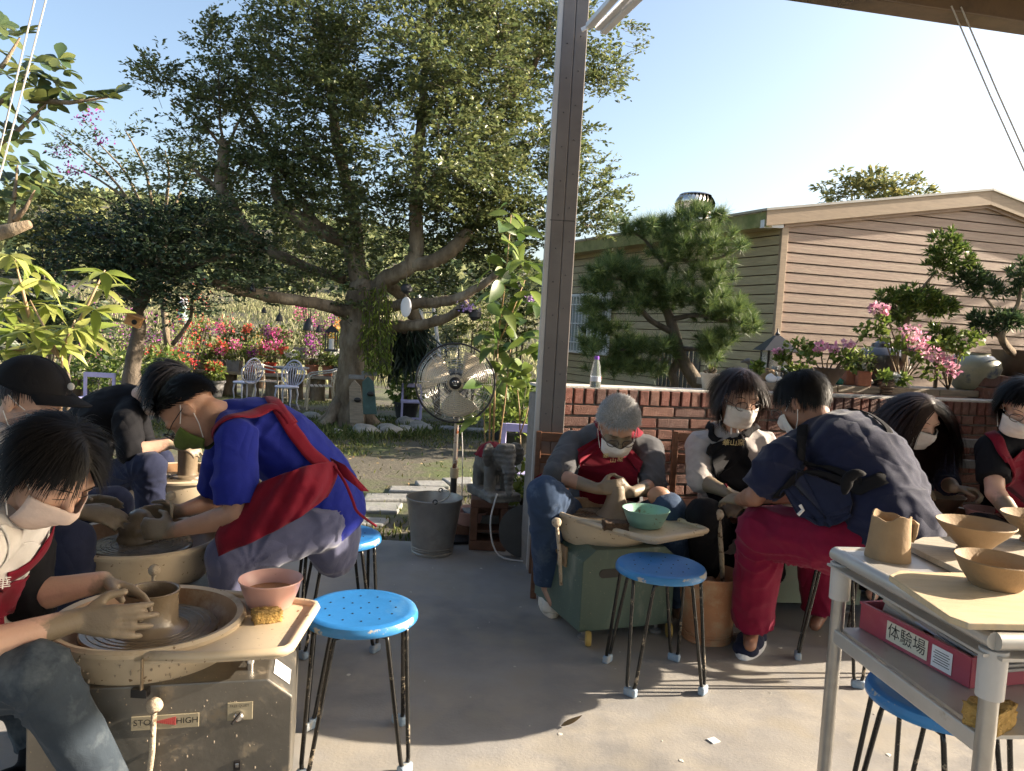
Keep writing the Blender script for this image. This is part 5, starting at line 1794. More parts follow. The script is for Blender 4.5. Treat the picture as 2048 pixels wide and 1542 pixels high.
mask_obj(c, M, hs, C_MASK, r, .004); glasses_obj(c, M, hs, r); face_bits(c, M, hs, r)
bv = S['bvh']
patch(bv, [[A(1188, 872, 3.6), A(1225, 885, 3.55), A(1262, 880, 3.6)], [A(1186, 930, 3.6), A(1222, 935, 3.58), A(1262, 930, 3.6)], [A(1178, 1010, 3.7), A(1222, 1010, 3.68), A(1268, 1005, 3.7)]], C_RED, r, 'apron', .014, wr=.003)
band(bv, [A(1178, 806, 3.85), A(1182, 830, 3.72), A(1190, 876, 3.62)], .05, C_RED, r); band(bv, [A(1285, 850, 3.85), A(1272, 870, 3.7), A(1262, 885, 3.62)], .05, C_RED, r)
adopt(MB().grid([[A(1095, 940, 3.95), A(1082, 948, 3.9), A(1070, 955, 3.9)], [A(1110, 950, 3.9), A(1080, 958, 3.88), A(1066, 962, 3.9)]]).build('apron_tie', C_RED, solid=.004), r)
for ch, px, py, rz in (('華', 1212, 912, -.5), ('山', 1226, 921, -.2), ('窯', 1240, 919, .25)):
    me = text_mesh(ch, .03); place_mesh(me, 'lettering', Matrix((V((1, .05, -.3 * rz)), V((.25 * rz, -.45, .9)), V((0, -.9, -.4)))).transposed(), A(px, py, 3.43), GOLD, r)
# torn knee, frayed hem and shoes
mb = MB(); mb.ell(A(1318, 992, 3.41), (.055, .03, .045)); adopt(mb.build('bare_knee', SKIN_T, smooth=True, angle=None), r)
W_SHOE = mat('shoe_white', (.62, .57, .48), .7, var=.15, bump=.2)
shoe(A(1096, 1195, 3.62), V((A(1112, 1212, 3.30).x, 3.28, .0)), W_SHOE, W_SHOE, r, .055)
mb = MB()
for k in range(6):
    mb.tube([A(1088 + k * 3, 1168 + k * 3, 3.44), A(1112 - k, 1170 + k * 3, 3.44)], .003, 5)
adopt(mb.build('laces', mat('lace', (.3, .24, .17), .8)), r)

# ---- young woman with bob in beige hoodie
S = person('young woman with brown bob in beige hoodie and black apron, round glasses and mask', dict(
    skin=SKIN, head=A(1478, 793, 3.52), f=(.16, -.93, -.33), u=(.08, -.30, .95), hs=1.1, nb=A(1468, 868, 3.66), pel=A(1462, 1060, 3.85), bulge=V((0, .03, 0)), ws=.95, hax=(1, 0, 0),
    arms=[(A(1400, 892, 3.68), A(1402, 962, 3.52), A(1455, 985, 3.36), H((.75, -.45, -.3), (.3, .3, -.9), (.5, .6, .4), .5, clay=.08)), (A(1530, 892, 3.68), A(1545, 965, 3.58), A(1500, 995, 3.40), H((-.7, -.4, -.25), (-.3, .3, -.9), (-.4, .6, .4), .5, clay=.08))],
    legs=[(A(1432, 1065, 3.8), A(1406, 1030, 3.30), A(1412, 1150, 3.46), A(1420, 1165, 3.36)), (A(1500, 1065, 3.8), A(1535, 1040, 3.4), A(1535, 1160, 3.5), A(1540, 1175, 3.4))],
    top=C_HOOD, sleeve=(1.25, 1.25), slr=(.07, .062), pants=C_BLACK, legr=(.1, .085, .075), hood=True, seed=8, topi=.02, tfold=.013, topname='hoodie'), GRT)
r, M, c, hs = S['root'], S['M'], S['c'], S['hs']
hair_obj(c, M, hs, HAIR_BR, r, 5600, (.14, .195), .42, .013, seed=8, line=-.02, bangs=(.025, .042), width=.0025, crown=(0, -.1, .99), wave=.0015)
mask_obj(c, M, hs, C_MASK, r); glasses_obj(c, M, hs, r, drop=.006); face_bits(c, M, hs, r)
bv = S['bvh']
patch(bv, [[A(1430, 872, 3.5), A(1466, 875, 3.46), A(1502, 868, 3.5)], [A(1428, 930, 3.5), A(1466, 935, 3.46), A(1508, 930, 3.5)], [A(1422, 1005, 3.55), A(1466, 1010, 3.5), A(1512, 1000, 3.55)]], C_BLACK, r, 'apron', .012, wr=.002)
band(bv, [A(1400, 838, 3.72), A(1415, 850, 3.6), A(1434, 874, 3.52)], .035, C_BLACK, r); band(bv, [A(1520, 845, 3.7), A(1510, 855, 3.6), A(1500, 872, 3.52)], .035, C_BLACK, r)
for ch, px in (('華', 1452), ('山', 1467), ('窯', 1482)):
    me = text_mesh(ch, .034); place_mesh(me, 'lettering', Matrix((V((1, -.06, 0)), V((-.03, -.25, .97)), V((.06, -.97, -.25)))).transposed(), A(px, 886, 3.40), GOLD, r)
mb = MB(); mb.tube([A(1463, 850, 3.5), A(1462, 868, 3.47)], .004, 6); mb.tube([A(1474, 850, 3.5), A(1476, 866, 3.47)], .004, 6); adopt(mb.build('drawstring', C_WHITE), r); tag(r.children[-1], kind='stuff')
# wrist band
adopt(MB().tube([A(1449, 982, 3.38) + V((.003, 0, 0)) + Matrix.Rotation(k * .7, 3, 'X') @ V((0, 0, .032)) for k in range(9)], .004, 5, closed=True).build('wristband', C_RED), r)

# ---- person from behind in navy with crimson trousers
def p7x(mb):
    mb.ell(A(1775, 1050, 2.70), (.19, .17, .17))
S = person('person in navy shirt and crimson trousers seen from behind, leaning over a wheel', dict(
    skin=SKIN_D, head=A(1606, 806, 3.02), f=(-.52, .62, -.58), u=(-.25, .35, .9), hs=1.08, nb=A(1640, 868, 2.98), pel=A(1758, 1050, 2.78), bulge=V((.05, -.05, .05)), ws=1.2, ds=1.2, hax=(.75, .66, 0),
    arms=[(A(1568, 915, 2.82), A(1510, 992, 2.90), A(1480, 1000, 3.16), H((-.3, .8, -.1), (.4, .2, -.9), (.5, .5, .3), .5)), (A(1700, 885, 3.12), A(1650, 985, 3.36), A(1530, 1000, 3.40), H((-.8, .2, -.1), (-.3, -.6, -.8), (0, -.5, .5), .5))],
    legs=[(A(1690, 1085, 2.72), A(1525, 1062, 2.96), A(1502, 1262, 3.16), A(1500, 1290, 3.05), .90), (A(1760, 1075, 3.0), A(1640, 1045, 3.38), A(1640, 1230, 3.44), A(1630, 1250, 3.4), .95)],
    top=C_NAVY, sleeve=(.8, .8), slr=(.082, .078), pants=C_MAG, legr=(.125, .105, .082), seed=9, topi=.018, tfold=.014, topx=p7x, pfold=.014), GRT)
r, M, c, hs = S['root'], S['M'], S['c'], S['hs']
hair_obj(c, M, hs, HAIR_B, r, 4600, (.035, .06), .22, .008, seed=9, line=-.06, width=.0026)
mask_obj(c, M, hs, C_MASK, r); glasses_obj(c, M, hs, r)
bv = S['bvh']
band(bv, [A(1608, 838, 2.9), A(1605, 870, 2.8), A(1612, 920, 2.72), A(1640, 950, 2.66), A(1700, 958, 2.55)], .04, C_BLACK, r); band(bv, [A(1690, 835, 3.0), A(1740, 862, 2.85), A(1775, 905, 2.75), A(1787, 950, 2.7)], .035, C_BLACK, r)
band(bv, [A(1560, 1000, 2.8), A(1620, 975, 2.65), A(1700, 962, 2.56), A(1760, 950, 2.6), A(1800, 955, 2.8)], .05, C_BLACK, r, 'waist_tie')
patch(bv, [[A(1552, 985, 2.8), A(1600, 985, 2.68), A(1660, 972, 2.6)], [A(1580, 1005, 2.75), A(1630, 1010, 2.64), A(1670, 1000, 2.6)], [A(1640, 1060, 2.7), A(1660, 1050, 2.64), A(1690, 1030, 2.6)]], C_NAVYP, r, 'apron', .012)
mb = MB()
for (dx, dy, rx, rz) in ((0, 0, .022, .018), (-9, 14, .02, .028), (14, -6, .032, .012), (-12, 26, .012, .02)):
    mb.ell(A(1702 + dx, 952 + dy, 2.50), (rx, .014, rz))
me = remeshed(mb, .006, 3); folds(me, .008, 24, 3); wobj(me, 'apron_knot', C_BLACK, r)
shoe(A(1510, 1262, 3.24), V((A(1486, 1296, 3.0).x, 3.02, .0)), C_NAVYP, M_['white_paint'], r, .06)
adopt(MB().tube([A(1600, 1010, 2.66), A(1606, 1020, 2.65), A(1596, 1030, 2.65)], .006, 6).build('drawstring', C_WHITE), r)

# ---- woman with long hair
S = person('woman with long dark hair and white mask working beside the brick wall', dict(
    skin=SKIN, head=A(1834, 838, 3.68), f=(.26, -.86, -.42), u=(.1, -.40, .9), hs=1.08, nb=A(1818, 890, 3.92), pel=A(1810, 1060, 4.15), bulge=V((0, .06, .02)), hax=(1, 0, 0),
    arms=[(A(1755, 912, 3.95), A(1752, 975, 3.74), A(1812, 962, 3.56), H((.85, -.3, -.22), (.1, .2, -1), (.2, 1, .2), .55, clay=.07)), (A(1882, 912, 3.95), A(1896, 968, 3.72), A(1908, 976, 3.54), H((.8, -.5, 0), (-.3, -.2, -.9), (.3, -1, .2), 1.2, clay=.1))],
    legs=[(A(1775, 1065, 4.0), A(1745, 1060, 3.5), A(1745, 1180, 3.6), A(1745, 1190, 3.5)), (A(1850, 1065, 4.0), A(1925, 1070, 3.55), A(1925, 1180, 3.6), A(1925, 1190, 3.5))],
    top=C_NAVYP, sleeve=(1.25, 1.3), pants=C_BLACK, seed=10, tfold=.012), GRT)
r, M, c, hs = S['root'], S['M'], S['c'], S['hs']
hair_obj(c, M, hs, HAIR_BR, r, 6000, (.30, .46), .8, .010, seed=10, line=.04, bangs=(.28, .42), width=.0028, crown=(.0, .1, .99), wave=.0015, part=.8)
mask_obj(c, M, hs, C_MASK, r); face_bits(c, M, hs, r)

# ---- person at the right edge
S = person('person in black tee and red apron cut off by the right edge', dict(
    skin=SKIN, head=A(2046, 812, 3.40), f=(-.35, -.72, -.5), u=(-.1, -.5, .85), hs=1.06, nb=A(2046, 872, 3.48), pel=A(2045, 1060, 3.7), bulge=V((0, .04, 0)), hax=(1, 0, 0),
    arms=[(A(1985, 900, 3.48), A(1990, 985, 3.34), A(2052, 1062, 3.12), H((.5, -.6, -.4), (.2, .2, -.9), (.5, .6, .4), .5)), (A(2112, 900, 3.48), A(2130, 990, 3.4), A(2090, 1050, 3.2), H((-.5, -.6, -.4), (-.2, .2, -.9), (-.5, .6, .4), .5))],
    legs=[(A(2000, 1070, 3.6), A(1960, 1060, 3.3), A(1960, 1190, 3.4), A(1960, 1200, 3.3)), (A(2090, 1070, 3.6), A(2120, 1060, 3.3), A(2120, 1190, 3.4), A(2120, 1200, 3.3))],
    top=C_BLACK, sleeve=(.72, .72), slr=(.075, .07), pants=C_BLACK, seed=12), GRT)
r, M, c, hs = S['root'], S['M'], S['c'], S['hs']
hair_obj(c, M, hs, HAIR_B, r, 3200, (.10, .15), .35, .014, seed=12, bangs=(.03, .05), width=.004, part=.6)
mask_obj(c, M, hs, C_MASK, r); face_bits(c, M, hs, r); glasses_obj(c, M, hs, r)
bv = S['bvh']
band(bv, [A(1965, 855, 3.6), A(1985, 850, 3.45), A(2012, 880, 3.36), A(2030, 920, 3.34)], .05, C_RED, r)
patch(bv, [[A(2012, 905, 3.34), A(2045, 910, 3.34), A(2085, 905, 3.36)], [A(2005, 970, 3.4), A(2045, 970, 3.38), A(2090, 970, 3.4)], [A(1985, 1040, 3.45), A(2045, 1040, 3.42), A(2100, 1040, 3.45)]], C_RED, r, 'apron', .012)
# ------------------------------------------------------------------ workshop things
M_['stool_blue'] = mat('stool_blue', (0.025, 0.175, 0.46), .36, var=.14, scale=4, col2=(0.15, 0.33, 0.52), amt2=(.48, .7), scale2=3.0, rough2=.5, bump=.05)
M_['stool_rim'] = mat('stool_rim', (0.03, 0.19, 0.45), .4, var=.15, scale=6, col2=(0.38, 0.36, 0.32), amt2=(.56, .60), scale2=14, rough2=.8)
M_['tube_black'] = mat('tube_black', (0.018, 0.017, 0.016), .22, var=.2, metal=.3, scale=20, col2=(0.36, 0.30, 0.22), amt2=(.60, .66), scale2=22, rough2=.9)
M_['foot_blue'] = mat('foot_plastic', (0.22, 0.30, 0.40), .6, var=.2, col2=(0.4, 0.38, 0.34), amt2=(.5, .7), scale2=30)
M_['basin'] = mat('basin_cream', (0.52, 0.42, 0.29), .42, var=.08, scale=5, col2=(0.34, 0.24, 0.13), amt2=(.55, .72), scale2=6, rough2=.8, bump=.05, speck=((0.17, 0.10, 0.05), 70, .69))
M_['basin_in'] = mat('basin_inside', (0.30, 0.17, 0.085), .4, var=.25, scale=6, col2=(0.5, 0.38, 0.24), amt2=(.52, .7), scale2=7)
M_['clay'] = mat('clay', CLAY, .55, var=.15, scale=14, bump=.15, bscale=40)
M_['wet_clay'] = mat('wet_clay', (0.185, 0.14, 0.092), .22, var=.2, scale=9, bump=.15, bscale=30, spec=.6)
M_['slip'] = mat('wet_slip', (0.17, 0.13, 0.085), .18, var=.25, scale=12, bump=.12, bscale=20, spec=.7)
M_['dry_clay'] = mat('dry_clay', (0.30, 0.20, 0.108), .75, var=.12, scale=12, bump=.15, bscale=70)
M_['steel_box'] = mat('steel_box', (0.20, 0.185, 0.16), .42, metal=.75, var=.25, scale=4, col2=(0.36, 0.30, 0.22), amt2=(.56, .7), scale2=16, rough2=.85, bump=.06, speck=((0.36, 0.30, 0.22), 150, .71))
M_['green_box'] = mat('green_box', (0.085, 0.125, 0.095), .5, var=.2, scale=4, col2=(0.24, 0.25, 0.20), amt2=(.56, .72), scale2=8, rough2=.85, stretch=(1, 1, .4), bump=.06, speck=((0.36, 0.30, 0.22), 150, .71))
M_['pale_green_box'] = mat('pale_green_box', (0.26, 0.30, 0.22), .5, var=.12, scale=4, col2=(0.34, 0.32, 0.25), amt2=(.58, .72), scale2=9, rough2=.85, speck=((0.40, 0.32, 0.21), 120, .69))
M_['plate'] = mat('label_plate', (0.30, 0.26, 0.18), .5, metal=.2, var=.15)
M_['pink'] = mat('pink_plastic', (0.62, 0.36, 0.31), .35, var=.06, col2=(0.25, 0.13, 0.07), amt2=(.64, .7), scale2=10, rough2=.8)
M_['teal'] = mat('teal_plastic', (0.20, 0.36, 0.29), .35, var=.1, col2=(0.14, 0.09, 0.05), amt2=(.60, .66), scale2=16, rough2=.8)
M_['slipwater'] = mat('slip_water', (0.42, 0.22, 0.10), .08, var=.08, spec=.6)
M_['sponge'] = mat('sponge', (0.48, 0.30, 0.09), .95, var=.25, scale=40, bump=.9, bscale=90)
M_['sponge_dark'] = mat('sponge_dark', (0.10, 0.06, 0.035), .95, var=.3, scale=40, bump=.9, bscale=90)
M_['table_steel'] = mat('table_steel', (0.50, 0.48, 0.45), .42, metal=.5, var=.08, scale=8, col2=(0.42, 0.36, 0.28), amt2=(.6, .72), scale2=11, rough2=.7)
M_['board'] = mat('ware_board', (0.52, 0.41, 0.26), .75, var=.15, scale=5, stretch=(1, 6, 1), bump=.2, col2=(0.38, 0.33, 0.26), amt2=(.55, .7), scale2=5)
M_['board_grey'] = mat('ware_board_grey', (0.40, 0.35, 0.28), .8, var=.18, scale=5, stretch=(1, 6, 1), bump=.25, col2=(0.27, 0.23, 0.18), amt2=(.55, .7), scale2=6)
M_['galv'] = mat('galvanised', (0.40, 0.385, 0.36), .42, metal=.8, var=.14, scale=10, col2=(0.3, 0.28, 0.25), amt2=(.5, .7), scale2=6)

# ---- stools
def make_stool(label):
    t = thing('stool', (0, 0, 0), label, 'stool', 'blue round metal stools')
    seat = MB().lathe([(.001, .449), (.11, .4485), (.145, .451), (.158, .452), (.168, .447)], 56, caps=(True, False)).build('seat', M_['stool_blue'], t, smooth=True, angle=60)
    MB().lathe([(.168, .447), (.173, .436), (.173, .424), (.169, .420), (.166, .424), (.165, .436), (.155, .442), (.001, .441)], 56, caps=(False, True)).build('rim', M_['stool_rim'], seat, smooth=True, angle=60)
    hb = MB()
    for r_, n_ in ((0, 1), (.05, 6), (.105, 12)):
        for k in range(n_):
            a = 2 * math.pi * k / n_
            hb.lathe([(.0032, .4490), (.0028, .4502), (.0008, .4496)], 8, c=(r_ * math.cos(a), r_ * math.sin(a), 0))
    h_ = hb.build('vent_holes', DARKM, seat); tag(h_, kind='stuff')
    for i in range(4):
        a = math.pi / 4 + i * math.pi / 2
        er, et = V((math.cos(a), math.sin(a), 0)), V((-math.sin(a), math.cos(a), 0))
        def mid(s):
            b = a + s * math.pi / 4
            return V((math.cos(b) * .118, math.sin(b) * .118, .416))
        up = lambda s: er * .150 + et * (s * .040) + V((0, 0, .400))
        dn = lambda s: er * .198 + et * (s * .017) + V((0, 0, .045))
        pts = [mid(-1), mid(-1).lerp(er * .142 + et * -.048 + V((0, 0, .416)), .82), er * .147 + et * -.043 + V((0, 0, .411)), up(-1) + V((0, 0, -.01)), dn(-1), er * .2 + et * -.012 + V((0, 0, .028)), er * .201 + V((0, 0, .022)),
               er * .2 + et * .012 + V((0, 0, .028)), dn(1), up(1) + V((0, 0, -.01)), er * .147 + et * .043 + V((0, 0, .411)), mid(1).lerp(er * .142 + et * .048 + V((0, 0, .416)), .82), mid(1)]
        leg = MB().tube(pts, .0068, 8).build('leg', M_['tube_black'], t, smooth=True, angle=None)
        MB().box(er * .201 + V((0, 0, .016)), (.026, .05, .032), Matrix((er, et, V((0, 0, 1)))).transposed()).build('foot_cap', M_['foot_blue'], leg, bevel=.007)
    return t
ST0 = make_stool('light blue scuffed stool standing empty in front, beside the steel wheel')
def put_stool(o, p, rz):
    o.location = (p.x, p.y, 0); o.rotation_euler = (0, 0, rad(rz))
put_stool(ST0, gnd(722, 1216, .449), 12)
def stool_copy(label, p, rz):
    o = copy_tree(ST0); o['label'] = label; put_stool(o, p, rz); return o
stool_copy('blue stool standing empty in front of the green wheel machine', gnd(1322, 1129, .449), 10)
stool_copy('blue stool carrying the man in the royal blue shirt', gnd(678, 1068, .449), 20)
stool_copy('blue stool under the person in crimson trousers', gnd(1716, 1122, .449), 30)
stool_copy('blue stool pushed under the steel table', gnd(1880, 1386, .449), 35)

# ---- pottery wheels
def make_wheel(c, tray_deg, label, box=None, head_r=.165, lever=None, zr=.525, tub_r=.258, basin_mat='basin', seam_deg=-90, tray=True, tl=.452, tw=.15):
    """c: centre of the wheel head on the floor plan; box: (w, d, h, yaw, material, offset)"""
    t = thing('pottery_wheel', (c.x, c.y, 0), label, 'pottery wheel', 'electric pottery wheels')
    z0 = zr - .525
    R_ = tub_r
    b = MB().lathe([(R_ - .045, .385 + z0), (R_ - .012, .44 + z0), (R_ - .004, .505 + z0), (R_ + .012, .509 + z0), (R_ + .014, .520 + z0), (R_ + .006, .527 + z0), (R_ - .010, .523 + z0)], 64, caps=(True, False)).build('basin', M_[basin_mat], t, smooth=True, angle=50)
    MB().lathe([(R_ - .010, .5228 + z0), (R_ - .016, .50 + z0), (R_ - .03, .45 + z0), (R_ - .06, .437 + z0), (.02, .434 + z0)], 64, caps=(False, True)).build('basin_lining', M_['basin_in'], b, smooth=True, angle=60)
    if tray:
        a = rad(tray_deg)
        M = Matrix.Rotation(a, 3, 'Z')
        arc = [((R_ + .004) * math.cos(k), (R_ + .004) * math.sin(k)) for k in [rad(72 - 144 * i / 20) for i in range(21)]]
        out = arc + [(R_ * .95, -R_ * .88), (tl - .027, -tw - .025), (tl, -tw), (tl, tw), (tl - .027, tw + .025), (R_ * .95, R_ * .88)]
        tr = MB().prism(out, .018, M, (0, 0, .492 + z0)).build('tray', M_[basin_mat], t, bevel=.003)
        rim = [(R_ * math.cos(rad(-74)), R_ * math.sin(rad(-74))), (R_ * .95, -R_ * .9), (tl - .027, -tw - .028), (tl - .004, -tw - .018), (tl + .004, -tw), (tl + .004, tw), (tl - .004, tw + .018), (tl - .027, tw + .028), (R_ * .95, R_ * .9), (R_ * math.cos(rad(74)), R_ * math.sin(rad(74)))]
        MB().tube([M @ V((x, y, .512 + z0)) for x, y in rim], .0125, 8).build('tray_rim', M_[basin_mat], tr, smooth=True, angle=None)
    wh = MB().lathe([(head_r - .004, .476 + z0), (head_r, .480 + z0), (head_r, .492 + z0), (head_r - .004, .4955 + z0), (.0, .4955 + z0)], 56).build('wheel_head', M_['slip'], t, smooth=True, angle=40)
    MB().lathe([(.035, .40 + z0), (.035, .477 + z0)], 16).build('shaft', M_['dark_metal'], t)
    # throwing rings of slip on the head
    rg = MB()
    for k in range(7):
        rr = .05 + k * .016
        rg.tube([V((rr * math.cos(q), rr * math.sin(q), .4958 + z0)) for q in [2 * math.pi * i / 32 for i in range(32)]], .0013 + .0007 * (k % 2), 4, closed=True)
    g_ = rg.build('slip_rings', M_['slip'], wh, smooth=True, angle=None); tag(g_, kind='stuff')
    if box:
        w, d, h, yaw, bm_, off = box
        o = MB()
        ch = .06
        prof = [(-w / 2, .05), (w / 2, .05), (w / 2, h - ch * .8), (w / 2 - ch, h), (-w / 2 + ch, h), (-w / 2, h - ch * .8)]
        Mx = Matrix.Rotation(rad(yaw), 3, 'Z') @ Matrix(((1, 0, 0), (0, 0, -1), (0, 1, 0)))
        oo = Matrix.Rotation(rad(yaw), 3, 'Z') @ V((off[0], off[1] + d / 2, 0))
        o.prism(prof, d, Mx, oo)
        bx = o.build('housing', M_[bm_], t, bevel=.004)
        for sx in (-1, 1):
            for sy in (-1, 1):
                q = Matrix.Rotation(rad(yaw), 3, 'Z') @ V((off[0] + sx * (w / 2 - .05), off[1] + sy * (d / 2 - .05), 0))
                MB().lathe([(.028, .0), (.03, .012), (.012, .02), (.012, .055)], 14, c=q).build('foot', M_['grey_pot'], bx, smooth=True)
    return t
wa_ = gnd(300, 1252, .4955)
YA = 14.0
RA = Matrix.Rotation(rad(YA), 3, 'Z')
corner = at(583, 1450, 1.78); corner.z = 0
off_ = RA.transposed() @ (corner - V((wa_.x, wa_.y, 0)))
WA = make_wheel(wa_, 2, 'nearest pottery wheel with steel housing and cream splash basin', (.58, .50, .436, YA, 'steel_box', (off_.x - .29, off_.y + .25)), tub_r=.222, tl=.392, tw=.135)
wb_ = gnd(285, 1086, .4955)
WB = make_wheel(wb_, 200, 'second pottery wheel shared by the blue shirted man', (.5, .4, .4, 0, 'steel_box', (0, .05)), tray=False)
wc_ = gnd(362, 955, .4955)
WC = make_wheel(wc_, 60, 'third pottery wheel at the far left carrying a tall clay cylinder', (.5, .4, .4, 0, 'steel_box', (0, .05)), tray=False)
wd_ = gnd(1208, 1030, .4955)
WD = make_wheel(wd_, -52, 'old green pottery wheel of the grey-haired man', (.46, .50, .405, 21, 'green_box', (.02, .02)), head_r=.15, tub_r=.235)
we_ = gnd(1548, 1010, .4955)
WE = make_wheel(we_, -40, 'pale green pottery wheel behind the crimson trousers', (.50, .45, .40, 4, 'pale_green_box', (.14, .02)), tray=False)
wf_ = gnd(1872, 1026, .52)
WF = make_wheel(wf_, -25, 'pottery wheel of the long-haired woman with a bowl on it', (.5, .45, .4, 0, 'green_box', (0, .05)))

M_['lever_clay'] = mat('lever_clay', (.44, .36, .26), .75, var=.15, scale=30, bump=.5, bscale=60, col2=(.12, .075, .04), amt2=(.54, .62), scale2=34)
# levers with ball knobs
def lever(pt, pb, rb, rr, label):
    t = wthing('speed_lever', pb, label, 'lever', 'levers of the pottery wheels')
    adopt(MB().tube([pb, pb.lerp(pt, .5) + V((.004, 0, 0)), pt], [rr * .9, rr * 1.1, rr], 8).build('rod', M_['lever_clay'], smooth=True, angle=None), t)
    mb = MB(); mb.ell(pt, (rb, rb, rb), None, 16, 12)
    a_ = np.array(mb.v); q = a_ - np.array(pt); q *= (1 + .09 * vnoise(a_ * 60))[:, None]; mb.v = [tuple(x) for x in q + np.array(pt)]
    adopt(mb.build('ball', M_['lever_clay'], smooth=True, angle=None), t)
    return t
fy = 1.70
fn_ = RA @ V((0, -1, 0))
lever(at(309, 1411, fy - .03), at(292, 1600, fy - .03), .0185, .0065, 'clay-caked speed lever of the nearest wheel')
lever(at(309, 1140, 2.28), at(300, 1190, 2.28), .018, .0065, 'clay-caked speed lever in front of the second wheel')
lever(at(341, 992, 2.52), at(342, 1040, 2.52), .016, .005, 'slim speed lever in front of the third wheel basin')
lever(at(1113, 1045, 3.12), at(1122, 1170, 3.14), .021, .0075, 'clay-caked speed lever left of the old green wheel')
lever(at(1437, 1030, 3.25), at(1446, 1190, 3.3), .024, .010, 'thick clay-caked speed lever of the pale green wheel')

# name plate, switch, bolts on the nearest housing
inv = Matrix.Translation(-V(WA.location))
def on_front(px, py, d=.002):
    dr_ = ray(px, py); o_ = V((0, 0, CAM_H))
    return o_ + dr_ * (((corner + fn_ * d) - o_).dot(fn_) / dr_.dot(fn_))
def wpart(mb, name, m, parent=WA, **k):
    o = mb.build(name, m, **k); return adopt(o, parent)
pl = wpart(MB().box((on_front(262, 1446) + on_front(398, 1441)) / 2, ((on_front(262, 1446) - on_front(398, 1441)).length, .004, .034), RA), 'speed_plate', M_['plate'], bevel=.001)
MX = Matrix((RA @ V((1, 0, 0)), V((0, 0, 1)), fn_)).transposed()
for txt, px, py in (('STOP', 289, 1446), ('HIGH', 374, 1441)):
    place_mesh(text_mesh(txt, .0205), 'lettering', MX, on_front(px, py, .0052), DARKM, WA)
for k in range(10):
    h_ = .004 + .016 * k / 9
    q = on_front(314 + k * 4, 1444 - k * .25, .0048)
    wpart(MB().box(q, (.0032, .0012, h_), RA), 'scale_mark', mat('mark_red', (0.4, 0.05, 0.05), .6) if k == 0 else bpy.data.materials['mark_red'])
wpart(MB().box(on_front(480, 1422), (.058, .004, .044), RA), 'switch_plate', M_['plate'], bevel=.001)
place_mesh(text_mesh('FREE·QUIET', .0085), 'lettering', MX, on_front(479, 1412, .0052), DARKM, WA)
wpart(MB().lathe([(.0125, 0), (.012, .012), (.008, .016)], 20, RA @ Matrix.Rotation(rad(90), 3, 'X'), on_front(478, 1430)), 'knob', M_['chrome'], smooth=True)
wpart(MB().cap(on_front(480, 1428, .016), on_front(464, 1447, .03), .0035, .003), 'knob_handle', DARKM, smooth=True, angle=None)
wpart(MB().box(on_front(474, 1531), (.016, .006, .024), RA), 'slide_switch', DARKM, bevel=.001)
wpart(MB().box(on_front(474, 1530, .004), (.008, .006, .01), RA), 'slide_button', M_['chrome'], bevel=.001)
bz = wa_.y - .222
wpart(MB().box(at(283, 1382, bz + .02), (.036, .03, .02)), 'drain', DARKM)
wpart(MB().box(at(284, 1348, bz - .0), (.0025, .012, .075)), 'basin_seam', M_['wet_clay'])
wpart(MB().lathe([(.009, 0), (.009, .02), (.012, .021), (.011, .03)], 14, None, gnd(500, 1340, .433)), 'screw_knob', M_['chrome'], smooth=True)
# paper label on the lit chamfer of the housing
cn = RA @ V((.8, 0, 1)).normalized()
wpart(MB().box(corner + RA @ V((-.03, .085, 0)) + V((0, 0, .413)) + cn * .0015, (.05, .08, .001), Matrix((RA @ V((1, 0, -.8)).normalized(), RA @ V((0, 1, 0)), cn)).transposed()), 'paper_label', M_['white_paint'])
sp_ = MB()
for k in range(70):
    q = on_front(random.uniform(215, 575), random.uniform(1395, 1600), .0)
    r_ = random.choice([.0008, .001, .0014, .0022])
    sp_.ell(q, (r_, .0008, r_ * random.uniform(.8, 2.2)), RA, 6, 4)
for k in range(60):
    a = random.uniform(-2.6, -.2); zz = random.uniform(.43, .515)
    q = V((wa_.x + .2185 * math.cos(a), wa_.y + .2185 * math.sin(a), zz)); r_ = random.choice([.0015, .002, .003])
    sp_.ell(q, (r_, r_, r_ * random.uniform(1, 2.5)), None, 6, 4)
o = sp_.build('clay_splatter', mat('splatter', (.33, .27, .2), .85)); adopt(o, WA); tag(o, kind='stuff')
# green wheel details: handle openings, corroded switch
Rg = Matrix.Rotation(rad(21), 3, 'Z')
def gfront(u, z, d=.0): return V(WD.location) + Rg @ V((.02 + u, .02 - .25 - d, z))
def gleft(v_, z, d=.0): return V(WD.location) + Rg @ V((.02 - .23 - d, .02 + v_, z))
def slot(cn_, M3, w, h, name, parent, m):
    pr = [((w / 2 - h / 2) * (1 if k < 9 or k > 27 else -1) + h / 2 * math.cos(2 * math.pi * k / 36), h / 2 * math.sin(2 * math.pi * k / 36)) for k in range(36)]
    adopt(MB().prism(pr, .004, M3, cn_).build(name, m), parent)
Mf = Rg @ Matrix(((1, 0, 0), (0, 0, -1), (0, 1, 0)))
for u in (-.10, .09):
    slot(gfront(u, .30, -.001), Mf, .10, .038, 'hand_slot', WD, DARKM)
adopt(MB().box(gleft(-.05, .33, .004), (.01, .09, .09), Rg).build('switch_box', M_['dry_clay'], bevel=.003), WD)
adopt(MB().cap(gleft(-.05, .34, .012), gleft(-.08, .30, .03), .012, .01).build('switch_knob', M_['plate'], smooth=True, angle=None), WD)
adopt(MB().bar(gleft(.05, .37, .006), gleft(-.02, .33, .008), .02, .012).build('latch', M_['dry_clay'], bevel=.003), WD)
YEL = mat('caster_yellow', (.45, .30, .08), .6, var=.2)
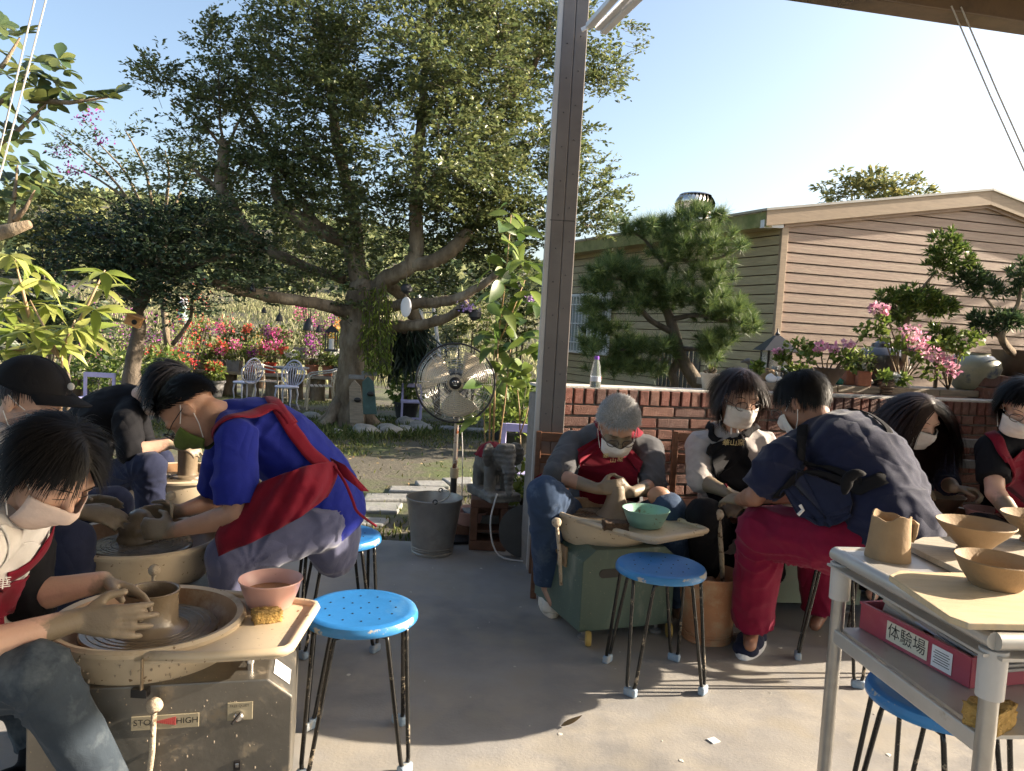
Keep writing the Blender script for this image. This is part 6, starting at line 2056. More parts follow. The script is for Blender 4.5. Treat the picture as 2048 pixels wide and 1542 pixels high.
for q in (gfront(-.2, .03, .03), gfront(.2, .03, .03)):
    adopt(MB().lathe([(.03, -.011), (.033, 0), (.03, .011)], 20, Matrix.Rotation(rad(90), 3, 'Y'), V((q.x, q.y, .033))).build('caster', YEL, smooth=True), WD)
for u in (-.14, .10):
    q = V(WE.location) + Matrix.Rotation(rad(4), 3, 'Z') @ V((.14 + u, .02 - .2262, .30))
    slot(q + V((0, -.001, 0)), Matrix.Rotation(rad(4), 3, 'Z') @ Matrix(((1, 0, 0), (0, 0, -1), (0, 1, 0))), .12, .045, 'hand_slot', WE, DARKM)
    slot(q + V((0, -.004, 0)), Matrix.Rotation(rad(4), 3, 'Z') @ Matrix(((1, 0, 0), (0, 0, -1), (0, 1, 0))), .085, .026, 'slot_plate', WE, M_['wood_brown'] if u < 0 else M_['chrome'])

# ---- clay on the wheels
def pot(name, c, prof, label, cat, m, n=40, wob=0.0, M=None, group=None):
    t = MB().lathe(prof, n, M, (0, 0, 0), wob).build(name, m, smooth=True, angle=50)
    t.location = c
    return tag(t, label, cat, group)
hz = .4957
pot('clay_bowl', V((wa_.x + .006, wa_.y - .005, hz)), [(.088, 0), (.075, .006), (.064, .02), (.064, .085), (.067, .098), (.064, .1), (.060, .098), (.057, .085), (.056, .02), (.0, .016)], 'wet round clay pot being thrown on the nearest wheel', 'pot', M_['wet_clay'], wob=.008)
wbm = MB(); wbm.ell((0, 0, .03), (.075, .07, .05)); wbm.cap((0, 0, -.005), (0, 0, .06), .075, .045)
me = remeshed(wbm, .006); folds(me, .006, 14, 3)
o = bpy.data.objects.new('clay_lump', me); me.materials.append(M_['wet_clay']); col.objects.link(o); o.location = gnd(278, 1080, hz); o.location.z = hz + .012
tag(o, 'wet clay lump under the hands on the second wheel', 'clay')
pot('clay_cylinder', V((gnd(375, 954, hz).x, gnd(375, 954, hz).y, hz)), [(.085, 0), (.078, .012), (.05, .016), (.047, .03), (.0475, .12), (.049, .142), (.046, .144), (.043, .14), (.042, .03), (0, .025)], 'tall narrow clay cylinder on the third wheel', 'pot', M_['wet_clay'])
pot('clay_cone', V((gnd(1230, 1030, hz).x, gnd(1230, 1030, hz).y, hz)), [(.088, 0), (.078, .012), (.060, .03), (.047, .07), (.040, .10), (.037, .125), (.03, .14), (0, .145)], 'clay cone rising between the hands of the grey-haired man', 'clay', M_['clay'])
cE = gnd(1470, 1000, .53); pot('clay_mound', V((cE.x, cE.y, .49)), [(.08, 0), (.07, .03), (.05, .06), (0, .07)], 'clay mound under the hands of the hoodie girl', 'clay', M_['clay'])
cF = gnd(1880, 1026, hz)
pot('clay_bowl', V((cF.x, cF.y, hz)), [(.05, 0), (.052, .01), (.085, .05), (.112, .09), (.115, .094), (.110, .094), (.08, .05), (.045, .015), (0, .013)], 'open clay bowl on the wheel of the long-haired woman', 'bowl', M_['dry_clay'], wob=.01)

# ---- bowls of slip and sponges
def slip_bowl(c, r_, h_, m, label, fluid=True, group='plastic slip bowls'):
    t = thing('slip_bowl', c, label, 'bowl', group)
    MB().lathe([(r_ * .62, 0), (r_ * .70, .004), (r_ * .9, h_ * .6), (r_, h_ * .96), (r_ * 1.04, h_), (r_ * 1.03, h_ + .003), (r_ * .98, h_), (r_ * .88, h_ * .6), (r_ * .68, .008), (0, .006)], 48).build('shell', m, t, smooth=True, angle=50)
    if fluid:
        MB().lathe([(r_ * .865, h_ * .56), (0, h_ * .565)], 40).build('slip', M_['slipwater'], t)
    return t
p = gnd(540, 1212, .512); slip_bowl(V((p.x - .0, p.y, .511)), .083, .078, M_['pink'], 'pink bowl of orange slip on the tray of the nearest wheel')
p = gnd(1290, 1052, .512); slip_bowl(V((p.x, p.y, .511)), .098, .075, M_['teal'], 'clay-spattered teal bowl on the tray of the old green wheel', False)
p = gnd(1972, 1052, .512); slip_bowl(V((p.x, p.y, .511)), .098, .08, M_['pink'], 'pink bowl behind the thrown bowls at the right', True)
def sponge(c, s, m, label, rz=0.0, group='sponges'):
    mb = MB(); mb.box((0, 0, s[2] / 2), s)
    bmx = bmesh.new(); mee = mb.mesh('s'); bmx.from_mesh(mee); bmesh.ops.subdivide_edges(bmx, edges=bmx.edges[:], cuts=7, use_grid_fill=True)
    for v in bmx.verts: v.co *= 1 - .10 * random.random(); v.co += V((random.gauss(0, .001), random.gauss(0, .001), random.gauss(0, .0015)))
    bmx.to_mesh(mee); bmx.free()
    o = bpy.data.objects.new('sponge', mee); mee.shade_smooth(); finish(o, m); o.location = c; o.rotation_euler = (0, 0, rz)
    return tag(o, label, 'sponge', group)
p = gnd(533, 1240, .512); sponge(V((p.x, p.y, .5115)), (.075, .05, .03), M_['sponge'], 'yellow sponge in front of the pink slip bowl', .5)
p = gnd(1230, 1058, .512); sponge(V((p.x, p.y, .5115)), (.11, .06, .035), M_['sponge_dark'], 'dark brown sponge beside the teal bowl', .1)

# ---- floor bucket of clay, galvanised bucket
def bucket(c, r0, r1, h, m, name, label, cat='bucket', handle=False):
    t = thing(name, c, label, cat)
    MB().lathe([(r0 * .98, .0), (r0 * 1.03, .002), (r0 * 1.03, .012), (r0, .016), (r1, h - .012), (r1 * 1.025, h - .008), (r1 * 1.03, h), (r1 * 1.005, h + .002), (r1 * .985, h - .006), (r0 * .97, .02), (0, .018)], 48).build('pail', m, t, smooth=True, angle=40)
    for k in range(2):
        z = .03 + k * .012
        MB().tube([V(((r0 + (r1 - r0) * z / h + .001) * math.cos(q), (r0 + (r1 - r0) * z / h + .001) * math.sin(q), z)) for q in [2 * math.pi * i / 40 for i in range(40)]], .003, 5, closed=True).build('ridge', m, t, smooth=True, angle=None)
    if handle:
        MB().tube([V((r1 * 1.03 * math.sin(a) * .4 + .02, -r1 * math.cos(a) * 1.02, h + .004 + .012 * math.sin(a))) for a in [math.pi * k / 14 for k in range(15)]], .0045, 6).build('handle', m, t, smooth=True, angle=None)
        for s in (-1, 1):
            MB().tube([V((.02 + .012 * math.cos(q), s * r1 * 1.0, h + .012 * math.sin(q) + .006)) for q in [2 * math.pi * i / 12 for i in range(12)]], .004, 6, closed=True).build('lug', M_['dark_metal'], t, smooth=True, angle=None)
    return t
p = gnd(864, 1104, 0); bucket(V((p.x, p.y, 0)), .118, .162, .33, M_['galv'], 'metal_bucket', 'galvanised metal bucket standing at the floor edge', handle=True)
M_['clay_bucket'] = mat('clay_bucket', (0.42, 0.20, 0.10), .6, var=.2, col2=(0.45, 0.30, 0.18), amt2=(.48, .62), scale2=8, rough2=.9, speck=((0.40, 0.32, 0.21), 120, .69))
p = gnd(1412, 1275, 0); bucket(V((p.x, p.y, 0)), .105, .138, .30, M_['clay_bucket'], 'clay_bucket', 'orange clay-stained bucket beside the old green wheel')

# ---- standing fan
fb = gnd(905, 1068, 0); fb.z = 0
fan = thing('standing_fan', fb, 'large standing fan with cream blades behind the bucket', 'fan')
FY = fb.y
hub = at(911, 766, FY - .12)
def fl(p): return V(p) - fb
M_['fan_blade'] = mat('fan_blade', (0.55, 0.46, 0.33), .5, var=.08)
M_['rust_pole'] = mat('rust_pole', (0.5, 0.46, 0.42), .3, metal=.8, var=.15, scale=10, col2=(0.22, 0.07, 0.03), amt2=(.50, .58), scale2=18, rough2=.8)
MB().tube([fl(at(903, 1060, FY)), fl(at(908, 952, FY))], .021, 16).build('lower_pole', M_['dark_metal'], fan, smooth=True)
MB().tube([fl(at(908, 955, FY)), fl(at(909, 936, FY))], .027, 16).build('collar', M_['board'], fan, smooth=True)
MB().tube([fl(at(909, 945, FY)), fl(at(914, 835, FY))], .0155, 16).build('upper_pole', M_['rust_pole'], fan, smooth=True)
MB().lathe([(.24, 0), (.25, .02), (.23, .035), (.05, .055), (.03, .09)], 36).build('base', M_['dark_metal'], fan, smooth=True)
fdir = V((.06, -1, .05)).normalized()
Mh = frame(fdir, (0, 0, 1))
hl = fl(hub)
MB().lathe([(.06, -.26), (.085, -.24), (.09, -.12), (.07, -.06)], 20, Mh, hl).build('motor', M_['dark_metal'], fan, smooth=True)
MB().tube([fl(at(914, 842, FY)), hl + Mh @ V((0, 0, -.15))], .02, 10).build('neck', M_['dark_metal'], fan, smooth=True)
MB().lathe([(.05, -.05), (.052, .0), (.03, .012)], 20, Mh, hl).build('hub', M_['fan_blade'], fan, smooth=True)
RF = .245
for k in range(3):
    a0 = rad(30 + 120 * k)
    rows = []
    for i in range(9):
        t = i / 8
        r_ = .04 + .175 * t
        wd_a = .42 + .62 * math.sin(min(1.0, t * 1.15) * math.pi * .62)
        row = []
        for j in range(9):
            u = -1 + 2 * j / 8
            a = a0 + u * wd_a * .62 + .18 * t
            row.append(hl + Mh @ V((r_ * math.cos(a) * (1 - .06 * t * u * u), r_ * math.sin(a) * (1 - .06 * t * u * u), -.02 + u * .032 * (1 - .3 * t))))
        rows.append(row)
    MB().grid(rows).build('blade', M_['fan_blade'], fan, smooth=True, angle=None, solid=.003)
def grille(sgn, nr, nw, name):
    g = MB()
    for k in range(nr):
        rr = .055 + (RF - .055) * k / (nr - 1)
        bul = sgn * .075 * (1 - (rr / RF) ** 2.4) ** .7
        g.tube([hl + Mh @ V((rr * math.cos(q), rr * math.sin(q), bul)) for q in [2 * math.pi * i / 44 for i in range(44)]], .0013, 4, closed=True)
    for k in range(nw):
        a = 2 * math.pi * k / nw
        g.tube([hl + Mh @ V((rr * math.cos(a + .0), rr * math.sin(a), sgn * .073 * (1 - (rr / RF) ** 2.4) ** .7)) for rr in [.04 + (RF - .0402) * i / 8 for i in range(9)]], .0015, 4)
    o = g.build(name, M_['chrome'], fan, smooth=True, angle=None); tag(o, kind='stuff')
grille(1, 17, 8, 'front_grille'); grille(-1, 12, 24, 'back_grille')
MB().tube([hl + Mh @ V((RF * math.cos(q), RF * math.sin(q), 0)) for q in [2 * math.pi * i / 64 for i in range(64)]], .0065, 8, closed=True).build('cage_rim', M_['dark_metal'], fan, smooth=True, angle=None)
bd_ = MB().lathe([(.036, .072), (.038, .079), (.03, .084)], 28, Mh, hl).build('badge', DARKM, fan, smooth=True)
bm_ = MB()
for s in (-1, 1):
    bm_.tube([hl + Mh @ V((s * .008 + .008 * math.cos(q), .006 + .008 * math.sin(q), .085)) for q in [2 * math.pi * i / 16 for i in range(16)]], .0016, 4, closed=True)
bm_.box(hl + Mh @ V((0, -.012, .0845)), (.022, .004, .001), Mh)
e_ = bm_.build('emblem', M_['chrome'], bd_); tag(e_, kind='stuff')
o = MB().tube(smooth_path([at(922, 838, FY), at(925, 900, FY), at(924, 990, FY), at(923, 1040, FY), at(932, 1085, FY - .05)], [1] * 5)[0], .0035, 6).build('fan_cable', M_['cord'], smooth=True, angle=None); adopt(o, fan)

# ---- the steel table at the right with its wares
TZ = .765
t0, t1 = gnd(1672, 1097, TZ), gnd(1992, 1268, TZ)
e1 = (t1 - t0).normalized(); e2 = V((-e1.y, e1.x, 0))
if e2.x < 0: e2 = -e2
TW_ = (t1 - t0).length
tab = wthing('steel_table', V((t0.x, t0.y, 0)), 'stainless steel work table with lower shelf in the right foreground', 'table')
Mt = Matrix((e1, e2, V((0, 0, 1)))).transposed()
if Mt.determinant() < 0: Mt = Matrix((e1, -e2, V((0, 0, 1)))).transposed()
def tp(u, v, z): return V((t0.x, t0.y, 0)) + e1 * u + e2 * v + V((0, 0, z))
TL = 1.15
adopt(MB().box(tp(TW_ / 2, TL / 2, TZ - .006), (TW_ - .02, TL - .02, .012), Mt).build('top', M_['table_steel'], bevel=.004), tab)
for (ua, va, ub, vb) in ((0, 0, TW_, 0), (0, 0, 0, TL), (TW_, 0, TW_, TL)):
    a, b = tp(ua, va, TZ - .014), tp(ub, vb, TZ - .014)
    adopt(MB().tube([a, b], .0185, 14).build('edge_roll', M_['table_steel'], smooth=True), tab)
    adopt(MB().bar(a - V((0, 0, .03)), b - V((0, 0, .03)), .006, .045, up=(b - a).cross(V((0, 0, 1)))).build('apron_rail', M_['table_steel']), tab)
for (u, v) in ((.015, .012), (TW_ - .015, .012), (.015, TL - .03), (TW_ - .015, TL - .03)):
    adopt(MB().tube([tp(u, v, .0), tp(u, v, TZ - .04)], .0185, 18).build('leg', M_['galv'], smooth=True), tab)
    adopt(MB().lathe([(.026, -.1), (.027, 0)], 14, None, tp(u, v, TZ - .035)).build('socket', M_['steel_pale'], smooth=True), tab)
SZ = .545
adopt(MB().box(tp(TW_ / 2, TL / 2, SZ), (TW_ - .03, TL - .04, .008), Mt).build('shelf', M_['table_steel']), tab)
adopt(MB().box(tp(TW_ / 2, .004, SZ - .016), (TW_ - .03, .012, .04), Mt).build('shelf_edge', M_['table_steel'], bevel=.004), tab)
def flat(px, z, h, name, m, label, cat, group=None):
    pts = [gnd(x, y, z) for x, y in px]
    c = sum(pts, V((0, 0, 0))) / len(pts)
    o = MB().prism([(p.x - c.x, p.y - c.y) for p in pts], h)
    area = sum(pts[i].x * pts[(i + 1) % len(pts)].y - pts[(i + 1) % len(pts)].x * pts[i].y for i in range(len(pts)))
    ob = o.build(name, m, bevel=.002)
    if area < 0: ob.data.flip_normals()
    ob.location = (c.x, c.y, z - h)
    return tag(ob, label, cat, group)
flat([(1812, 1088), (1845, 1074), (2080, 1068), (2150, 1105), (2100, 1160), (1960, 1160)], TZ + .018, .016, 'ware_board', M_['board_grey'], 'grey wooden board under the larger bowl on the steel table', 'board', 'ware boards')
flat([(1778, 1150), (1800, 1140), (1850, 1144), (2100, 1146), (2200, 1210), (2140, 1250), (1936, 1246), (1898, 1232)], TZ + .021, .014, 'ware_board', M_['board'], 'pale wooden board at the front of the steel table', 'board', 'ware boards')
def onb(px, py, z): q = gnd(px, py, z); return V((q.x, q.y, z))
mug = thing('clay_mug', onb(1776, 1116, TZ), 'leather-hard clay cup with uneven rim at the table corner', 'cup')
rows = []
for prof_i, (r_, z_) in enumerate([(.056, 0), (.0565, .004), (.053, .03), (.050, .07), (.048, .10), (.0475, .113), (.044, .114), (.043, .10), (.044, .02), (.0, .012)]):
    row = []
    for k in range(41):
        a = 2 * math.pi * k / 40
        rim = 1 if z_ > .09 else 0
        w = 1 + .02 * math.sin(3 * a + z_ * 20) + .015 * math.sin(5 * a)
        row.append(V((r_ * w * math.cos(a), r_ * w * math.sin(a), z_ - rim * (.006 * math.sin(2 * a + .6) + .004 * math.sin(5 * a)))))
    rows.append(row)
MB().grid(rows).build('cup', M_['dry_clay'], mug, smooth=True, angle=50)
MB().tube([V((.046, -.014, .106)), V((.058, -.016, .098)), V((.055, -.016, .07)), V((.051, -.015, .05))], [.006, .008, .0075, .005], 8).build('handle', M_['dry_clay'], mug, smooth=True, angle=None)
bowl_prof = [(.04, 0), (.041, .006), (.036, .011), (.058, .035), (.078, .055), (.094, .076), (.0965, .079), (.0945, .0815), (.089, .077), (.07, .056), (.045, .028), (.0, .018)]
pot('clay_bowl', onb(1946, 1104, TZ + .018), bowl_prof, 'larger leather-hard clay bowl on the grey board', 'bowl', M_['dry_clay'], 56)
pot('clay_bowl', onb(1990, 1172, TZ + .021), [(r_ * .93, z_ * .92) for r_, z_ in bowl_prof[2:]] if False else [(.05, 0), (.054, .004), (.072, .03), (.086, .06), (.089, .063), (.086, .065), (.08, .06), (.066, .03), (.045, .01), (0, .008)], 'smaller clay bowl on the pale board at the table front', 'bowl', M_['dry_clay'], 56)
pot('clay_bowl', onb(2072, 1085, TZ + .018), bowl_prof, 'clay bowl cut off by the right edge above the boards', 'bowl', M_['dry_clay'], 48)
# pink crate on the shelf
M_['crate'] = mat('pink_crate', (0.36, 0.06, 0.09), .3, var=.1, col2=(0.45, 0.14, 0.16), amt2=(.55, .75))
ca, cb = gnd(1724, 1206, SZ + .075), gnd(1944, 1318, SZ + .075)
ce = (cb - ca).normalized(); cf = V((-ce.y, ce.x, 0)); cf = cf if cf.x > 0 else -cf
Mc = Matrix((ce, -cf, V((0, 0, 1)))).transposed() if Matrix((ce, cf, V((0, 0, 1)))).transposed().determinant() < 0 else Matrix((ce, cf, V((0, 0, 1)))).transposed()
cl_ = (cb - ca).length
crate = wthing('pink_crate', V((ca.x, ca.y, SZ + .004)), 'shallow pink plastic crate with handwritten label on the table shelf', 'crate')
def cp(u, v, z): return V((ca.x, ca.y, SZ + .005)) + ce * u + cf * v + V((0, 0, z))
CWD = .21
adopt(MB().box(cp(cl_ / 2, CWD / 2, .002), (cl_, CWD, .004), Mc).build('floor', M_['crate']), crate)
for (u, v, su, sv) in ((cl_ / 2, 0, cl_, .004), (cl_ / 2, CWD, cl_, .004), (0, CWD / 2, .004, CWD), (cl_, CWD / 2, .004, CWD)):
    adopt(MB().box(cp(u, v, .037), (su, sv, .07), Mc).build('side', M_['crate']), crate)
    adopt(MB().box(cp(u, v, .071), (su + .006, sv + .006, .006), Mc).build('rim', M_['crate'], bevel=.001), crate)
lbm = mat('paper_label', (.66, .62, .5), .7, var=.05)
adopt(MB().box(cp(cl_ * .47, -.0035, .036), (.135, .001, .05), Mc).build('label_paper', lbm), crate)
MXc = Matrix((ce, V((0, 0, 1)), -cf)).transposed()
for k, ch in enumerate('体驗場'):
    place_mesh(text_mesh(ch, .042), 'lettering', MXc, cp(cl_ * .47 - .042 + k * .042, -.0046, .036), DARKM, crate)
adopt(MB().box(cp(cl_ * .78, -.0035, .034), (.06, .001, .052), Mc).build('printed_label', M_['white_paint']), crate)
for k in range(6):
    adopt(MB().box(cp(cl_ * .78, -.0046, .050 - k * .006), (.048 if k % 2 else .04, .0006, .0016), Mc).build('print_line', DARKM), crate)
GREYP = mat('grey_plastic', (.36, .33, .31), .5, var=.08); PAPER = mat('grey_paper', (.42, .43, .5), .6, var=.04)
lb = wthing('lidded_box', cp(.08, .1, .005), 'pale lidded plastic box leaning in the pink crate', 'box')
RT = Mc @ Matrix.Rotation(rad(18), 3, 'Y') @ Matrix.Rotation(rad(12), 3, 'Z')
adopt(MB().box(cp(.085, .10, .052), (.12, .12, .05), RT).build('box', GREYP, bevel=.006), lb)
adopt(MB().box(cp(.085, .10, .052) + RT @ V((0, 0, .03)), (.13, .13, .012), RT).build('lid', mat('lid_beige', (.45, .40, .34), .5), bevel=.004), lb)
adopt(MB().box(cp(.085, .10, .052) + RT @ V((0, 0, .0372)), (.10, .10, .003), RT).build('lid_inset', GREYP, bevel=.001), lb)
o = MB().box(cp(.22, .11, .066), (.14, .15, .006), Mc @ Matrix.Rotation(rad(7), 3, 'Y')).build('folder', PAPER, bevel=.001); tag(o, 'grey blue folder lying in the pink crate', 'folder')
for k, (dz, dx) in enumerate(((.050, .30), (.064, .305), (.078, .31))):
    o = MB().box(cp(dx, .11, dz + .006), (.17, .16, .008), Mc @ Matrix.Rotation(rad(5), 3, 'Y')).build('plastic_tray', GREYP, bevel=.003); tag(o, ('bottom', 'middle', 'top')[k] + ' one of three grey plastic trays stacked in the crate', 'tray', 'stacked grey trays')
q = tp(TW_ - .055, .05, SZ + .004); sponge(q, (.09, .07, .05), M_['sponge'], 'brown yellow sponge at the front end of the shelf', .6)

# floor litter: chips of plaster and clay
n = 70
x = rng.uniform(-.6, 1.6, n); y = rng.uniform(1.9, 4.2, n)
mb = MB()
for a, b in zip(x, y):
    r_ = random.choice([.003, .004, .005, .006, .009])
    mb.lathe([(r_, .0005), (r_ * .85, .0018)], 6, Matrix.Rotation(random.uniform(0, 3), 3, 'Z'), (a, b, 0), wob=.2)
o = mb.build('clay_chips', M_['mortar_pale']); tag(o, 'small pale chips of dried clay on the floor', 'clay chips', kind='stuff')
p = gnd(1122, 1455, 0); o = bpy.data.objects.new('dry_leaf', leaf_mesh('dry_leaf', .07, .03, 'ovate', -.5, .6)); finish(o, M_['litter']); o.location = (p.x, p.y, .004); o.rotation_euler = (0, 0, -1.4); tag(o, 'curled dry leaf lying on the sunlit floor', 'leaf')
p = gnd(1427, 1482, 0); o = MB().box((0, 0, .002), (.032, .03, .003)).build('tile_chip', M_['white_paint'], loc=(p.x, p.y, .0005), rot=(0, 0, .5)); tag(o, 'small white square chip on the sunlit floor', 'chip')

# chairs of the people at the wall
def chair_back(px, py, Y, w, h, m, label, rz=0.0, n_s=2):
    t = wthing('chair', V((at(px, py, Y).x, Y, 0)), label, 'chair', 'chairs of the potters')
    b = at(px, py, Y)
    for s in (-1, 1):
        adopt(MB().bar(V((b.x + s * w / 2, Y + .03, 0)), V((b.x + s * w / 2, Y + .06, b.z)), .03, .03, up=(0, 1, 0)).build('back_post', m, bevel=.004), t)
        adopt(MB().bar(V((b.x + s * w / 2, Y - .36, 0)), V((b.x + s * w / 2, Y - .36, .43)), .03, .03, up=(0, 1, 0)).build('leg', m, bevel=.004), t)
    for k in range(n_s):
        z = b.z - .03 - k * .12
        adopt(MB().box((b.x, Y + .055, z), (w, .016, .05)).build('back_slat', m, bevel=.004), t)
    adopt(MB().box((b.x, Y - .16, .44), (w + .02, .42, .025)).build('seat', m, bevel=.006), t)
    return t
chair_back(1142, 868, 4.02, .34, 0, M_['wood_brown'], 'brown wooden chair of the grey-haired man by the post')
chair_back(1412, 868, 4.04, .30, 0, M_['wood_brown'], 'brown wooden chair behind the hoodie girl')
chair_back(1935, 878, 4.22, .34, 0, M_['grey_pot'], 'dark chair between the two potters at the right')

# bottle on the wall
bz_ = 1.036
q = gnd(1190, 775, bz_)
bt = thing('water_bottle', V((q.x, q.y, bz_)), 'clear water bottle with purple cap on the brick wall', 'bottle')
PET = bpy.data.materials.new('clear_plastic'); PET.use_nodes = True; b_ = PET.node_tree.nodes['Principled BSDF']; b_.inputs['Transmission Weight'].default_value = .85; b_.inputs['Roughness'].default_value = .12; b_.inputs['Base Color'].default_value = (.8, .85, .88, 1); b_.inputs['IOR'].default_value = 1.2
MB().lathe([(.027, 0), (.03, .005), (.03, .07), (.026, .09), (.022, .12), (.014, .15), (.012, .158)], 24).build('flask', PET, bt, smooth=True, angle=50)
MB().lathe([(.0135, .155), (.0135, .172), (.012, .174)], 18).build('cap', mat('purple_cap', (.18, .06, .42), .4), bt, smooth=True)
MB().lathe([(.0306, .035), (.0306, .062)], 24).build('label_band', mat('bottle_label', (.6, .62, .68), .5, col2=(.6, .08, .12), amt2=(.52, .56), scale2=20), bt, smooth=True)
# ------------------------------------------------------------------ garden things
M_['redbract'] = leafmat('red_bract', (0.62, 0.05, 0.06), (0.75, 0.14, 0.10), .35, .6, .2, .3)
M_['pinkbract'] = leafmat('pink_bract', (0.66, 0.06, 0.26), (0.72, 0.2, 0.42), .35, .6, .2, .3)
M_['palepink'] = leafmat('pale_pink_bract', (0.72, 0.28, 0.45), (0.80, 0.5, 0.58), .4, .6, .2, .25)
M_['orangebract'] = leafmat('orange_bract', (0.72, 0.26, 0.05), (0.80, 0.42, 0.12), .35, .6, .2, .25)
M_['whitebract'] = leafmat('white_bract', (0.75, 0.74, 0.70), (0.8, 0.8, 0.78), .3, .6, .2, .15)
M_['leaf_fresh'] = leafmat('fresh_leaf', (0.10, 0.16, 0.03), (0.22, 0.27, 0.06), .4, .45, .35, .35)
POTM = [M_['terracotta'], M_['brown_pot'], M_['grey_pot'], M_['black_pot'], M_['plastic_red']]
def cloud(c, r, n, L, W, zmin=-9):
    d = rand_unit(n) * (rng.random((n, 1)) ** .4)
    P = d * np.array(r) + np.array(c)
    k = rng.integers(0, 3, n)
    return P, leaves_arr(P, rand_unit(n) + d * .8 + np.array([0, 0, .2]), rand_unit(n) + np.array([0, 0, .6]), rng.uniform(.6, 1.3, n) * L, rng.uniform(.6, 1.3, n) * W, .3, .1)
def potted(base, pr, ph, potm, label, bract, bn, fr, fn=160, leafL=.07, cat='potted plant', group='potted flowers on the bench', blobs=3, tall=.25, square=False, name='potted_plant'):
    t = thing(name, base, label, cat, group)
    if square:
        MB().prism([(-pr, -pr), (pr, -pr), (pr, pr), (-pr, pr)], ph).build('pot', potm, t, bevel=.006)
    else:
        MB().lathe([(pr * .68, 0), (pr * .72, .003), (pr * .95, ph * .86), (pr * 1.06, ph * .87), (pr * 1.07, ph), (pr * .95, ph), (pr * .9, ph * .9), (0, ph * .88)], 20).build('pot', potm, t, smooth=True, angle=40)
    top = V((0, 0, ph))
    mb = MB()
    for k in range(5):
        e = V((random.gauss(0, fr * .4), random.gauss(0, fr * .4), ph + tall * random.uniform(.5, 1.1)))
        mb.tube([top + V((random.gauss(0, .01), random.gauss(0, .01), -.02)), top.lerp(e, .5) + V((random.gauss(0, .02), 0, 0)), e], [.009, .007, .004], 5)
    mb.build('stem', M_['bark_dark'], t, smooth=True, angle=None)
    if fn:
        _, (v, f) = cloud((0, 0, ph + tall * .55), (fr, fr, tall * .7), fn, leafL, leafL * .5)
        o = bpy.data.objects.new('foliage', arr_mesh('foliage', v, f)); finish(o, M_['leaf_fresh'] if random.random() < .6 else M_['leaf_mid'], t)
    if bn:
        vs, fs, nb_ = [], [], 0
        for k in range(blobs):
            c = (random.gauss(0, fr * .55), random.gauss(0, fr * .4), ph + tall * random.uniform(.55, 1.2))
            _, (v, f) = cloud(c, (fr * .5, fr * .5, tall * .35), bn // blobs, .045, .04)
            vs.append(v); fs.append(f + nb_); nb_ += len(v)
        o = bpy.data.objects.new('blossom', arr_mesh('blossom', np.concatenate(vs), np.concatenate(fs))); finish(o, bract, t)
    return t

# the long flower bench: plank on log stumps
BY = 15.6
bx0, bx1 = at(395, 745, BY), at(700, 752, BY)
bzt = at(560, 747, BY).z
bench = wthing('flower_bench', V(((bx0.x + bx1.x) / 2, BY, gz(0, BY))), 'long low plank bench on log stumps carrying flower pots', 'bench')
adopt(MB().box(((bx0.x + bx1.x) / 2, BY, bzt - .03), (bx1.x - bx0.x, .5, .06)).build('plank', M_['old_wood'], bevel=.008), bench)
adopt(MB().box(((bx0.x + bx1.x) / 2 - .3, BY + .75, bzt + .30), (bx1.x - bx0.x + .8, .45, .05)).build('upper_plank', M_['old_wood'], bevel=.008), bench)
for k in range(7):
    x = bx0.x + .2 + (bx1.x - bx0.x - .4) * k / 6
    g = gz(x, BY)
    adopt(MB().lathe([(.17, g - .03), (.16, g + .15), (.15, bzt - .055)], 14, None, (x, BY, 0), wob=.06).build('stump', M_['bark'], smooth=True, angle=50), bench)
    adopt(MB().lathe([(.12, g - .03), (.11, bzt + .28)], 10, None, (x - .3, BY + .75, 0), wob=.06).build('stump', M_['bark_dark'], smooth=True, angle=50), bench)
def onbench(px, row):
    p = at(px, 745, BY + (.75 if row else 0))
    return V((p.x, BY + (.75 if row else 0) + random.uniform(-.08, .08), bzt + (.326 if row else .001)))
colour = {'r': ('red', M_['redbract']), 'p': ('purple', M_['purple']), 'k': ('hot pink', M_['pinkbract']), 'o': ('orange', M_['orangebract']), 'w': ('white', M_['whitebract'])}
for i, (px, row, cc, hgt, size, pm, sq, where) in enumerate((
        (410, 0, 'r', .25, .2, 1, 0, 'at the left end of the lower bench'), (436, 0, 'r', .3, .15, 2, 1, 'second on the lower bench'), (470, 0, 'k', .3, .22, 2, 1, 'behind the first white chair'), (506, 0, 'p', .35, .24, 0, 0, 'left of the second white chair on the lower bench'),
        (540, 0, 'k', .35, .26, 4, 0, 'just left of the second white chair back'), (585, 0, 'w', .22, .2, 3, 0, 'behind the second white chair'), (625, 0, 'p', .5, .3, 0, 0, 'right of the steel armchair back'), (655, 0, 'w', .22, .2, 0, 0, 'near the big trunk on the lower bench'), (680, 0, 'w', .28, .2, 3, 0, 'touching the big trunk'),
        (400, 1, 'p', .4, .22, 2, 0, 'at the left end of the upper plank'), (452, 1, 'k', .4, .22, 0, 0, 'on the upper plank above the first white chair'), (490, 1, 'r', .35, .2, 1, 0, 'on the upper plank between the white chairs'), (530, 1, 'p', .4, .22, 4, 1, 'low on the upper plank in the middle'), (560, 1, 'k', .35, .22, 4, 1, 'in a red square tub on the upper plank'),
        (600, 1, 'k', .75, .34, 2, 1, 'tallest on the upper plank'), (645, 1, 'p', .55, .3, 1, 0, 'big clump near the lantern'), (675, 1, 'o', .45, .22, 0, 0, 'beside the lantern on the upper plank'))):
    nm, bm_ = colour[cc]
    potted(onbench(px, row), .13, .22, POTM[pm], f'{nm} flowering potted plant {where}', bm_, 150, size, 240, .08, tall=hgt, square=bool(sq))
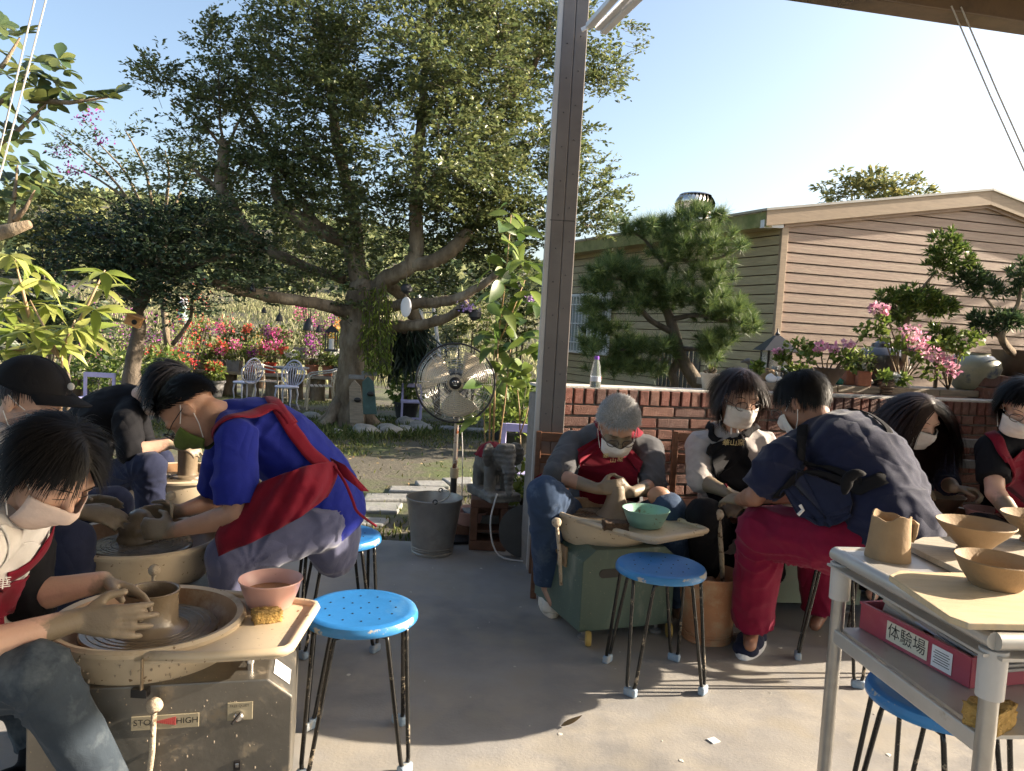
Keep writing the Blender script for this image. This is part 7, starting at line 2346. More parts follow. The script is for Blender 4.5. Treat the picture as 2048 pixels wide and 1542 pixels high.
# plants further left and on the ground
for (px, py, Yd, cc, hgt, size, pm, sq, lab) in ((385, 728, 15.2, 'r', 1.35, .55, 3, 1, 'tall red bougainvillea in a dark tub left of the bench'), (190, 735, 13.5, 'p', 1.1, .55, 3, 0, 'purple bougainvillea behind the yellow green bush'), (250, 720, 15.5, 'p', .8, .3, 2, 0, 'small purple shrub left of the bird box'), (305, 725, 15.0, 'p', .9, .35, 3, 0, 'purple flowering pot right of the bird box trunk'),
                                         (525, 715, 18.4, 'o', .9, .45, 1, 0, 'orange flowered shrub behind the bench middle'), (345, 742, 14.6, 'r', .45, .3, 1, 0, 'low red leaved plant beside the dark tub'), (402, 715, 15.9, 'p', .35, .25, 0, 0, 'small lilac flowers in a round terracotta pot'), (430, 742, 15.0, 'r', .3, .2, 2, 0, 'low reddish plant at the left end of the bench'), (150, 738, 13.6, 'k', .7, .35, 1, 0, 'pink flowers low behind the yellow green bush')):
    p = at(px, py, Yd); g = gz(p.x, Yd)
    nm, bm_ = colour[cc]
    potted(V((p.x, Yd, g)), .2, .34, POTM[pm], lab, bm_, 260, size, 330, .09, tall=hgt, square=bool(sq), group='flowering plants on the ground', blobs=6)
# dark green clumps by the wall of pots at left
for (px, py, Yd, rr, lab) in ((215, 735, 11.5, .5, 'dark glossy shrub under the bird box'), (330, 730, 12.5, .35, 'dark green clump right of the bird box trunk'), (815, 770, 12.6, .3, 'dark green pot plant right of the big trunk'), (1040, 800, 9.0, .5, 'green shrub in a tub behind the climber'), (1015, 780, 10.5, .4, 'small green shrub left of the post')):
    p = at(px, py, Yd)
    potted(V((p.x, Yd, gz(p.x, Yd))), .22, .3, M_['black_pot'], lab, None, 0, rr, 420, .13, tall=.55, group='green pot plants in the yard')
# white cut-out cat figure and grey boulders
cat_ = wthing('cat_figure', V((at(366, 640, 15.5).x, 15.5, gz(0, 15.5))), 'pale painted cat figure on a stake behind the red flowers', 'figure')
p = at(366, 622, 15.5)
adopt(MB().cap(p + V((0, 0, -.16)), p + V((0, 0, .04)), .12, .08).build('body', mat('cat_teal', (.35, .5, .5), .6), smooth=True, angle=None), cat_)
adopt(MB().ell(p + V((0, 0, .17)), (.1, .07, .09)).build('face', M_['white_paint'], smooth=True, angle=None), cat_)
for s in (-1, 1):
    adopt(MB().lathe([(.03, 0), (.001, .07)], 8, None, p + V((s * .06, 0, .23))).build('ear', M_['white_paint']), cat_)
adopt(MB().tube([V((p.x, 15.5, gz(p.x, 15.5) - .02)), p], .02, 6).build('stake', M_['old_wood']), cat_)
for k in range(16):
    a = 2 * math.pi * k / 16
    x, y = tree_base.x + (.95 + random.uniform(-.12, .12)) * math.cos(a), tree_base.y + (.8 + random.uniform(-.1, .1)) * math.sin(a)
    r_ = random.uniform(.07, .15)
    mb = MB(); mb.ell((0, 0, 0), (r_ * 1.3, r_, r_ * .75), None, 14, 10)
    a_ = np.array(mb.v); a_ *= (1 + .22 * vnoise(a_ * 9 + k * 3))[:, None]; mb.v = [tuple(q) for q in a_]
    o = mb.build('rock', M_['rock'], smooth=True, angle=None, loc=(x, y, gz(x, y) + r_ * .3)); tag(o, 'rounded stone of the ring round the big trunk', 'stone', 'stones ringed round the big trunk')
# ferny ground cover at the trunk foot
n = 1600
a = rng.uniform(0, 6.28, n); rr = rng.uniform(.3, 1.25, n)
P = np.stack([tree_base.x + .1 + rr * np.cos(a), tree_base.y - .25 + rr * np.sin(a), np.zeros(n)], 1); P[:, 2] = [gz(q[0], q[1]) for q in P]
v, f = leaves_arr(P, np.stack([rng.normal(0, .6, n), rng.normal(0, .6, n), np.ones(n)], 1), rand_unit(n), rng.uniform(.06, .16, n), rng.uniform(.02, .04, n), .3, .2)
o = bpy.data.objects.new('ground_cover', arr_mesh('ground_cover', v, f)); finish(o, M_['leaf_mid']); tag(o, 'low green ground cover at the foot of the big trunk', 'ground cover', kind='stuff')

# ---- garden chairs
WIRE = M_['lavender']
def cast_chair(px, py_foot, Yd, rz, label):
    p = at(px, py_foot, Yd)
    t = thing('cast_chair', V((p.x, Yd, gz(p.x, Yd))), label, 'chair', 'white cast metal garden chairs', rz)
    W = M_['wchair'] if 'wchair' in M_ else M_.setdefault('wchair', mat('pale_cast_metal', (.62, .62, .74), .45, var=.05))
    MB().lathe([(.19, .40), (.205, .41), (.205, .43), (.19, .435), (0, .43)], 24).build('seat', W, t, smooth=True)
    for k in range(4):
        a = math.pi / 4 + k * math.pi / 2
        MB().tube([V((.17 * math.cos(a), .17 * math.sin(a), .41)), V((.2 * math.cos(a), .2 * math.sin(a), .28)), V((.18 * math.cos(a), .18 * math.sin(a), .14)), V((.24 * math.cos(a), .24 * math.sin(a), 0))], [.018, .015, .012, .012], 7).build('leg', W, t, smooth=True, angle=None)
    ring = [V((.21 * math.sin(q) * (1 if math.cos(q) > -.4 else .8), -.19 - .05 * (1 - math.cos(q)), .64 - .23 * math.cos(q))) for q in [2 * math.pi * i / 28 for i in range(28)]]
    MB().tube(ring, .014, 7, closed=True).build('back_frame', W, t, smooth=True, angle=None)
    for k in range(7):
        x = -.15 + .05 * k
        h = .23 * math.sqrt(max(0, 1 - (x / .21) ** 2))
        MB().tube([V((x * .6, -.2, .44)), V((x, -.23, .62)), V((x * .9, -.26, .64 + h * .5))], .008, 5).build('back_bar', W, t, smooth=True, angle=None)
    for k in range(9):
        a = math.pi * k / 8
        MB().tube([V((.115 * math.cos(a) + .03 * math.cos(q), -.262, .70 + .09 * math.sin(a) + .03 * math.sin(q))) for q in [2 * math.pi * i / 10 for i in range(10)]], .007, 5, closed=True).build('scroll', W, t, smooth=True, angle=None)
    return t
cast_chair(488, 815, 13.6, .9, 'white cast metal chair left of the table, turned aside')
cast_chair(572, 822, 13.0, 3.0, 'white cast metal chair seen from behind in the yard')
def tub_chair(px, pyf, Yd, rz, label):
    p = at(px, pyf, Yd)
    t = thing('steel_armchair', V((p.x, Yd, gz(p.x, Yd))), label, 'chair', 'tubular steel garden armchairs', rz)
    S_ = M_['wsteel'] if 'wsteel' in M_ else M_.setdefault('wsteel', mat('bright_tube', (.62, .58, .5), .3, metal=.7, var=.05))
    arm = [V((.25, .22, .44)), V((.27, .2, .62)), V((.27, .05, .66)), V((.25, -.18, .70)), V((.12, -.27, .74)), V((-.12, -.27, .74)), V((-.25, -.18, .70)), V((-.27, .05, .66)), V((-.27, .2, .62)), V((-.25, .22, .44))]
    MB().tube(smooth_path(arm, [1] * 10)[0], .014, 8).build('arm_rail', S_, t, smooth=True, angle=None)
    for sx in (-1, 1):
        MB().tube([V((sx * .25, .22, .46)), V((sx * .26, .25, 0))], .014, 8).build('leg', S_, t, smooth=True)
        MB().tube([V((sx * .2, -.24, .72)), V((sx * .22, -.2, .42)), V((sx * .24, -.27, 0))], .014, 8).build('leg', S_, t, smooth=True)
    for k in range(3):
        MB().box((0, -.245 + .01 * k, .68 - .08 * k), (.40, .012, .04)).build('back_slat', S_, t, bevel=.003)
    for k in range(5):
        MB().box((0, -.16 + .08 * k, .43), (.46, .06, .014)).build('seat_slat', S_, t, bevel=.003)
    return t
tub_chair(640, 812, 13.6, 1.9, 'tubular steel armchair right of the white chair in the yard')
tub_chair(540, 806, 14.2, -1.6, 'tubular steel armchair half hidden behind the white chair')
tbp = at(580, 806, 13.9)
gt = thing('garden_table', V((tbp.x, 13.9, gz(tbp.x, 13.9))), 'small round garden table among the yard chairs', 'table')
MB().lathe([(.32, .70), (.33, .71), (.33, .73), (0, .735)], 28).build('top', M_['grey_pot'], gt, smooth=True)
MB().lathe([(.2, 0), (.19, .02), (.03, .05), (.03, .7)], 16).build('pedestal', M_['dark_metal'], gt, smooth=True)
def wood_chair(px, pyf, Yd, rz, label, s=1.0, back=.78):
    p = at(px, pyf, Yd)
    t = thing('lavender_chair', V((p.x, Yd, gz(p.x, Yd) if Yd > 4.6 else 0)), label, 'chair', 'lavender painted wooden chairs', rz)
    L_ = M_['lavender']; w = .19 * s
    for sx in (-1, 1):
        MB().box((sx * w, w, back * s / 2), (.035, .035, back * s)).build('back_post', L_, t, bevel=.004)
        MB().box((sx * w, -w, .21 * s), (.035, .035, .42 * s)).build('leg', L_, t, bevel=.004)
        MB().box((sx * w, 0, .1 * s), (.025, 2 * w - .04, .03)).build('stretcher', L_, t, bevel=.003)
    MB().box((0, 0, .43 * s), (2 * w + .05, 2 * w + .05, .03)).build('seat', L_, t, bevel=.005)
    MB().box((0, w, back * s - .03), (2 * w + .03, .03, .06)).build('back_rail', L_, t, bevel=.004)
    MB().box((0, -w, .1 * s), (2 * w, .025, .03)).build('stretcher', L_, t, bevel=.003)
    return t
wood_chair(822, 832, 12.2, .15, 'lavender wooden chair right of the big trunk', .8)
wood_chair(186, 815, 9.2, .1, 'lavender wooden chair behind the black cap', .9)
wood_chair(1044, 985, 5.4, -.1, 'lavender wooden chair between climber and post', .92)

# ---- things on and around the big trunk
def hang(px, py, Yd, ytop, label, name, cat, parts, group=None):
    p = at(px, py, Yd)
    t = wthing(name, p, label, cat, group)
    adopt(MB().tube([p + V((0, 0, .05)), at(px, ytop, Yd)], .004, 4).build('string', DARKM), t)
    for nm, mb, m in parts(p):
        adopt(mb.build(nm, m, smooth=True), t)
    return t
DK = mat('dark_bell', (0.035, 0.035, 0.04), .5, var=.2)
def bell(r_): return lambda p: [('bell', MB().lathe([(r_ * .9, -r_ * 1.2), (r_, -r_ * .9), (r_ * .75, 0), (r_ * .3, r_ * .9), (.01, r_ * 1.1)], 16, None, p), DK)]
hang(617, 648, 10.1, 605, 'big dark drop-shaped wind bell under the left limb', 'wind_bell', 'bell', bell(.075), 'wind bells under the limbs')
hang(638, 657, 10.3, 612, 'small dark wind bell right of the big one', 'wind_bell', 'bell', bell(.045), 'wind bells under the limbs')
hang(559, 634, 10.1, 598, 'middle dark wind bell under the left limb', 'wind_bell', 'bell', bell(.05), 'wind bells under the limbs')
hang(506, 576, 10.0, 555, 'dark round bell high under the left limb', 'wind_bell', 'bell', bell(.04), 'wind bells under the limbs')
hang(528, 620, 10.0, 592, 'smallest dark bell at the left of the row', 'wind_bell', 'bell', bell(.035), 'wind bells under the limbs')
hang(813, 577, 10.2, 545, 'round black pot hanging right of the trunk', 'hanging_pot', 'pot', lambda p: [('pot', MB().lathe([(.03, -.07), (.075, -.03), (.08, .01), (.05, .05), (.06, .06)], 16, None, p), DK)])
hang(950, 628, 10.2, 600, 'black hanging pot with pink blossom under the right limb', 'hanging_pot', 'pot', lambda p: [('pot', MB().lathe([(.04, -.09), (.085, -.04), (.09, .03), (.07, .06)], 16, None, p), DK), ('saucer', MB().lathe([(.05, -.0), (.16, .05), (.15, .055)], 16, None, p + V((-.12, 0, .0))), DK)])
hang(812, 614, 10.3, 590, 'white oval disc hanging right of the trunk', 'hanging_disc', 'ornament', lambda p: [('disc', MB().ell(p, (.075, .012, .14)), M_['white_paint'])])
def lantern_parts(p):
    out = [('base', MB().box(p + V((0, 0, -.13)), (.15, .15, .03)), DK), ('roof', MB().lathe([(.11, .12), (.03, .2), (.01, .22)], 8, None, p), DK), ('candle', MB().lathe([(.035, -.11), (.035, .03)], 12, None, p), M_['white_paint'])]
    for sx in (-1, 1):
        for sy in (-1, 1):
            out.append(('post', MB().box(p + V((sx * .065, sy * .065, 0)), (.016, .016, .25)), DK))
    return out
hang(663, 682, 10.4, 640, 'black candle lantern hanging left of the trunk', 'lantern', 'lantern', lantern_parts)
# bird box on the low tree
bbp = at(268, 642, 9.15)
bbx = wthing('bird_box', bbp, 'tilted orange wooden bird box on the low dark tree', 'bird box')
RB = Matrix.Rotation(rad(20), 3, 'Y') @ Matrix.Rotation(rad(15), 3, 'Z')
BBM = mat('orange_wood', (.5, .25, .09), .6, var=.2, stretch=(1, 1, 5))
adopt(MB().box(bbp, (.17, .14, .12), RB).build('box', BBM, bevel=.004), bbx)
adopt(MB().box(bbp + RB @ V((0, -.01, .072)), (.22, .2, .02), RB).build('roof', BBM, bevel=.003), bbx)
adopt(MB().lathe([(.032, 0), (.03, .004)], 16, RB @ Matrix.Rotation(rad(90), 3, 'X'), bbp + RB @ V((.02, -.07, 0))).build('entrance', DARKM), bbx)
# plank figures leaning on the trunk
for (px, py, w, h, m, lab) in ((712, 802, .20, .62, M_['old_wood'], 'pale plank with carved bird leaning on the big trunk'), (738, 790, .2, .55, mat('teal_slate', (.06, .11, .105), .7, var=.3), 'teal painted plank figure leaning on the big trunk')):
    p = at(px, py, 10.55)
    t = wthing('plank_figure', p, lab, 'garden ornament')
    RP = Matrix.Rotation(rad(-4), 3, 'Y') @ Matrix.Rotation(rad(9), 3, 'X')
    adopt(MB().prism([(-w / 2, -h / 2), (w / 2, -h / 2), (w / 2 * .8, h / 2 * .7), (0, h / 2), (-w / 2 * .8, h / 2 * .7)], .03, RP @ Matrix(((1, 0, 0), (0, 0, -1), (0, 1, 0))), p).build('plank', m, bevel=.004), t)
    adopt(MB().box(p + V((0, -.01, h / 2 + .03)), (w * 1.1, .08, .06)).build('hat', M_['grey_pot'], bevel=.01), t)
    adopt(MB().ell(p + V((.03, -.045, .02)), (.05, .012, .035)).build('carved_bird', DARKM, smooth=True, angle=None), t)
    g_ = gz(p.x, 10.4)
    adopt(MB().lathe([(.15, g_ - .02), (.16, g_ + .03), (.14, g_ + .06), (0, g_ + .06)], 16, None, (p.x, 10.45, 0)).build('plinth', M_['stone'], smooth=True), t)
# ladder behind the fan
lad = wthing('ladder', V((at(862, 760, 12.5).x, 12.5, gz(0, 12.5))), 'pale ladder leaning behind the fan', 'ladder')
for dx in (0, 26):
    adopt(MB().bar(at(860 + dx, 770, 12.5), at(838 + dx, 590, 12.8), .04, .05).build('rail', M_['white_paint']), lad)
for k in range(7):
    adopt(MB().bar(at(860 - 3 * k, 745 - 24 * k, 12.5), at(884 - 3 * k, 745 - 24 * k, 12.5), .025, .025).build('rung', M_['white_paint']), lad)

# ---- elephant on its block
M_['eleph'] = mat('elephant_stone', (0.13, 0.125, 0.115), .8, var=.3, scale=10, bump=.4, bscale=40, col2=(0.26, 0.25, 0.22), amt2=(.55, .7), scale2=8)
blk = gnd(973, 1100, 0)
hb = thing('hollow_block', V((blk.x, blk.y + .08, 0)), 'reddish hollow clay block under the elephant', 'block', rz=.06)
BM = mat('clay_block', (.17, .085, .055), .9, var=.25, scale=10, bump=.4)
for (c_, s_) in (((0, 0, .03), (.225, .2, .06)), ((0, 0, .285), (.225, .2, .05)), ((-.09, 0, .16), (.045, .2, .2)), ((.09, 0, .16), (.045, .2, .2)), ((0, .09, .16), (.135, .02, .2)), ((0, 0, .115), (.135, .18, .016))):
    MB().box(c_, s_).build('web', BM, hb, bevel=.006)
ebz = .31
el = thing('stone_elephant', V((blk.x + .02, blk.y + .08, ebz)), 'dark stone elephant with red cloth on its back', 'statue', rz=rad(-62))
mb = MB()                      # faces local +x
mb.prism([(-.17, -.10), (.17, -.10), (.17, .10), (-.17, .10)], .05)
mb.ell((-.03, 0, .225), (.135, .095, .10)); mb.ell((-.09, 0, .22), (.08, .09, .095))
for x_ in (-.10, .055):
    for y_ in (-.055, .055):
        mb.cap((x_, y_, .05), (x_, y_, .18), .036, .04)
mb.ell((.12, 0, .27), (.075, .07, .08)); mb.ell((.135, .028, .315), (.04, .035, .035)); mb.ell((.135, -.028, .315), (.04, .035, .035))
for a_, b_, r0, r1 in (((.17, 0, .25), (.20, 0, .18), .038, .032), ((.20, 0, .18), (.195, 0, .11), .032, .026), ((.195, 0, .11), (.215, 0, .065), .026, .022)):
    mb.cap(a_, b_, r0, r1)
for s in (-1, 1):
    mb.ell((.085, s * .09, .275), (.018, .06, .075), Matrix.Rotation(s * -.55, 3, 'Z'))
    mb.cap((.165, s * .035, .21), (.215, s * .045, .185), .009, .006)
me = remeshed(mb, .007, 4); a_ = coords(me).astype(float); nn_ = normals(me)
a_ += nn_ * (.0025 * np.sin(a_[:, 2] * 210) * (a_[:, 0] > .1))[:, None] + nn_ * (.002 * vnoise(a_ * 60))[:, None]
me.vertices.foreach_set('co', a_.astype(np.float32).ravel()); me.update()
o = bpy.data.objects.new('body', me); finish(o, M_['eleph'], el)
bvE = bvh_of(me)
rows = []
for i in range(12):
    row = []
    for j in range(12):
        q = V((-.10 + .16 * i / 11, -.10 + .2 * j / 11, .42))
        loc, nr, ix, d = bvE.ray_cast(q, V((0, 0, -1)))
        row.append((loc if loc and loc.z > .2 else V((q.x, q.y, .24))) + V((0, 0, .008 + .004 * math.sin(i * 1.7 + j))))
    rows.append(row)
MB().grid(rows).build('red_cloth', C_RED, el, smooth=True, angle=None, solid=.003)
p = gnd(934, 1066, .12); slip_bowl(V((p.x, blk.y + .22, .10)), .12, .09, M_['pink'], 'dusty pink basin behind the hollow block', False, None)
o = MB().box((p.x, blk.y + .24, .05), (.2, .16, .1)).build('clay_block', BM, bevel=.006); tag(o, 'low clay block carrying the dusty pink basin', 'block')
# cable reel / round black drum at the man's foot
dr = at(1050, 1040, 4.3); dr.z = .19
drum = thing('cable_drum', V((dr.x, 4.35, 0)), 'dark round cable drum with pale cable beside the jeans', 'drum')
MB().lathe([(.05, -.05), (.15, -.045), (.15, -.03), (.1, -.02), (.1, .03), (.15, .04), (.15, .055), (.05, .06)], 28, Matrix.Rotation(rad(80), 3, 'X'), (0, 0, .155)).build('drum', M_['black_pot'], drum, smooth=True)
MB().tube(smooth_path([V((-.17, -.06, .38)), V((-.2, -.08, .2)), V((-.14, -.1, .03)), V((.05, -.12, .006)), V((.2, -.2, .006))], [1] * 5)[0], .005, 6).build('cable', M_['cord'], drum, smooth=True, angle=None)
# grey pots behind the elephant
for (px, py, Yd, r_, lab) in ((1048, 985, 4.75, .15, 'grey pot with pale plant behind the elephant'),):
    p = at(px, py, Yd); g_ = gz(p.x, Yd)
    potted(V((p.x, Yd, g_)), r_, .30, M_['grey_pot'], lab, M_['whitebract'], 60, .16, 160, .10, tall=.25, group=None)

# ---- ledge display behind the brick wall
def led(px, Yd=None, d=.34):
    """point on the ledge top seen at photo column px"""
    for s in [i * .01 for i in range(80, 460)]:
        q = lp(s, d, LZ + .004)
        cx = CR.transposed() @ (q - V((0, 0, CAM_H)))
        if 1024 + FPX * cx.x / -cx.z >= px:
            return q
    return lp(4.5, d, LZ)
def lathe_thing(name, p, prof, label, cat, m, n=28, M=None, wob=0.0, group=None):
    o = MB().lathe(prof, n, M, (0, 0, 0), wob).build(name, m, smooth=True, angle=50); o.location = p
    return tag(o, label, cat, group)
GLZ = mat('dark_glaze', (0.055, 0.05, 0.055), .28, var=.3, scale=5, col2=(0.16, 0.075, 0.04), amt2=(.5, .65), scale2=4, coat=.3)
JAR = mat('ash_glaze', (0.30, 0.30, 0.22), .3, var=.25, scale=6, col2=(0.06, 0.09, 0.16), amt2=(.54, .66), scale2=7, coat=.35)
RIB = mat('pale_stoneware', (0.46, 0.42, 0.36), .7, var=.15, scale=10, bump=.15)
s_ = led(1755).copy()
tp_ = thing('dark_jar', led(1757, d=.38), 'big dark glazed jar with shoulder spout among the pink flowers', 'jar')
tp_.scale = (1.25, 1.25, 1.25)
MB().lathe([(.075, 0), (.09, .01), (.125, .07), (.142, .13), (.138, .17), (.10, .205), (.06, .215), (.055, .235), (.045, .237), (.045, .21)], 36).build('body', GLZ, tp_, smooth=True)
MB().cap((.09, -.03, .185), (.16, -.05, .205), .03, .018).build('spout', GLZ, tp_, smooth=True, angle=None)
MB().lathe([(.045, .235), (.03, .25), (.012, .255), (.012, .27), (0, .272)], 16).build('lid', GLZ, tp_, smooth=True)
lathe_thing('round_jar', led(1938, d=.30), [(r_ * 1.25, z_ * 1.25) for r_, z_ in ((.07, 0), (.085, .01), (.135, .08), (.15, .125), (.138, .165), (.10, .195), (.085, .2), (.085, .21), (.072, .21), (.07, .19))], 'fat round ash-glazed jar beside the brick pier', 'jar', JAR, 40)
bo = lp(3.0, .34, 1.205)
for s in [i * .01 for i in range(200, 420)]:
    q = lp(s, .30, 1.20); cx = CR.transposed() @ (q - V((0, 0, CAM_H)))
    if 1024 + FPX * cx.x / -cx.z >= 2030: bo = q; break
lathe_thing('big_bowl', bo, [(.09, 0), (.10, .01), (.15, .10), (.165, .17), (.17, .19), (.155, .19), (.145, .16), (0, .15)], 'large brown planter bowl on the brick pier', 'planter', M_['brown_pot'], 36)
# fluted white column vase
fl_ = []
m = MB(); rows = []
for r_, z_ in ((.05, 0), (.052, .01), (.042, .06), (.045, .12), (.05, .145), (.045, .148), (.04, .12)):
    rows.append([V(((r_ + .004 * math.sin(12 * q)) * math.cos(q), (r_ + .004 * math.sin(12 * q)) * math.sin(q), z_)) for q in [2 * math.pi * i / 72 for i in range(73)]])
m.grid(rows); o = m.build('fluted_vase', RIB, smooth=True, angle=None); o.location = led(1800, d=.25); tag(o, 'pale fluted vase holding a small bonsai', 'vase')
def stack_pot(p, label):
    pr = []
    for k in range(4):
        pr += [(.045 + .004 * (k % 2), .02 * k), (.052, .02 * k + .006), (.052, .02 * k + .013), (.044, .02 * k + .019)]
    return lathe_thing('ringed_pot', p, [(.04, 0)] + pr + [(.05, .085), (.04, .085)], label, 'pot', M_['brown_pot'])
q = led(1769, d=.19); q.z = LZ - .04; stack_pot(wp(1.0, 0, 0) * 0 + V((q.x, q.y, 1.037)), 'dark ringed pot with succulent in front of the fluted vase')
lathe_thing('shell_pot', V((led(1655, d=.2).x, led(1655, d=.2).y, LZ + .004)), [(.04, 0), (.045, .01), (.075, .06), (.10, .105), (.105, .11), (.09, .11), (0, .10)], 'dark ribbed shell-shaped pot', 'pot', M_['brown_pot'], 40, wob=.06)
for (px, w_, lab) in ((1700, .055, 'square terracotta pot left of the big dark jar'), (1722, .045, 'small square terracotta pot touching the big dark jar')):
    potted(led(px, d=.3 if w_ > .05 else .22), w_, .10, M_['terracotta'], lab, None, 0, .07, 120, .045, tall=.12, square=True, group='small pots on the ledge')
potted(led(1592, d=.28), .07, .055, M_['black_pot'], 'low black tray pot with creeping green plant', None, 0, .09, 220, .035, tall=.05, square=True, group='small pots on the ledge')
# ribbed pale pot with aloe standing on the wall left of the girl
q = gnd(1424, 781, 1.036)
t = potted(V((q.x, q.y + .05, 1.037)), .062, .10, RIB, 'pale ribbed pot with pointed succulent left of the bob-haired girl', None, 0, .05, 0, tall=.04, group='small pots on the ledge')
P = np.zeros((26, 3)) + np.array([0, 0, .10]); a = rng.uniform(0, 6.28, 26)
v, f = leaves_arr(P, np.stack([np.cos(a), np.sin(a), rng.uniform(.5, 1.6, 26)], 1), np.stack([-np.cos(a), -np.sin(a), np.ones(26)], 1), rng.uniform(.05, .08, 26), np.full(26, .016), .6, -.1)
o = bpy.data.objects.new('succulent', arr_mesh('succulent', v, f)); finish(o, M_['leaf_mid'], t)
# black garden lantern with pitched roof
lt = thing('garden_lantern', led(1546, d=.46), 'black iron garden lantern with pitched roof and glass', 'lantern')
lt.location.z = LZ
for sx in (-1, 1):
    for sy in (-1, 1):
        MB().box((sx * .075, sy * .075, .11), (.012, .012, .2)).build('post', DK, lt)
MB().box((0, 0, .012), (.19, .19, .024)).build('base', DK, lt, bevel=.004)
rf = MB(); rf.add([(-.125, -.125, .205), (.125, -.125, .205), (.125, .125, .205), (-.125, .125, .205), (-.018, -.018, .31), (.018, -.018, .31), (.018, .018, .31), (-.018, .018, .31)], [(3, 2, 1, 0), (4, 5, 6, 7), (0, 1, 5, 4), (1, 2, 6, 5), (2, 3, 7, 6), (3, 0, 4, 7)])
rf.build('roof', DK, lt, bevel=.003)
MB().lathe([(.012, .305), (.018, .32), (.006, .335), (.004, .36)], 10).build('finial', DK, lt, smooth=True)
for k, (cx_, cy_, sx, sy) in enumerate(((0, -.075, .14, .002), (0, .075, .14, .002), (-.075, 0, .002, .14), (.075, 0, .002, .14))):
    MB().box((cx_, cy_, .11), (sx, sy, .17)).build('pane', PET, lt)
MB().lathe([(.02, .024), (.02, .10)], 12).build('candle', M_['white_paint'], lt)
# grey duck, orange gourd, white gourd, white stones, green snail
DUCK = mat('duck_grey', (.11, .10, .095), .6, var=.2, bump=.2)
mb = MB(); mb.ell((0, 0, .045), (.07, .045, .045)); mb.cap((.0 - .04, 0, .06), (-.055, 0, .12), .022, .018); mb.ell((-.068, 0, .128), (.028, .02, .02)); mb.cap((-.09, 0, .125), (-.115, 0, .118), .01, .006); mb.cap((.06, 0, .055), (.1, 0, .075), .02, .008)
me = remeshed(mb, .005, 3); o = bpy.data.objects.new('stone_duck', me); finish(o, DUCK); o.location = led(1512, d=.42); o.location.z = LZ + .0; tag(o, 'grey stone duck beside the garden lantern', 'statue')
lathe_thing('clay_gourd', led(1531, d=.34), [(.03, 0), (.05, .02), (.052, .05), (.04, .075), (.015, .085), (0, .086)], 'small orange clay gourd in front of the lantern', 'pot', M_['dry_clay'])
mb = MB(); mb.ell((0, 0, .035), (.05, .038, .036)); mb.cap((-.02, 0, .05), (-.06, 0, .085), .018, .012); me = remeshed(mb, .005, 3)
o = bpy.data.objects.new('white_gourd', me); finish(o, M_['white_paint']); o.location = led(1580, d=.46); tag(o, 'white glazed gourd leaning right of the lantern', 'ornament')
for k, (px, r_) in enumerate(((1540, .028), (1556, .022))):
    mb = MB(); mb.ell((0, 0, r_ * .8), (r_ * 1.3, r_, r_), None, 12, 9); a_ = np.array(mb.v); a_ *= (1 + .25 * vnoise(a_ * 40 + k * 7))[:, None]; mb.v = [tuple(q) for q in a_]
    o = mb.build('white_stone', M_['white_paint'], smooth=True, angle=None, loc=led(px, d=.21)); tag(o, ('larger', 'smaller')[k] + ' white stone on the ledge under the orange gourd', 'stone')
lathe_thing('green_snail', led(1677, d=.28), [(.02, 0), (.03, .01), (.028, .03), (.012, .042), (0, .044)], 'small glossy green snail shell ornament', 'ornament', mat('green_glaze', (.03, .22, .15), .15, coat=.5))
# bonsai trees
M_['bonsai_leaf'] = leafmat('bonsai_leaf', (0.06, 0.11, 0.025), (0.19, 0.25, 0.05), .3, .4, .4, .3, .55)
M_['bonsai_dark'] = leafmat('bonsai_leaf_dark', (0.035, 0.07, 0.03), (0.09, 0.13, 0.05), .25, .4, .4, .3, .55)
def bonsai(base, trunk, pads, Yd, leafm, label, name='bonsai', L=.055, dens=1.0):
    t = wthing(name, base, label, 'bonsai', 'bonsai trees on the ledge')
    for pts, rs in trunk:
        m = MB(); p, r_ = smooth_path([base if q is None else at(q[0], q[1], Yd) for q in pts], rs, 5); m.tube(p, r_, 8)
        adopt(m.build('trunk' if pts[0] is None else 'branch', M_['bark'] if name == 'bonsai' else M_['bark_dark'], smooth=True, angle=None), t)
    vs, fs, nb_ = [], [], 0
    for (px, py, rx, ry) in pads:
        c = np.array(at(px, py, Yd)); k = Yd / FPX
        n = int(dens * 60 * max(4, rx * ry * k * k / .0012))
        n = min(n, 6000)
        tuft = max(6, n // 12)
        dd = rand_unit(tuft) * (rng.random((tuft, 1)) ** .45) * np.array([rx * k, (rx + ry) * .45 * k, ry * k]) + c
        for q in dd:
            o_ = q - c; o_ = o_ / (np.linalg.norm(o_) + 1e-6)
            A_ = rand_unit(13) * .8 + o_ * .5 + np.array([0, 0, .5])
            v, f = leaves_arr(np.repeat(q[None], 13, 0), A_, rand_unit(13) + np.array([0, -.2, .6]), rng.uniform(.6, 1.2, 13) * L, np.full(13, L * .22), .3, .1)
            vs.append(v); fs.append(f + nb_); nb_ += len(v)
    o = bpy.data.objects.new('crown', arr_mesh('crown', np.concatenate(vs), np.concatenate(fs))); finish(o, leafm); adopt(o, t)
    return t
bonsai(led(1812, d=.45), [([None, (1808, 690), (1815, 640), (1830, 600), (1850, 570), (1875, 540)], [.022, .018, .016, .012, .01, .006]), ([(1812, 650), (1800, 625), (1790, 610)], [.012, .009, .005]), ([(1822, 620), (1860, 610), (1880, 605)], [.01, .008, .005])],
       [(1892, 490, 36, 26), (1905, 520, 44, 26), (1875, 535, 30, 16), (1830, 590, 44, 16), (1860, 605, 50, 22), (1800, 612, 44, 24), (1775, 600, 24, 14), (1880, 620, 34, 16), (1800, 640, 26, 18)], 4.95, M_['bonsai_leaf'], 'tall podocarpus bonsai with bright stepped pads')
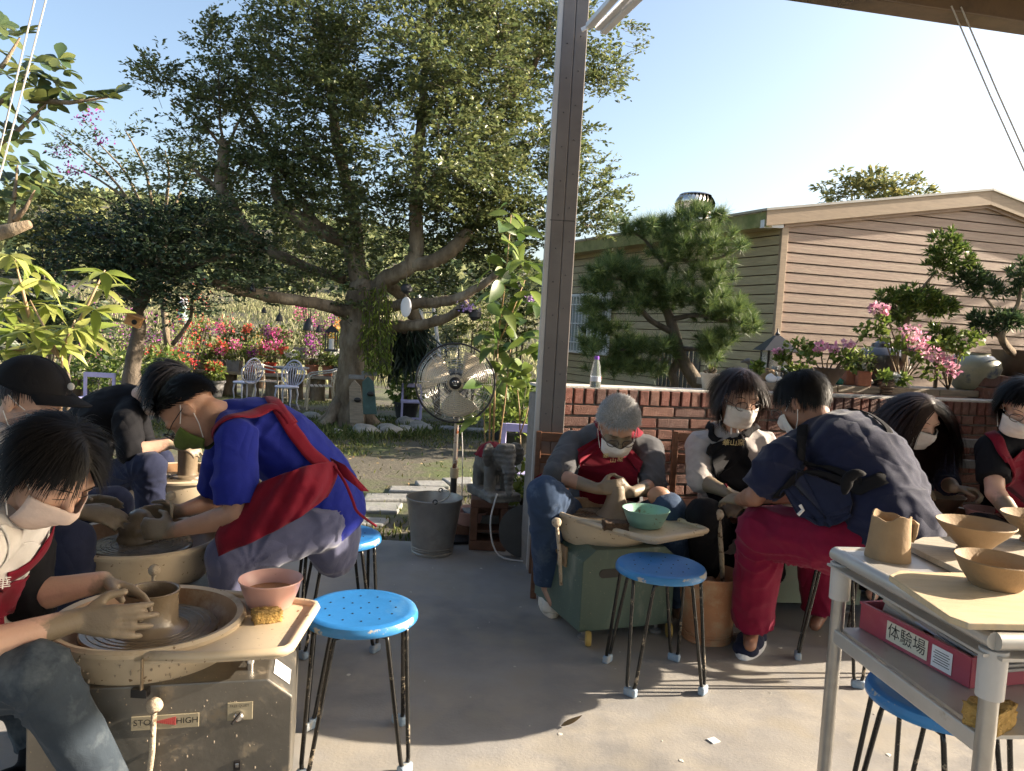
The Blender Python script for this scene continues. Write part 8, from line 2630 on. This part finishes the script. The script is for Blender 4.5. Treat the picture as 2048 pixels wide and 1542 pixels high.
bonsai(bo + V((-.02, 0, .15)), [([None, (2005, 680), (2010, 650), (2035, 610), (2044, 560)], [.03, .025, .02, .014, .008]), ([(2012, 650), (1995, 625), (1965, 590)], [.016, .012, .006]), ([(2005, 680), (1985, 660), (1975, 645)], [.016, .012, .006])],
       [(1950, 555, 34, 20), (1975, 575, 40, 18), (1925, 560, 22, 16), (1990, 640, 52, 20), (1960, 652, 30, 18), (2020, 640, 30, 18), (2046, 545, 24, 26), (2050, 580, 26, 18)], 4.95, M_['bonsai_dark'], 'dark stepped bonsai in the large bowl at the right edge')
bonsai(led(1868, d=.42), [([None, (1875, 720), (1880, 690)], [.014, .012, .008])], [(1878, 668, 28, 18), (1895, 680, 24, 14), (1862, 690, 26, 14)], 4.95, M_['bonsai_leaf'], 'small round bonsai between the two tall ones')
# pink flowering shrubs in the ledge display
def pinkspray(base, pads, leafpads, Yd, bract, label, n=90):
    t = wthing('flowering_shrub', base, label, 'flowering plant', 'pink flowering plants on the ledge')
    mb = MB()
    for (px, py, rx, ry) in pads + leafpads:
        q = at(px, py, Yd); mb.tube([base, base.lerp(q, .55) + V((random.uniform(-.03, .03), 0, .02)), q], [.006, .005, .003], 5)
    adopt(mb.build('stems', M_['bark'], smooth=True, angle=None), t)
    for nm, pp_, m_, L in (('blossom', pads, bract, .03), ('leaves', leafpads, M_['leaf_fresh'], .042)):
        vs, fs, nb_ = [], [], 0
        for (px, py, rx, ry) in pp_:
            k = Yd / FPX
            _, (v, f) = cloud(tuple(at(px, py, Yd)), (rx * k, rx * k * .7, ry * k), n, L, L * .8)
            vs.append(v); fs.append(f + nb_); nb_ += len(v)
        if vs:
            o = bpy.data.objects.new(nm, arr_mesh(nm, np.concatenate(vs), np.concatenate(fs))); finish(o, m_); adopt(o, t)
    return t
pinkspray(led(1800, d=.32), [(1822, 662, 20, 14), (1840, 680, 24, 14), (1855, 700, 26, 16), (1825, 690, 18, 14), (1750, 617, 10, 9), (1768, 620, 7, 6)], [(1760, 640, 16, 20), (1765, 665, 12, 14), (1800, 690, 22, 16), (1838, 715, 26, 12)], 4.7, M_['palepink'], 'arching pink bougainvillea behind the fluted vase', 42)
pinkspray(led(1895, d=.24), [(1870, 715, 16, 12), (1895, 725, 20, 14), (1905, 740, 16, 10)], [(1890, 690, 26, 12), (1930, 680, 26, 14), (1950, 672, 14, 12), (1915, 700, 20, 14), (1860, 740, 26, 14)], 4.6, M_['palepink'], 'pink blossoms with bright leaves left of the round jar', 40)
pinkspray(led(1650, d=.3), [(1640, 695, 14, 10), (1665, 697, 12, 10), (1695, 688, 10, 6)], [(1620, 715, 24, 14), (1680, 712, 22, 12), (1728, 662, 14, 12), (1700, 725, 16, 14)], 4.75, M_['palepink'], 'pale pink desert rose over the shell pot', 40)
pinkspray(led(1598, d=.46), [(1556, 705, 6, 5)], [(1595, 690, 26, 12), (1565, 715, 14, 10), (1625, 700, 14, 10), (1500 + 14, 735, 8, 8)], 4.85, M_['palepink'], 'green trailing plant right of the garden lantern', 70)
pinkspray(led(1760, d=.16), [(1790, 755, 4, 4)], [(1768, 755, 12, 8), (1806, 760, 8, 8)], 4.4, M_['whitebract'], 'small succulent rosette in the ringed pot', 40)
# driftwood on the ledge
o = MB().tube(smooth_path([led(1742, d=.18) + V((0, 0, .02)), led(1728, d=.2) + V((0, 0, .09)), led(1722, d=.22) + V((0, 0, .15))], [.02, .016, .008])[0], .014, 7).build('driftwood', RIB, smooth=True, angle=None); tag(o, 'pale driftwood leaning on the square terracotta pots', 'driftwood')
o = MB().tube(smooth_path([led(1968, d=.16) + V((0, 0, .0)), led(1960, d=.18) + V((0, 0, .10)), led(1952, d=.2) + V((0, 0, .17))], [.02, .016, .008])[0], .010, 7).build('driftwood', RIB, smooth=True, angle=None); tag(o, 'thin pale driftwood in front of the round jar', 'driftwood')

# ---- beyond the right edge of the picture: unseen screen and hedge added to shade floor and yard, and a tree
scr = wthing('unseen_shade_screen', V((2.9, 3.5, 0)), 'unseen board screen added beyond the right edge to shade the floor', 'screen')
sa, sb_ = V((2.78, 3.42, 0)), V((4.3, 6.1, 0)); sdir = (sb_ - sa).normalized()
for k in range(19):
    q = sa + sdir * (k * .165)
    adopt(MB().box(q + V((0, 0, .74)), (.15, .025, 1.48), Matrix((sdir, V((-sdir.y, sdir.x, 0)), V((0, 0, 1)))).transposed()).build('board', M_['old_wood'], bevel=.003), scr)
def offtree(px, py, rx, ry, Yd, label, wgt, base_z=0):
    return shrub(px, py, rx, ry, Yd, label, wgt, M_['leaf_mid'], (.09, .05), None, 'unseen_shade_tree', 'tree')
offtree(2440, 640, 130, 110, 9.6, 'unseen leafy hedge tree added beyond the right edge to shade the yard', 1.0)  # out of view, added to keep low sun off the yard
offtree(2560, 420, 230, 130, 12.3, 'leafy tree beyond the right end of the house', .3)
